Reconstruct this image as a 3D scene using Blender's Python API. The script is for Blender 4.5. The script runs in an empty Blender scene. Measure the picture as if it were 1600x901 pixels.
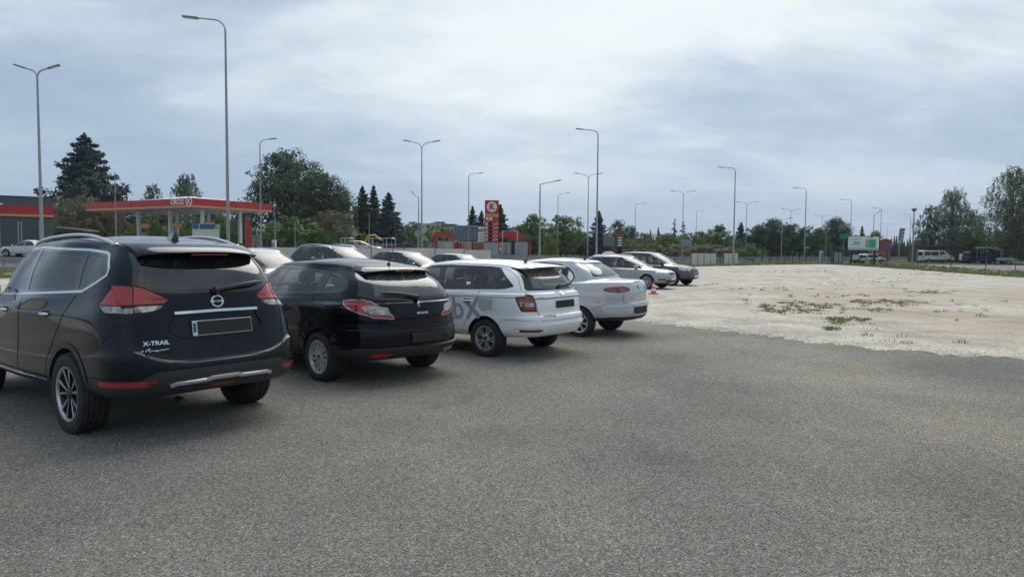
import bpy, bmesh, math, random
import numpy as np
from mathutils import Vector, Matrix
from mathutils.bvhtree import BVHTree

R = math.radians
scene = bpy.context.scene
COL = scene.collection

# ------------------------------------------------------------------ camera
F_PX, Y_HOR, CAM_H, ROLL = 1090.0, 391.9, 1.646, 0.0074
PITCH = math.atan((450.5 - Y_HOR) / F_PX)
cam_d = bpy.data.cameras.new('camera')
cam = bpy.data.objects.new('camera', cam_d)
COL.objects.link(cam)
cam_d.sensor_width = 36.0
cam_d.lens = 36.0 * F_PX / 1600.0
cam_d.clip_start = 0.05
cam_d.clip_end = 9000
_fw = Vector((0, math.cos(PITCH), -math.sin(PITCH)))
_up = Vector((0, math.sin(PITCH), math.cos(PITCH)))
_rt = Vector((1, 0, 0))
_r2 = _rt * math.cos(ROLL) + _up * math.sin(ROLL)
_u2 = -_rt * math.sin(ROLL) + _up * math.cos(ROLL)
cam.matrix_world = Matrix(((_r2.x, _u2.x, -_fw.x, 0), (_r2.y, _u2.y, -_fw.y, 0), (_r2.z, _u2.z, -_fw.z, CAM_H), (0, 0, 0, 1)))
scene.camera = cam
scene.render.resolution_x, scene.render.resolution_y = 1024, 576
scene.view_settings.view_transform = 'Standard'
scene.view_settings.look = 'None'
scene.view_settings.exposure = 0.56
scene.view_settings.gamma = 1.0
scene.view_settings.use_curve_mapping = False

# ------------------------------------------------------------------ sky: a veiled overcast over a Nishita sky
SUN_EL, SUN_AZ = R(52), R(12)          # azimuth measured clockwise from +Y (the view direction)
world = bpy.data.worlds.new('World')
scene.world = world
world.use_nodes = True
wn, wl = world.node_tree.nodes, world.node_tree.links
wn.clear()
def W(t, **k):
    n = wn.new(t)
    for a, b in k.items(): setattr(n, a, b)
    return n
wout = W('ShaderNodeOutputWorld'); bg = W('ShaderNodeBackground')
bg.inputs['Strength'].default_value = 0.10
sky = W('ShaderNodeTexSky', sky_type='NISHITA', sun_disc=False)
sky.sun_elevation = SUN_EL; sky.sun_rotation = SUN_AZ
sky.air_density = 1.0; sky.dust_density = 1.5
tc = W('ShaderNodeTexCoord'); sep = W('ShaderNodeSeparateXYZ')
wl.new(tc.outputs['Generated'], sep.inputs[0])
def wmath(op, a, b=None, c=None, clamp=False):
    n = W('ShaderNodeMath', operation=op, use_clamp=clamp)
    for i, v in enumerate((a, b, c)):
        if v is None: continue
        if isinstance(v, (int, float)): n.inputs[i].default_value = v
        else: wl.new(v, n.inputs[i])
    return n.outputs[0]
def wramp(v, pts, interp='B_SPLINE'):
    n = W('ShaderNodeValToRGB'); n.color_ramp.interpolation = interp
    e = n.color_ramp.elements
    while len(e) < len(pts): e.new(0.5)
    for i, (p, c) in enumerate(pts):
        e[i].position = p; e[i].color = (*c, 1) if len(c) == 3 else c
    wl.new(v, n.inputs[0]); return n.outputs['Color']
def wmix(f, a, b):
    n = W('ShaderNodeMix', data_type='RGBA')
    if isinstance(f, (int, float)): n.inputs[0].default_value = f
    else: wl.new(f, n.inputs[0])
    for i, v in ((6, a), (7, b)):
        if isinstance(v, tuple): n.inputs[i].default_value = (*v, 1)
        else: wl.new(v, n.inputs[i])
    return n.outputs[2]
zc = wmath('MAXIMUM', sep.outputs['Z'], 0.0)
den = wmath('ADD', zc, 0.27)
px_ = wmath('DIVIDE', sep.outputs['X'], den); py_ = wmath('DIVIDE', sep.outputs['Y'], den)
cmb = W('ShaderNodeCombineXYZ'); wl.new(px_, cmb.inputs[0]); wl.new(py_, cmb.inputs[1])
def wnoise(scale, detail, rough, stretch=(1, 1, 1), off=(0, 0, 0), dist=0.0, rot=0.0):
    mp = W('ShaderNodeMapping'); mp.inputs['Scale'].default_value = stretch; mp.inputs['Location'].default_value = off
    mp.inputs['Rotation'].default_value = (0, 0, rot)
    wl.new(cmb.outputs[0], mp.inputs[0])
    n = W('ShaderNodeTexNoise'); n.inputs['Scale'].default_value = scale; n.inputs['Detail'].default_value = detail
    n.inputs['Roughness'].default_value = rough; n.inputs['Distortion'].default_value = dist
    wl.new(mp.outputs[0], n.inputs['Vector']); return n.outputs['Fac']
n1 = wnoise(0.95, 7, 0.52, (0.85, 1.15, 1), (3.1, 0.4, 0), 0.25, R(-12))
n2 = wnoise(2.6, 8, 0.60, (0.8, 1.25, 1), (9.0, 4.0, 0), 0.5, R(10))
n3 = wnoise(7.0, 6, 0.62, (0.7, 1.4, 1), (1.0, 7.0, 0), 0.7, R(18))
nn = wmath('ADD', wmath('MULTIPLY_ADD', n1, 0.80, -0.10), wmath('ADD', wmath('MULTIPLY', n2, 0.28), wmath('MULTIPLY', n3, 0.12)))
# the veil is thinnest (brightest) towards the hidden sun
sd = Vector((math.sin(SUN_AZ) * math.cos(R(22)), math.cos(SUN_AZ) * math.cos(R(22)), math.sin(R(22))))
vd = W('ShaderNodeVectorMath', operation='DOT_PRODUCT'); wl.new(tc.outputs['Generated'], vd.inputs[0]); vd.inputs[1].default_value = sd
glow = W('ShaderNodeMapRange'); glow.interpolation_type = 'SMOOTHSTEP'
wl.new(vd.outputs['Value'], glow.inputs[0])
glow.inputs[1].default_value = 0.80; glow.inputs[2].default_value = 1.0; glow.inputs[3].default_value = 0.0; glow.inputs[4].default_value = 0.15
val = wmath('ADD', nn, glow.outputs[0])
cloud0 = wramp(val, [(0.39, (.242, .312, .405)), (0.475, (.288, .360, .448)), (0.55, (.355, .425, .494)), (0.62, (.465, .520, .560)), (0.72, (.625, .655, .655))])
_sc = W('ShaderNodeVectorMath', operation='SCALE'); wl.new(cloud0, _sc.inputs[0]); _sc.inputs['Scale'].default_value = 10.0
cloud = _sc.outputs[0]
hz = W('ShaderNodeMapRange'); hz.interpolation_type = 'SMOOTHSTEP'
wl.new(zc, hz.inputs[0]); hz.inputs[1].default_value = 0.0; hz.inputs[2].default_value = 0.22; hz.inputs[3].default_value = 0.88; hz.inputs[4].default_value = 0.0
hcol = wmix(n2, (2.0, 2.85, 4.15), (2.5, 3.3, 4.4))
c1 = wmix(hz.outputs[0], cloud, hcol)
c2 = wmix(0.90, sky.outputs[0], c1)
below = wmath('LESS_THAN', sep.outputs['Z'], -0.01)
c3 = wmix(below, c2, (1.6, 1.6, 1.5))
# the thin cloud round the hidden sun glares (above the top of the picture)
gs = Vector((math.sin(SUN_AZ) * math.cos(SUN_EL), math.cos(SUN_AZ) * math.cos(SUN_EL), math.sin(SUN_EL)))
gd = W('ShaderNodeVectorMath', operation='DOT_PRODUCT'); wl.new(tc.outputs['Generated'], gd.inputs[0]); gd.inputs[1].default_value = gs
gm = W('ShaderNodeMapRange'); gm.interpolation_type = 'SMOOTHSTEP'; wl.new(gd.outputs['Value'], gm.inputs[0])
gm.inputs[1].default_value = 0.80; gm.inputs[2].default_value = 1.0; gm.inputs[3].default_value = 0.0; gm.inputs[4].default_value = 1.0
gq = wmath('MULTIPLY', gm.outputs[0], gm.outputs[0])
gsc = W('ShaderNodeVectorMath', operation='SCALE'); gsc.inputs[0].default_value = (11, 10.5, 9.8); wl.new(gq, gsc.inputs['Scale'])
gad = W('ShaderNodeVectorMath', operation='ADD'); wl.new(c3, gad.inputs[0]); wl.new(gsc.outputs[0], gad.inputs[1])
wl.new(gad.outputs[0], bg.inputs['Color']); wl.new(bg.outputs[0], wout.inputs[0])

sun_d = bpy.data.lights.new('sun', 'SUN'); sun = bpy.data.objects.new('sun', sun_d); COL.objects.link(sun)
sun_d.energy = 1.5; sun_d.angle = R(58); sun_d.color = (1.0, 0.965, 0.91)
_sv = Vector((math.sin(SUN_AZ) * math.cos(SUN_EL), math.cos(SUN_AZ) * math.cos(SUN_EL), math.sin(SUN_EL)))
sun.rotation_euler = _sv.to_track_quat('Z', 'Y').to_euler()

# ------------------------------------------------------------------ terrain and placing helpers
def sst(t):
    t = max(0.0, min(1.0, t)); return t * t * (3 - 2 * t)
def gz(x, y):
    a = sst((y - 46) / 36.0) * (0.28 + 0.95 * sst((12 - x) / 34.0) + 0.4 * sst((-24 - x) / 22.0))
    return a + 0.17 * sst((-x - 1.5) / 5.0) * sst((y - 14.5) / 5.5)
def ray(px, py):
    a, b = px - 800, py - 450.5
    c, s = math.cos(ROLL), math.sin(ROLL)
    u, v = a * c + b * s, -a * s + b * c
    d = Vector((u / F_PX, 1, -v / F_PX)); cp, sp = math.cos(PITCH), math.sin(PITCH)
    return Vector((d.x, d.y * cp + d.z * sp, -d.y * sp + d.z * cp))
def gpt(px, py):
    """the point of the ground seen at a place of the photograph (used once, to measure where things stand)"""
    r = ray(px, py); t = 2.0
    while t < 900:
        p = Vector((0, 0, CAM_H)) + r * t
        if p.z < gz(p.x, p.y): return p
        t *= 1.002
    return p
def at(px, depth, py=392):
    r = ray(px, py); t = depth / r.y
    return Vector((r.x * t, depth, CAM_H + r.z * t))
def stand(px, depth):
    p = at(px, depth); return Vector((p.x, p.y, gz(p.x, p.y)))
def ztop(px, py, depth): return at(px, depth, py).z

# ------------------------------------------------------------------ object helpers
def tag(o, label=None, cat=None, group=None, kind=None):
    if label: o['label'] = label
    if cat: o['category'] = cat
    if group: o['group'] = group
    if kind: o['kind'] = kind
    return o
def empty(name, loc=(0, 0, 0), rz=0.0, label=None, cat=None, group=None):
    o = bpy.data.objects.new(name, None); COL.objects.link(o)
    o.location = loc; o.rotation_euler = (0, 0, rz); o.empty_display_size = 0.2
    return tag(o, label, cat, group)
def link_mesh(name, me, parent=None):
    o = bpy.data.objects.new(name, me); COL.objects.link(o)
    if parent is not None: o.parent = parent
    return o
def dup(root, parent=None):
    c = root.copy(); COL.objects.link(c); c.parent = parent
    for ch in root.children: dup(ch, c)
    return c

class MB:
    """collects simple shapes and links them as one mesh object"""
    def __init__(s): s.v = []; s.f = []; s.m = []; s.mats = []; s.cur = 0; s.ch = []
    def mat(s, m):
        if m not in s.mats: s.mats.append(m)
        s.cur = s.mats.index(m); return s
    def add(s, vs, fs):
        b = len(s.v); s.v += [tuple(v) for v in vs]; s.ch.append((b, len(s.f), len(s.v), len(s.f) + len(fs)))
        for f in fs: s.f.append(tuple(i + b for i in f)); s.m.append(s.cur)
        return s
    def box(s, c, d, rz=0.0, M=None, bev=0.0):
        hx, hy, hz_ = d[0] / 2, d[1] / 2, d[2] / 2
        if bev > 0:
            e = min(bev, hx * .9, hy * .9, hz_ * .9)
            vs = []
            for sx in (-1, 1):
                for sy in (-1, 1):
                    for sz in (-1, 1):
                        vs += [(sx * (hx - e), sy * (hy - e), sz * hz_), (sx * (hx - e), sy * hy, sz * (hz_ - e)), (sx * hx, sy * (hy - e), sz * (hz_ - e))]
            bm = bmesh.new()
            for v in vs: bm.verts.new(v)
            bmesh.ops.convex_hull(bm, input=bm.verts)
            bm.verts.index_update()
            vs = [v.co.copy() for v in bm.verts]; fs = [[v.index for v in f.verts] for f in bm.faces]; bm.free()
        else:
            vs = [Vector((sx * hx, sy * hy, sz * hz_)) for sx in (-1, 1) for sy in (-1, 1) for sz in (-1, 1)]
            fs = [(0, 1, 3, 2), (4, 6, 7, 5), (0, 4, 5, 1), (2, 3, 7, 6), (0, 2, 6, 4), (1, 5, 7, 3)]
        T = Matrix.Translation(c) @ (M.to_4x4() if M is not None else Matrix.Rotation(rz, 4, 'Z'))
        return s.add([T @ Vector(v) for v in vs], fs)
    def tube(s, pts, r, n=8, cap=True):
        pts = [Vector(p) for p in pts]; rs = r if isinstance(r, (list, tuple)) else [r] * len(pts)
        rings = []; ref = None
        for i, p in enumerate(pts):
            t = (pts[min(i + 1, len(pts) - 1)] - pts[max(i - 1, 0)]).normalized()
            if ref is None: ref = Vector((1, 0, 0)) if abs(t.x) < 0.9 else Vector((0, 1, 0))
            u = (ref - t * ref.dot(t)).normalized(); w = t.cross(u); ref = u
            rings.append([p + (u * math.cos(2 * math.pi * k / n) + w * math.sin(2 * math.pi * k / n)) * rs[i] for k in range(n)])
        vs = [v for rg in rings for v in rg]; fs = []
        for i in range(len(pts) - 1):
            for k in range(n):
                a, b = i * n + k, i * n + (k + 1) % n
                fs.append((a, b, b + n, a + n))
        if cap: fs.append(tuple(range(n - 1, -1, -1))); fs.append(tuple((len(pts) - 1) * n + k for k in range(n)))
        return s.add(vs, fs)
    def lathe(s, prof, n=32, axis='Z', c=(0, 0, 0), closed=False):
        """prof: (radius, height) pairs"""
        vs = []
        for k in range(n):
            a = 2 * math.pi * k / n
            for r, h in prof:
                x, y = r * math.cos(a), r * math.sin(a)
                v = (x, y, h) if axis == 'Z' else ((x, h, y) if axis == 'Y' else (h, x, y))
                vs.append(Vector(v) + Vector(c))
        m = len(prof); fs = []
        for k in range(n):
            for i in range(m if closed else m - 1):
                a, b = k * m + i, k * m + (i + 1) % m
                c_, d = ((k + 1) % n) * m + (i + 1) % m, ((k + 1) % n) * m + i
                fs.append((a, b, c_, d))
        return s.add(vs, fs)
    def prism(s, poly, a, b, axis='Y'):
        """poly in the plane across the axis, extruded from a to b"""
        def P(p, h): return (p[0], h, p[1]) if axis == 'Y' else ((p[0], p[1], h) if axis == 'Z' else (h, p[0], p[1]))
        n = len(poly); vs = [P(p, a) for p in poly] + [P(p, b) for p in poly]
        fs = [tuple(range(n)), tuple(range(2 * n - 1, n - 1, -1))] + [(i, (i + 1) % n, n + (i + 1) % n, n + i) for i in range(n)]
        return s.add(vs, fs)
    def build_each(s, name, parent=None):
        for (v0, f0, v1, f1) in s.ch:
            m = MB(); m.mats = s.mats; m.v = s.v[v0:v1]; m.f = [tuple(i - v0 for i in f) for f in s.f[f0:f1]]; m.m = s.m[f0:f1]; m.build(name, parent)
    def build(s, name, parent=None, smooth=False, angle=35, fix=True):
        me = bpy.data.meshes.new(name)
        me.from_pydata(s.v, [], s.f)
        for m in s.mats: me.materials.append(m)
        me.polygons.foreach_set('material_index', s.m)
        if fix:
            bm = bmesh.new(); bm.from_mesh(me); bmesh.ops.recalc_face_normals(bm, faces=bm.faces); bm.to_mesh(me); bm.free()
        if smooth:
            me.polygons.foreach_set('use_smooth', [True] * len(me.polygons))
            try: me.set_sharp_from_angle(angle=R(angle))
            except Exception: pass
        me.update()
        return link_mesh(name, me, parent)

# ------------------------------------------------------------------ materials
def pmat(name, col, rough=0.6, metal=0.0, coat=0.0, spec=0.5, trans=0.0, noise=None, bump=None, coat_r=0.03, emit=None):
    """noise=(scale, amount[, second colour]); bump=(scale, strength)"""
    m = bpy.data.materials.new(name); m.use_nodes = True
    nt = m.node_tree; b = nt.nodes['Principled BSDF']
    b.inputs['Base Color'].default_value = (*col, 1); b.inputs['Roughness'].default_value = rough
    b.inputs['Metallic'].default_value = metal; b.inputs['Coat Weight'].default_value = coat
    b.inputs['Coat Roughness'].default_value = coat_r
    b.inputs['Specular IOR Level'].default_value = spec
    b.inputs['Transmission Weight'].default_value = trans
    if emit: b.inputs['Emission Color'].default_value = (*emit[0], 1); b.inputs['Emission Strength'].default_value = emit[1]
    if noise or bump:
        co = nt.nodes.new('ShaderNodeTexCoord')
    if noise:
        n = nt.nodes.new('ShaderNodeTexNoise'); n.inputs['Scale'].default_value = noise[0]; n.inputs['Detail'].default_value = 6
        nt.links.new(co.outputs['Object'], n.inputs['Vector'])
        mr = nt.nodes.new('ShaderNodeMapRange'); nt.links.new(n.outputs['Fac'], mr.inputs[0])
        mr.inputs[1].default_value = 0.3; mr.inputs[2].default_value = 0.7
        mx = nt.nodes.new('ShaderNodeMix'); mx.data_type = 'RGBA'; nt.links.new(mr.outputs[0], mx.inputs[0])
        k = noise[1]
        mx.inputs[6].default_value = (*[c * (1 - k) for c in col], 1)
        mx.inputs[7].default_value = (*noise[2], 1) if len(noise) > 2 else (*[min(1, c * (1 + k)) for c in col], 1)
        nt.links.new(mx.outputs[2], b.inputs['Base Color'])
    if bump:
        n = nt.nodes.new('ShaderNodeTexNoise'); n.inputs['Scale'].default_value = bump[0]; n.inputs['Detail'].default_value = 4
        nt.links.new(co.outputs['Object'], n.inputs['Vector'])
        bp = nt.nodes.new('ShaderNodeBump'); bp.inputs['Strength'].default_value = bump[1]; bp.inputs['Distance'].default_value = 0.02
        nt.links.new(n.outputs['Fac'], bp.inputs['Height']); nt.links.new(bp.outputs[0], b.inputs['Normal'])
    return m
def paint(name, col, metal=0.0, rough=0.35, flake=0.0, dust=(0.25, 0.24, 0.22), dustk=0.10, coat=1.0):
    """car paint under a clear coat, with a thin film of road dust low down on the body"""
    m = pmat(name, col, rough, metal, coat, coat_r=0.04, spec=0.5 if max(col) > .08 else 0.03)
    m.node_tree.nodes['Principled BSDF'].inputs['Coat IOR'].default_value = 1.5 if max(col) > .03 else 1.34
    nt = m.node_tree; b = nt.nodes['Principled BSDF']
    co = nt.nodes.new('ShaderNodeTexCoord'); sp = nt.nodes.new('ShaderNodeSeparateXYZ'); nt.links.new(co.outputs['Object'], sp.inputs[0])
    mr = nt.nodes.new('ShaderNodeMapRange'); nt.links.new(sp.outputs['Z'], mr.inputs[0])
    mr.inputs[1].default_value = 1.1; mr.inputs[2].default_value = 0.2; mr.inputs[3].default_value = 0.0; mr.inputs[4].default_value = 1.0
    n = nt.nodes.new('ShaderNodeTexNoise'); n.inputs['Scale'].default_value = 5; n.inputs['Detail'].default_value = 7; n.inputs['Roughness'].default_value = 0.65
    nt.links.new(co.outputs['Object'], n.inputs['Vector'])
    mu = nt.nodes.new('ShaderNodeMath'); mu.operation = 'MULTIPLY'; nt.links.new(mr.outputs[0], mu.inputs[0]); nt.links.new(n.outputs['Fac'], mu.inputs[1])
    ad = nt.nodes.new('ShaderNodeMath'); ad.operation = 'MULTIPLY_ADD'; nt.links.new(mu.outputs[0], ad.inputs[0]); ad.inputs[1].default_value = dustk * 2; ad.inputs[2].default_value = dustk * 0.12
    mx = nt.nodes.new('ShaderNodeMix'); mx.data_type = 'RGBA'; nt.links.new(ad.outputs[0], mx.inputs[0])
    mx.inputs[6].default_value = (*col, 1); mx.inputs[7].default_value = (*dust, 1)
    nt.links.new(mx.outputs[2], b.inputs['Base Color'])
    cw = nt.nodes.new('ShaderNodeMapRange'); nt.links.new(ad.outputs[0], cw.inputs[0]); cw.inputs[1].default_value = 0; cw.inputs[2].default_value = 0.25
    cw.inputs[3].default_value = 0.02; cw.inputs[4].default_value = 0.07; nt.links.new(cw.outputs[0], b.inputs['Coat Roughness'])
    return m
def glass(name, tint, refl=1.0, dust_sheen=0.05):
    """a single pane: tinted see-through plus mirror reflection that grows with grazing angle, and a grey film: dust plus pale reflection painted in"""
    m = bpy.data.materials.new(name); m.use_nodes = True; nt = m.node_tree; nt.nodes.clear()
    out = nt.nodes.new('ShaderNodeOutputMaterial'); tr = nt.nodes.new('ShaderNodeBsdfTransparent'); tr.inputs[0].default_value = (*tint, 1)
    gl = nt.nodes.new('ShaderNodeBsdfGlossy'); gl.inputs['Roughness'].default_value = 0.045; gl.inputs[0].default_value = (1, 1, 1, 1)
    fr = nt.nodes.new('ShaderNodeFresnel'); fr.inputs[0].default_value = 1.0 + 0.62 * refl
    mx = nt.nodes.new('ShaderNodeMixShader'); nt.links.new(fr.outputs[0], mx.inputs[0]); nt.links.new(tr.outputs[0], mx.inputs[1]); nt.links.new(gl.outputs[0], mx.inputs[2])
    df = nt.nodes.new('ShaderNodeBsdfDiffuse'); df.inputs[0].default_value = (0.35, 0.36, 0.36, 1)
    m2 = nt.nodes.new('ShaderNodeMixShader'); m2.inputs[0].default_value = dust_sheen
    nt.links.new(mx.outputs[0], m2.inputs[1]); nt.links.new(df.outputs[0], m2.inputs[2]); nt.links.new(m2.outputs[0], out.inputs[0])
    return m

M = {}
M['tyre'] = pmat('tyre_rubber', (0.018, 0.018, 0.019), 0.82, noise=(18, 0.3, (0.035, 0.034, 0.032)))
M['alloy'] = pmat('alloy_silver', (0.55, 0.56, 0.58), 0.32, 0.85)
M['cap'] = pmat('wheel_trim_silver', (0.42, 0.43, 0.45), 0.42, 0.35)
M['dark_rim'] = pmat('rim_dark', (0.02, 0.021, 0.024), 0.4, 0.2)
M['brake'] = pmat('brake_steel', (0.12, 0.12, 0.12), 0.5, 0.7)
M['black_trim'] = pmat('black_plastic', (0.022, 0.023, 0.026), 0.55, noise=(9, 0.25))
M['grey_trim'] = pmat('weathered_plastic', (0.024, 0.026, 0.030), 0.5, noise=(9, 0.2))
M['gloss_black'] = pmat('gloss_black', (0.008, 0.008, 0.01), 0.12, coat=0.6)
M['gap'] = pmat('panel_gap', (0.004, 0.004, 0.005), 0.8)
M['under'] = pmat('underbody', (0.012, 0.012, 0.012), 0.9)
M['chrome'] = pmat('chrome', (0.72, 0.73, 0.75), 0.12, 1.0)
M['satin'] = pmat('satin_aluminium', (0.62, 0.64, 0.66), 0.3, 0.8)
M['letter'] = pmat('badge_letter', (0.75, 0.76, 0.78), 0.25, 0.6)
M['red_lamp'] = pmat('lamp_red', (0.36, 0.008, 0.010), 0.15, coat=0.7, noise=(14, 0.3, (0.42, 0.012, 0.012)))
M['dred_lamp'] = pmat('lamp_deep_red', (0.20, 0.008, 0.012), 0.15, coat=1.0, noise=(16, 0.3))
M['clear_lamp'] = pmat('lamp_clear', (0.30, 0.31, 0.31), 0.15, 0.35, coat=1.0, noise=(18, 0.45, (0.55, 0.54, 0.53)))
M['smoke_lamp'] = pmat('lamp_smoked', (0.10, 0.10, 0.11), 0.12, 0.3, coat=1.0, noise=(28, 0.8, (0.38, 0.36, 0.34)))
M['head_lamp'] = pmat('lamp_head', (0.42, 0.45, 0.48), 0.12, 0.5, coat=1.0, noise=(14, 0.7, (0.75, 0.77, 0.8)))
M['reflector'] = pmat('reflector_red', (0.36, 0.012, 0.014), 0.22, coat=0.8)
M['plate_white'] = pmat('plate_white', (0.62, 0.62, 0.60), 0.45)
M['plate_dark'] = pmat('plate_dark', (0.020, 0.017, 0.013), 0.75)
M['plate_blue'] = pmat('plate_blue', (0.015, 0.05, 0.30), 0.45)
M['lining'] = pmat('cabin_lining', (0.50, 0.50, 0.48), 0.85)
M['seat'] = pmat('seat_cloth', (0.075, 0.078, 0.085), 0.9, noise=(30, 0.2))
M['seat2'] = pmat('seat_cloth_grey', (0.17, 0.175, 0.18), 0.9, noise=(30, 0.2))
M['glass_dark'] = glass('privacy_glass', (0.10, 0.11, 0.125), 1.25, 0.035)
M['glass'] = glass('car_glass', (0.91, 0.97, 0.96), 0.95, 0.045)
M['glass_rear'] = glass('car_rear_glass', (0.90, 0.97, 0.96), 1.35, 0.20)  # film well above real dust, painting in the pale sky reflection
# ================================================================== cars
def pchip(Y, m):
    """Y: key rows (K, C, 3); m subdivisions between keys -> dense rows (shape-preserving cubic)"""
    K = len(Y); d = np.diff(Y, axis=0); s = np.zeros_like(Y)
    a, b = d[:-1], d[1:]; ok = a * b > 0
    s[1:-1] = np.where(ok, 2 * a * b / np.where(ok, a + b, 1), 0)
    s[0] = d[0]; s[-1] = d[-1]
    out = []
    for k in range(K - 1):
        for j in range(m):
            t = j / m; t2, t3 = t * t, t * t * t
            out.append((2 * t3 - 3 * t2 + 1) * Y[k] + (t3 - 2 * t2 + t) * s[k] + (-2 * t3 + 3 * t2) * Y[k + 1] + (t3 - t2) * s[k + 1])
    out.append(Y[-1]); return np.array(out)

NQ, NS = 16, 42
def loop_points(r):
    """one level of the body: half of a closed rounded outline, rear centre -> side -> front centre"""
    zr, zm, zf, xr, dr, wr, nr, wm, wf, df, nf, xf = r[:12]; cz = r[12] if len(r) > 12 else 0.0
    P = []
    for i in range(NQ):
        p = math.pi / 2 * i / NQ
        P.append((xr + dr * (1 - max(0, math.cos(p)) ** (2 / nr)), wr * max(0, math.sin(p)) ** (2 / nr)))
    xa, xb = xr + dr, xf - df
    for i in range(NS + 1):
        t = i / NS
        w = wr + (wm - wr) * sst(t / 0.5) if t < 0.5 else wm + (wf - wm) * sst((t - 0.5) / 0.5)
        P.append((xa + (xb - xa) * t, w))
    for i in range(NQ - 1, -1, -1):
        p = math.pi / 2 * i / NQ
        P.append((xf - df * (1 - max(0, math.cos(p)) ** (2 / nf)), wf * max(0, math.sin(p)) ** (2 / nf)))
    out = []
    for x, y in P:
        t = (x - xr) / (xf - xr)
        z = zr * (1 - t) * (1 - 2 * t) + 4 * zm * t * (1 - t) + zf * t * (2 * t - 1)
        if cz and x < xr + dr: z += cz * max(0.0, 1 - (abs(y) / (.80 * wr)) ** 4)
        out.append((x, y, z))
    return np.array(out)

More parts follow.
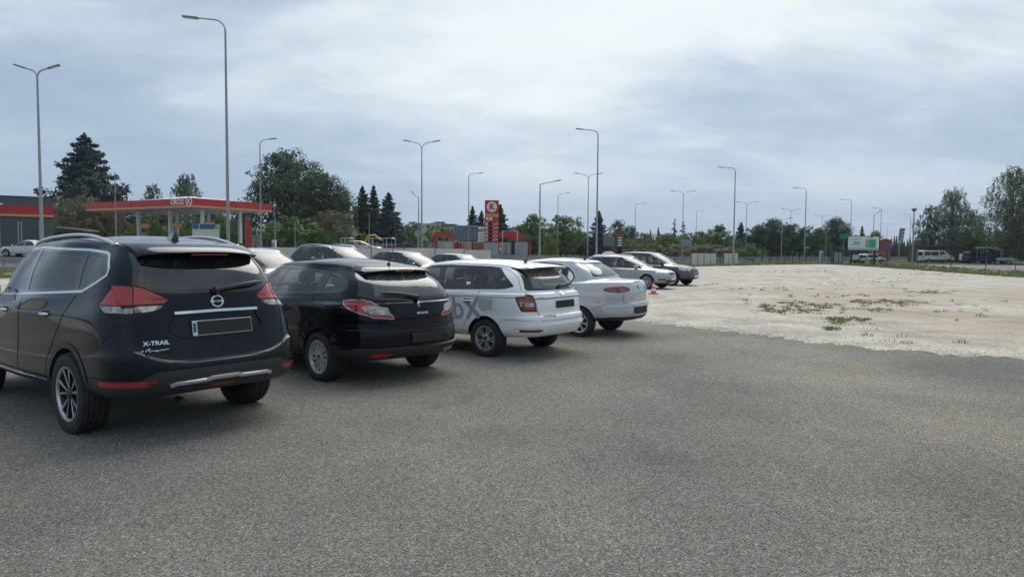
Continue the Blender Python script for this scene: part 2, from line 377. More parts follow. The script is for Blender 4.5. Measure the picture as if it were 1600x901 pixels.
class Shell:
    def __init__(s, rows, crown, m=4):
        half = np.array([loop_points(r) for r in rows]); s.z0 = rows[0][0] - .04
        dense = pchip(half, m)
        # underside closing rows
        b0 = dense[0].copy(); ins = b0.copy(); xc = (b0[:, 0].max() + b0[:, 0].min()) / 2
        ins[:, 0] = xc + (b0[:, 0] - xc) * 0.965; ins[:, 1] *= 0.9; ins[:, 2] += 0.02
        dense = np.concatenate([ins[None], dense])
        n_rows, n_half = dense.shape[0], dense.shape[1]
        bm = bmesh.new(); s.tagl = bm.faces.layers.int.new('tag')
        ncol = 2 * (n_half - 1)
        def full(row):
            L = [tuple(p) for p in row]; Rr = [(p[0], -p[1], p[2]) for p in row[1:-1][::-1]]
            return L + Rr
        grid = []
        for r in dense: grid.append([bm.verts.new(p) for p in full(r)])
        # roof
        edge = dense[-1]; xa = edge[:, 0].min() + 0.75; xb = edge[:, 0].max() - 0.6
        zmid = edge[:, 2]
        for sc in (0.93, 0.8, 0.6, 0.4, 0.2):
            row = edge.copy()
            cx = np.clip(edge[:, 0], xa, xb)
            row[:, 0] = edge[:, 0] * sc + cx * (1 - sc); row[:, 1] = edge[:, 1] * sc
            t = (row[:, 0] - edge[:, 0].min()) / (edge[:, 0].max() - edge[:, 0].min())
            zr, zm_, zf = rows[-1][:3]
            base = zr * (1 - t) * (1 - 2 * t) + 4 * zm_ * t * (1 - t) + zf * t * (2 * t - 1)
            ex = np.minimum(1, np.minimum(row[:, 0] - edge[:, 0].min(), edge[:, 0].max() - row[:, 0]) / 0.5)
            row[:, 2] = base + crown * (1 - sc ** 2) * (0.35 + 0.65 * np.clip(ex, 0, 1))
            grid.append([bm.verts.new(p) for p in full(row)])
        cents = []
        row = edge.copy(); row[:, 0] = np.clip(edge[:, 0], xa, xb); row[:, 1] = 0
        t = (row[:, 0] - edge[:, 0].min()) / (edge[:, 0].max() - edge[:, 0].min())
        zr, zm_, zf = rows[-1][:3]
        row[:, 2] = zr * (1 - t) * (1 - 2 * t) + 4 * zm_ * t * (1 - t) + zf * t * (2 * t - 1) + crown
        grid.append([bm.verts.new(p) for p in full(row)])
        for i in range(len(grid) - 1):
            for k in range(ncol):
                q = (grid[i][k], grid[i][(k + 1) % ncol], grid[i + 1][(k + 1) % ncol], grid[i + 1][k])
                try: bm.faces.new(q)
                except ValueError: pass
        # floor
        low = grid[0]
        for k in range(n_half - 1):
            a, b = low[k], low[k + 1]; c, d = low[(ncol - k - 1) % ncol], low[(ncol - k) % ncol]
            vs = []
            for v in (a, b, c, d):
                if v not in vs: vs.append(v)
            if len(vs) > 2:
                f = bm.faces.new(vs); f[s.tagl] = 1
        bmesh.ops.remove_doubles(bm, verts=bm.verts, dist=0.0006)
        bmesh.ops.recalc_face_normals(bm, faces=bm.faces)
        bm.normal_update(); s.bm = bm
        s.bvh = BVHTree.FromBMesh(bm)
        b2 = bm.copy(); bmesh.ops.triangulate(b2, faces=b2.faces[:]); b2.verts.ensure_lookup_table(); bm.verts.index_update(); bm.verts.ensure_lookup_table()
        s.tv = [v.co.copy() for v in b2.verts]; s.tn = [v.normal.copy() for v in bm.verts]; s.tf = [[v.index for v in f.verts] for f in b2.faces]
        s.tbvh = BVHTree.FromPolygons(s.tv, s.tf); b2.free()
        s.tags = {0: ('body', None), 1: ('underbody', M['under'])}
        s.push = {}
    def smooth_normal(s, co, fallback):
        p, n, i, d = s.tbvh.find_nearest(co)
        if p is None or d > .02: return fallback
        a, b, c = s.tf[i]; A, B, C_ = s.tv[a], s.tv[b], s.tv[c]
        v0, v1, v2 = B - A, C_ - A, p - A; d00, d01, d11, d20, d21 = v0.dot(v0), v0.dot(v1), v1.dot(v1), v2.dot(v0), v2.dot(v1); dn = d00 * d11 - d01 * d01
        if abs(dn) < 1e-14: return fallback
        v = (d11 * d20 - d01 * d21) / dn; w = (d00 * d21 - d01 * d20) / dn
        r = s.tn[a] * (1 - v - w) + s.tn[b] * v + s.tn[c] * w
        return r.normalized() if r.length > .1 else fallback
    # --- surface lookup
    def hit(s, kind, a, b, side=1):
        """S: (x, z) on a flank; B: (y, z) seen from behind; F: (y, z) from the front; T: (x, y) from above"""
        if kind == 'S': o, d = Vector((a, 3 * side, b)), Vector((0, -side, 0))
        elif kind == 'B': o, d = Vector((-3, a, b)), Vector((1, 0, 0))
        elif kind == 'F': o, d = Vector((9, a, b)), Vector((-1, 0, 0))
        else: o, d = Vector((a, b, 4)), Vector((0, 0, -1))
        p, n, _, _ = s.bvh.ray_cast(o, d)
        if p is None: return Vector((a, side * 0.8, b)) if kind == 'S' else Vector((0, a, b)), -d
        if n.dot(d) > 0: n = -n
        return p, n
    def region(s, kind, poly, part, mat, side=1, off=0.0, clips=(), push=0.0, lim=None, key=None, nmin=0.3, ycut=None):
        """cut a convex polygon into the shell and give the cut-out faces to a part"""
        n = len(poly); cx = sum(p[0] for p in poly) / n; cz = sum(p[1] for p in poly) / n
        planes = []
        def add(p, q, keep, o):
            e = (q[0] - p[0], q[1] - p[1]); L = math.hypot(*e)
            if L < 1e-6: return
            nn_ = (e[1] / L, -e[0] / L)
            if nn_[0] * (keep[0] - p[0]) + nn_[1] * (keep[1] - p[1]) > 0: nn_ = (-nn_[0], -nn_[1])
            planes.append(((p[0] + nn_[0] * o, p[1] + nn_[1] * o), nn_))
        for i in range(n): add(poly[i], poly[(i + 1) % n], (cx, cz), off)
        for (p, q, keep) in clips: add(p, q, keep, 0.0)
        u0, u1 = min(p[0] for p in poly) - off - .02, max(p[0] for p in poly) + off + .02
        w0, w1 = min(p[1] for p in poly) - off - .02, max(p[1] for p in poly) + off + .02
        U = lambda v: (v.x, v.z) if kind == 'S' else (v.y, v.z)
        if kind == 'S': pred = lambda f, c: c.y * side > 0.2 and f.normal.y * side > nmin
        elif kind == 'B': pred = lambda f, c: f.normal.x < -nmin and (lim is None or c.x < lim)
        else: pred = lambda f, c: f.normal.x > nmin and (lim is None or c.x > lim)
        bm = s.bm; bm.normal_update()
        faces = []
        for f in bm.faces:
            if f[s.tagl] == 1: continue
            c = f.calc_center_median()
            if not pred(f, c): continue
            uv = [U(v.co) for v in f.verts]
            if max(a for a, b in uv) < u0 or min(a for a, b in uv) > u1 or max(b for a, b in uv) < w0 or min(b for a, b in uv) > w1: continue
            faces.append(f)
        geom = faces + list({e for f in faces for e in f.edges}) + list({v for f in faces for v in f.verts})
        for (p, nn_) in planes:
            if kind == 'S': co, no = Vector((p[0], 0, p[1])), Vector((nn_[0], 0, nn_[1]))
            else: co, no = Vector((0, p[0], p[1])), Vector((0, nn_[0], nn_[1]))
            r = bmesh.ops.bisect_plane(bm, geom=geom, dist=1e-5, plane_co=co, plane_no=no)
            geom = list({g for g in (r['geom'] + geom) if g.is_valid})
        if ycut is not None:
            r = bmesh.ops.bisect_plane(bm, geom=geom, dist=1e-5, plane_co=(0, ycut * side, 0), plane_no=(0, -side, 0))
            geom = list({g for g in (r['geom'] + geom) if g.is_valid})
        t = None
        k = key or (part + str(side) + kind if kind == 'S' else part + kind)
        for tt, (nm, mt) in s.tags.items():
            if tt > 1 and nm == k and mt == mat: t = tt
        if t is None:
            t = max(s.tags) + 1; s.tags[t] = (k, mat); s.push[t] = push
        for f in geom:
            if isinstance(f, bmesh.types.BMFace):
                c = f.calc_center_median(); u = U(c)
                if (ycut is None or c.y * side > ycut) and all((u[0] - p[0]) * a[0] + (u[1] - p[1]) * a[1] < 1e-5 for p, a in planes): f[s.tagl] = t
        s.names = getattr(s, 'names', {}); s.names[t] = (part, side if kind == 'S' else 0, k)
    def finish(s, root, paint_mat, labels=None):
        bm = s.bm; bm.normal_update(); bm.verts.index_update(); SN = [s.smooth_normal(v.co, v.normal.copy()) for v in bm.verts]
        groups = {}
        for f in bm.faces:
            t = f[s.tagl]
            gk = 'body' if t == 0 else ('underbody' if t == 1 else s.names[t][2])
            groups.setdefault(gk, []).append((f, t))
        objs = {}
        for gk, fl in groups.items():
            if gk.startswith('HOLE'): continue
            vi = {}; vs = []; ns = []; fs = []; mi = []; mats = []
            for f, t in fl:
                mt = paint_mat if t == 0 else (s.tags[t][1] or paint_mat)
                if mt not in mats: mats.append(mt)
                idx = []
                for v in f.verts:
                    if v.index not in vi:
                        vi[v.index] = len(vs); p = s.push.get(t, 0.0)
                        vs.append(v.co + SN[v.index] * p); ns.append(SN[v.index])
                    idx.append(vi[v.index])
                fs.append(idx); mi.append(mats.index(mt))
            nm = gk if gk in ('body', 'underbody') else [v[0] for v in s.names.values() if v[2] == gk][0]
            me = bpy.data.meshes.new(nm); me.from_pydata(vs, [], fs)
            for mt in mats: me.materials.append(mt)
            me.polygons.foreach_set('material_index', mi)
            me.polygons.foreach_set('use_smooth', [True] * len(me.polygons))
            me.update()
            me.normals_split_custom_set_from_vertices([tuple(n) for n in ns])
            objs[gk] = link_mesh(nm, me, root)
        # cabin lining: the painted shell again, set 25 mm inwards
        vi = {}; vs = []; fs = []
        for f in bm.faces:
            if f[s.tagl] == 0 or (f[s.tagl] > 1 and s.names[f[s.tagl]][0] in ('window_surround', 'tailgate_band')):
                if f.calc_center_median().z < 0.62: continue
                idx = []
                for v in f.verts:
                    if v.index not in vi: vi[v.index] = len(vs); vs.append(v.co - v.normal * 0.028)
                    idx.append(vi[v.index])
                fs.append(idx)
        me = bpy.data.meshes.new('cabin_lining'); me.from_pydata(vs, [], fs); me.materials.append(M['lining'])
        me.polygons.foreach_set('use_smooth', [True] * len(me.polygons)); me.update()
        link_mesh('cabin_lining', me, root)
        bm.free(); return objs
    # --- things laid on the surface
    def drape(s, kind, pts, side=1, step=0.05):
        out = []; nor = []
        for i in range(len(pts) - 1):
            (a, b), (c, d) = pts[i], pts[i + 1]
            n = max(1, int(math.hypot(c - a, d - b) / step))
            for j in range(n + (i == len(pts) - 2)):
                t = j / n; p, nn_ = s.hit(kind, a + (c - a) * t, b + (d - b) * t, side)
                out.append(p); nor.append(nn_)
        return out, nor
    def strip(s, mb, kind, pts, w, h, side=1, step=0.05, sink=0.002):
        P, N = s.drape(kind, pts, side, step)
        vs = []; fs = []
        for i, (p, n) in enumerate(zip(P, N)):
            t = (P[min(i + 1, len(P) - 1)] - P[max(i - 1, 0)]).normalized(); b = t.cross(n).normalized()
            h_ = max(h, .0028); vs += [p - b * w / 2 - n * sink, p + b * w / 2 - n * sink, p + b * w * .42 + n * h_, p - b * w * .42 + n * h_]
        for i in range(len(P) - 1):
            for k in range(4):
                fs.append((i * 4 + k, i * 4 + (k + 1) % 4, i * 4 + 4 + (k + 1) % 4, i * 4 + 4 + k))
        fs += [(3, 2, 1, 0), tuple(len(vs) - 4 + k for k in range(4))]
        mb.add(vs, fs)
    def frame(s, kind, a, b, side=1):
        """matrix at a surface point: local X runs to the reader's right, Y up, Z out of the surface"""
        p, n = s.hit(kind, a, b, side); up = Vector((0, 0, 1)); x = up.cross(n).normalized(); y = n.cross(x).normalized()
        m = Matrix((x, y, n)).transposed().to_4x4(); m.translation = p; return m

def text_mesh(txt, size, depth=0.0, shear=0.0, bold=0.0, xs=1.0, space=1.0):
    c = bpy.data.curves.new('lettering', 'FONT'); c.body = txt; c.size = size; c.extrude = depth; c.shear = shear; c.offset = bold
    c.align_x = 'CENTER'; c.align_y = 'CENTER'; c.resolution_u = 3; c.space_character = space
    o = bpy.data.objects.new('lettering', c); COL.objects.link(o)
    dg = bpy.context.evaluated_depsgraph_get(); me = bpy.data.meshes.new_from_object(o.evaluated_get(dg))
    vs = [Vector((v.co.x * xs, v.co.y, v.co.z)) for v in me.vertices]; fs = [tuple(p.vertices) for p in me.polygons]
    bpy.data.objects.remove(o); bpy.data.curves.remove(c); bpy.data.meshes.remove(me)
    return vs, fs

def arc_poly(cx, cz, r, a0=-25, a1=205, n=26):
    return [(cx + r * math.cos(R(a0 + (a1 - a0) * i / n)), cz + r * math.sin(R(a0 + (a1 - a0) * i / n))) for i in range(n + 1)]

WHEELS = {}
def wheel_meshes(Rt, width, style):
    key = (Rt, width, style)
    if key in WHEELS: return WHEELS[key]
    rr = {'x': Rt * 0.665, 'hub': Rt * 0.66, 'five': Rt * 0.64, 'plain': Rt * 0.65, 'star': Rt * 0.69}[style]
    w = width / 2
    t = MB().mat(M['tyre'])
    prof = [(rr - .01, -w + .02), (rr + .005, -w + .005), (rr + .03, -w - .004), (Rt - .045, -w - .006), (Rt - .018, -w + .012), (Rt - .004, -w + .03)]
    g = [-0.55, -0.2, 0.2, 0.55]
    for q in g:
        y = q * w; prof += [(Rt, y - .006), (Rt - .009, y - .005), (Rt - .009, y + .005), (Rt, y + .006)]
    prof += [(Rt - .004, w - .03), (Rt - .018, w - .012), (Rt - .045, w + .006), (rr + .03, w + .004), (rr + .005, w - .005), (rr - .01, w - .02)]
    t.lathe(prof, 64, 'Y')
    # shoulder blocks of the tread
    for k in range(72):
        a = 2 * math.pi * k / 72
        for sgn in (-1, 1):
            Mx = Matrix.Rotation(-a, 3, 'Y')
            t.box(Mx @ Vector((Rt - .0175, sgn * (w - .020), 0)), (.016, .030, Rt * 2 * math.pi / 72 * .6), M=Mx)
    r = MB().mat(M['dark_rim'] if style in ('x', 'star') else M['alloy'])
    r.lathe([(rr - .012, -w + .02), (rr - .03, -w + .03), (rr - .035, w - .05), (rr - .02, w - .02)], 48, 'Y')
    face = M['alloy'] if style != 'hub' else M['cap']
    r.mat(face).lathe([(rr - .022, w - .022), (rr - .016, w - .006), (rr + .002, w - .002), (rr + .004, w - .012)], 48, 'Y')
    def spoke(a, r0, r1, w0, w1, y0, y1, d, mt, skew=0.0):
        r.mat(mt); ca, sa = math.cos(a), math.sin(a); c1, s1 = math.cos(a + skew), math.sin(a + skew)
        def P(rad, lat, y, first):
            c_, s_ = (ca, sa) if first else (c1, s1)
            return Vector((c_ * rad - s_ * lat, y, s_ * rad + c_ * lat))
        vs = [P(r0, -w0, y0, 1), P(r0, w0, y0, 1), P(r1, w1, y1, 0), P(r1, -w1, y1, 0),
              P(r0, -w0 * 1.3, y0 - d, 1), P(r0, w0 * 1.3, y0 - d, 1), P(r1, w1 * 1.3, y1 - d, 0), P(r1, -w1 * 1.3, y1 - d, 0)]
        r.add(vs, [(0, 1, 2, 3), (7, 6, 5, 4), (0, 4, 5, 1), (1, 5, 6, 2), (2, 6, 7, 3), (3, 7, 4, 0)])
    yf = w - .028
    if style == 'x':
        for k in range(5):
            a = R(90 + 72 * k)
            for sgn in (-1, 1):
                spoke(a + sgn * R(10), .045, rr - .02, .012, .019, yf, yf + .012, .03, M['dark_rim'], sgn * R(6))
                spoke(a + sgn * R(10), .06, rr - .021, .004, .013 if sgn > 0 else .007, yf + .003, yf + .015, .006, M['alloy'], sgn * R(6))
    elif style == 'five':
        for k in range(5):
            a = R(90 + 72 * k)
            for sgn in (-1, 1):
                spoke(a + sgn * R(9), .04, rr - .02, .013, .014, yf, yf + .012, .03, M['alloy'], sgn * R(3))
    elif style == 'star':
        for k in range(5):
            a = R(90 + 72 * k)
            for sgn in (-1, 1):
                spoke(a + sgn * R(5), .04, rr - .02, .010, .012, yf, yf + .012, .03, M['alloy'], sgn * R(14))
    elif style == 'hub':
        r.mat(M['gap']).lathe([(0, yf - .02), (rr - .02, yf - .02)], 32, 'Y')
        for k in range(12):
            spoke(R(30 * k + 8), .055, rr - .02, .011, .027 if k % 2 else .021, yf + .006, yf + .004, .02, M['cap'], R(8))
    else:
        for k in range(7):
            spoke(R(360 / 7 * k), .04, rr - .02, .014, .02, yf, yf + .01, .03, M['alloy'])
    r.mat(M['cap'] if style == 'hub' else (M['dark_rim'] if style == 'x' else M['alloy']))
    r.lathe([(0, yf + .012), (.05, yf + .01), (.064, yf), (.066, yf - .03)], 24, 'Y')
    r.mat(M['gloss_black']).lathe([(0, yf + .016), (.026, yf + .015), (.03, yf + .008)], 16, 'Y')
    if style != 'hub':
        for k in range(5):
            a = R(54 + 72 * k); r.lathe([(0, yf + .011), (.009, yf + .011), (.009, yf)], 8, 'Y', (.048 * math.cos(a), 0, .048 * math.sin(a)))
    h = MB().mat(M['brake']).lathe([(0, 0), (rr * .62, 0), (rr * .62, -.02), (0, -.02)], 32, 'Y', (0, w * .1, 0))
    h.mat(M['under']).lathe([(0, -w + .04), (rr - .03, -w + .04), (rr - .03, -w + .05), (0, -w + .05)], 24, 'Y')
    tmp = []
    for nm, mb in (('hub', h), ('tyre', t), ('rim', r)):
        o = mb.build(nm, None, smooth=True, angle=40); me = o.data; bpy.data.objects.remove(o); tmp.append(me)
    WHEELS[key] = tmp; return tmp
def add_wheel(root, x, y, Rt, width, style, steer=0.0):
    hub, ty, ri = wheel_meshes(Rt, width, style)
    o = link_mesh('wheel', hub, root); o.location = (x, y, Rt); o.rotation_euler = (0, random.uniform(0, 6.28) if style != 'x' else 0.15, (math.pi if y < 0 else 0) + steer)
    if y < 0: o.rotation_euler[1] = 0.3
    link_mesh('tyre', ty, o); link_mesh('rim', ri, o)

def wheel_house(sh, root, cx, cz, r, side):
    mb = MB().mat(M['under']); vs = []; fs = []
    n = 24
    for i in range(n + 1):
        a = R(-30 + 240 * i / n); x, z = cx + r * math.cos(a), max(cz + r * math.sin(a), sh.z0 + .03)
        p, _ = sh.hit('S', x, max(z, 0.30), side)
        vs += [(x, p.y - side * 0.006, z), (x, side * 0.48, z)]
    for i in range(n): fs.append((2 * i, 2 * i + 1, 2 * i + 3, 2 * i + 2))
    fs.append(tuple(2 * i + 1 for i in range(n + 1)))
    mb.add(vs, fs); mb.build('wheel_arch_liner', root, smooth=False)

def seats(root, xf, xr, z, mat, w=0.5, dash=None, back=0.62):
    def seat(x, y, wd, hr=True):
        mb = MB().mat(mat); T = Matrix.Rotation(R(-14), 3, 'Y')
        mb.box((x + .28, y, z), (.5, wd, .14), bev=.05)
        mb.box(Vector((x, y, z + back * .5)), (.13, wd, back), M=T, bev=.05)
        hx = x - .09
        if hr:
            for q in ([0] if wd < .7 else [-.42, 0, .42]):
                mb.box(Vector((hx - .03, y + q, z + back + .09)), (.09, .25, .17), M=T, bev=.04)
                mb.tube([(hx, y + q - .05, z + back - .05), (hx - .02, y + q - .05, z + back + .05)], .007, 6)
                mb.tube([(hx, y + q + .05, z + back - .05), (hx - .02, y + q + .05, z + back + .05)], .007, 6)
        return mb.build('seat', root, smooth=True)
    seat(xf, .37, w); seat(xf, -.37, w); seat(xr, 0, 1.25)
    if dash:
        d = MB().mat(M['black_trim']); d.box((dash, 0, z + .42), (.5, 1.4, .22), bev=.08); d.box((dash + .1, 0, z + .2), (.4, 1.4, .5))
        d.build('dashboard', root, smooth=True)
        s = MB().mat(M['black_trim']); T = Matrix.Rotation(R(65), 3, 'Y')
        pts = [Vector((dash - .34, .37, z + .42)) + T @ Vector((.19 * math.cos(a), .19 * math.sin(a), 0)) for a in [2 * math.pi * k / 20 for k in range(21)]]
        s.tube(pts, .015, 6); s.build('steering_wheel', root, smooth=True)

def mirror(root, sh, x, z, mat, side, w=.22):
    p, _ = sh.hit('S', x, z, side)
    mb = MB().mat(mat); mb.box(p + Vector((.02, side * .13, .03)), (.14, .20, .15), bev=.05)
    mb.mat(M['black_trim']).box(p + Vector((.02, side * .02, -.03)), (.10, .10, .05), bev=.015)
    mb.mat(M['chrome']).box(p + Vector((-.052, side * .13, .03)), (.006, .17, .12))
    mb.build('wing_mirror', root, smooth=True)
def door_handle(root, sh, x, z, mat, side):
    P, N = sh.drape('S', [(x - .10, z), (x + .10, z)], side, .03)
    mb = MB().mat(mat)
    for i, (p, n) in enumerate(zip(P, N)): P[i] = p + n * (.010 + .022 * math.sin(math.pi * i / (len(P) - 1)))
    mb.tube(P, [.010] + [.014] * (len(P) - 2) + [.010], 8)
    mb.mat(M['gap']); p, n = sh.hit('S', x, z, side); mb.box(p + n * .0, (.13, .008, .055), bev=.003)
    mb.build('door_handle', root, smooth=True)
def number_plate(root, sh, kind, y, z, dark=True, w=.52, h=.112, blue=True, tilt=None, frame=True):
    m = sh.frame(kind, y, z); Q = m.to_3x3(); c = m.translation
    mb = MB().mat(M['plate_white'] if frame else M['plate_dark']); mb.box(c + Q @ Vector((0, 0, .012)), (w, h, .012), M=Q, bev=.003)
    if dark: mb.mat(M['plate_dark']).box(c + Q @ Vector((.018 if blue else 0, 0, .0185)), (w - (.048 if blue else .012), h - .012, .003), M=Q)
    if blue: mb.mat(M['plate_blue']).box(c + Q @ Vector((-w / 2 + .018, .006, .0186)), (.024, h - .05, .003), M=Q)
    mb.build('number_plate', root)
def lettering(root, sh, kind, a, b, txt, size, mat, side=1, depth=.002, shear=0.0, bold=0.0, xs=1.0, out=.004, name='badge', space=1.0, rot=0.0):
    """letters wrapped onto the surface"""
    m = sh.frame(kind, a, b, side); x, y, n = m.col[0].xyz, m.col[1].xyz, m.col[2].xyz
    vs, fs = text_mesh(txt, size, depth, shear, bold, xs, space)
    cr, sr = math.cos(rot), math.sin(rot); res = []
    for v in vs:
        q = m.translation + x * (v.x * cr - v.y * sr) + y * (v.x * sr + v.y * cr)
        p, nn_, _, _ = sh.bvh.ray_cast(q + n * .3, -n)
        res.append((p if p is not None else q) + n * (out + v.z))
    return MB().mat(mat).add(res, fs).build(name, root)

def body_rows(L, w, z, belt, roof, **k):
    """z: bottom, bumper top, shoulder(r,m,f); belt: (zr,zm,zf,xr,xf,wr,wm,wf); roof: (zr,zm,zf,xr,xf,w)"""
    g = lambda n, d: k.get(n, d)
    z0, zb = z[0], z[1]; zs = z[2]
    dr, df, nr, nf = g('dr', .62), g('df', .78), g('nr', 2.9), g('nf', 2.6)
    wr, wf = g('wr', w - .015), g('wf', w - .03)
    zfb = g('zf_bump', zb)
    rows = [
        (z0 + .05, z0, z0, .10, dr - .05, wr - .08, nr, w - .07, wf - .08, df - .05, nf, L - .12),
        (z0 + .12, z0 + .06, z0 + .05, .035, dr, wr - .02, nr, w - .03, wf - .03, df, nf, L - .04),
        (zb - .14, .42, .42, g('x_b1', .0), dr + .05, wr, nr, w - .006, wf, df, nf, L, g('cz', 0) * .7),
        (zb, .60, zfb, g('x_b2', .005), dr + .08, wr, nr, w, wf, df, nf, L, g('cz', 0)),
        (zb + .035, .63, zfb + .04, g('x_b3', .04), dr + .08, wr - .003, nr, w - .004, wf, df, nf, L - .02, g('cz', 0)),
        ((zb + zs[0]) / 2 + .03, (.63 + zs[1]) / 2, (zfb + zs[2]) / 2 + .02, g('x_mid', .05), dr + .08, wr - .005, nr, w - .012, wf - .005, df, nf, L - .05, g('cz', 0) * .35),
        (zs[0] - .018, zs[1] - .018, zs[2] - .018, g('x_sh', .07) - .002, dr + .08, wr - .016, nr, w - .008, wf - .026, df + .05, nf, L - g('x_shf', .14) + .01),
        (zs[0], zs[1], zs[2], g('x_sh', .07), dr + .08, wr - .020, nr, w - .012, wf - .03, df + .05, nf, L - g('x_shf', .14)),
    ]
    if 'boot' in k: rows.append(k['boot'])
    bz = belt
    rows += [
        (bz[0] - .035, bz[1] - .035, bz[2] - .02, bz[3] - .01, g('dbr', .6), bz[5] + .012, g('nbr', 3), bz[6] + .022, bz[7] + .01, g('dbf', .75), 2.5, bz[4] + .06),
        (bz[0], bz[1], bz[2], bz[3], g('dbr', .6), bz[5], g('nbr', 3), bz[6], bz[7], g('dbf', .75), 2.4, bz[4]),
    ]
    rz = roof
    zr_m = (bz[0] + rz[0]) / 2
    t = .5; bow = g('bow', .03)
    rows.append((zr_m, (bz[1] + rz[1]) / 2, (bz[2] + rz[2]) / 2, bz[3] + (rz[3] - bz[3]) * .47 - bow, g('dbr', .6), bz[5] + (rz[5] - bz[5]) * .42, 3.1, bz[6] + (rz[6] - bz[6]) * .40, bz[7] + (rz[6] - .02 - bz[7]) * .42, .72, 2.5, bz[4] + (rz[4] - bz[4]) * .5 + bow))
    rows.append((rz[0] - .055, rz[1] - .055, rz[2] - .04, rz[3], g('drr', .50), rz[5], 3.3, rz[6], rz[6] - .04, .62, 2.6, rz[4]))
    rows.append((rz[0] - .018, rz[1] - .020, rz[2] - .008, rz[3] + .03, g('drr', .50), rz[5] - .025, 3.1, rz[6] - .028, rz[6] - .07, .60, 2.6, rz[4] - .05))
    rows.append((rz[0], rz[1], rz[2] + .008, rz[3] + .08, g('drr', .50), rz[5] - .08, 3.0, rz[6] - .085, rz[6] - .13, .56, 2.6, rz[4] - .12))
    return rows
SH = {}
def car_root(name, label, cat, pose, group=None, dz=0.0):
    x, y, t = pose
    return empty(name, (x, y, gz(x, y) + dz), t, label, cat, group)
GAS = M['gap']
def windows(sh, dlo, panes, glass_m, surround=True, band=.03, chrome=None, inset=.018):
    for side in (1, -1):
        if chrome: sh.region('S', dlo, 'window_trim', chrome, side, off=.028, push=.003)
        if surround: sh.region('S', dlo, 'window_surround', M['gloss_black'], side, off=.006)
        for i, (gm, clips) in enumerate(panes):
            sh.region('S', dlo, 'side_window', gm, side, off=-inset, clips=clips, key='side_window%d%d' % (i, side), push=-.003)
def L_(xt, zt, xb, zb, keep): return ((xt, zt), (xb, zb), keep)

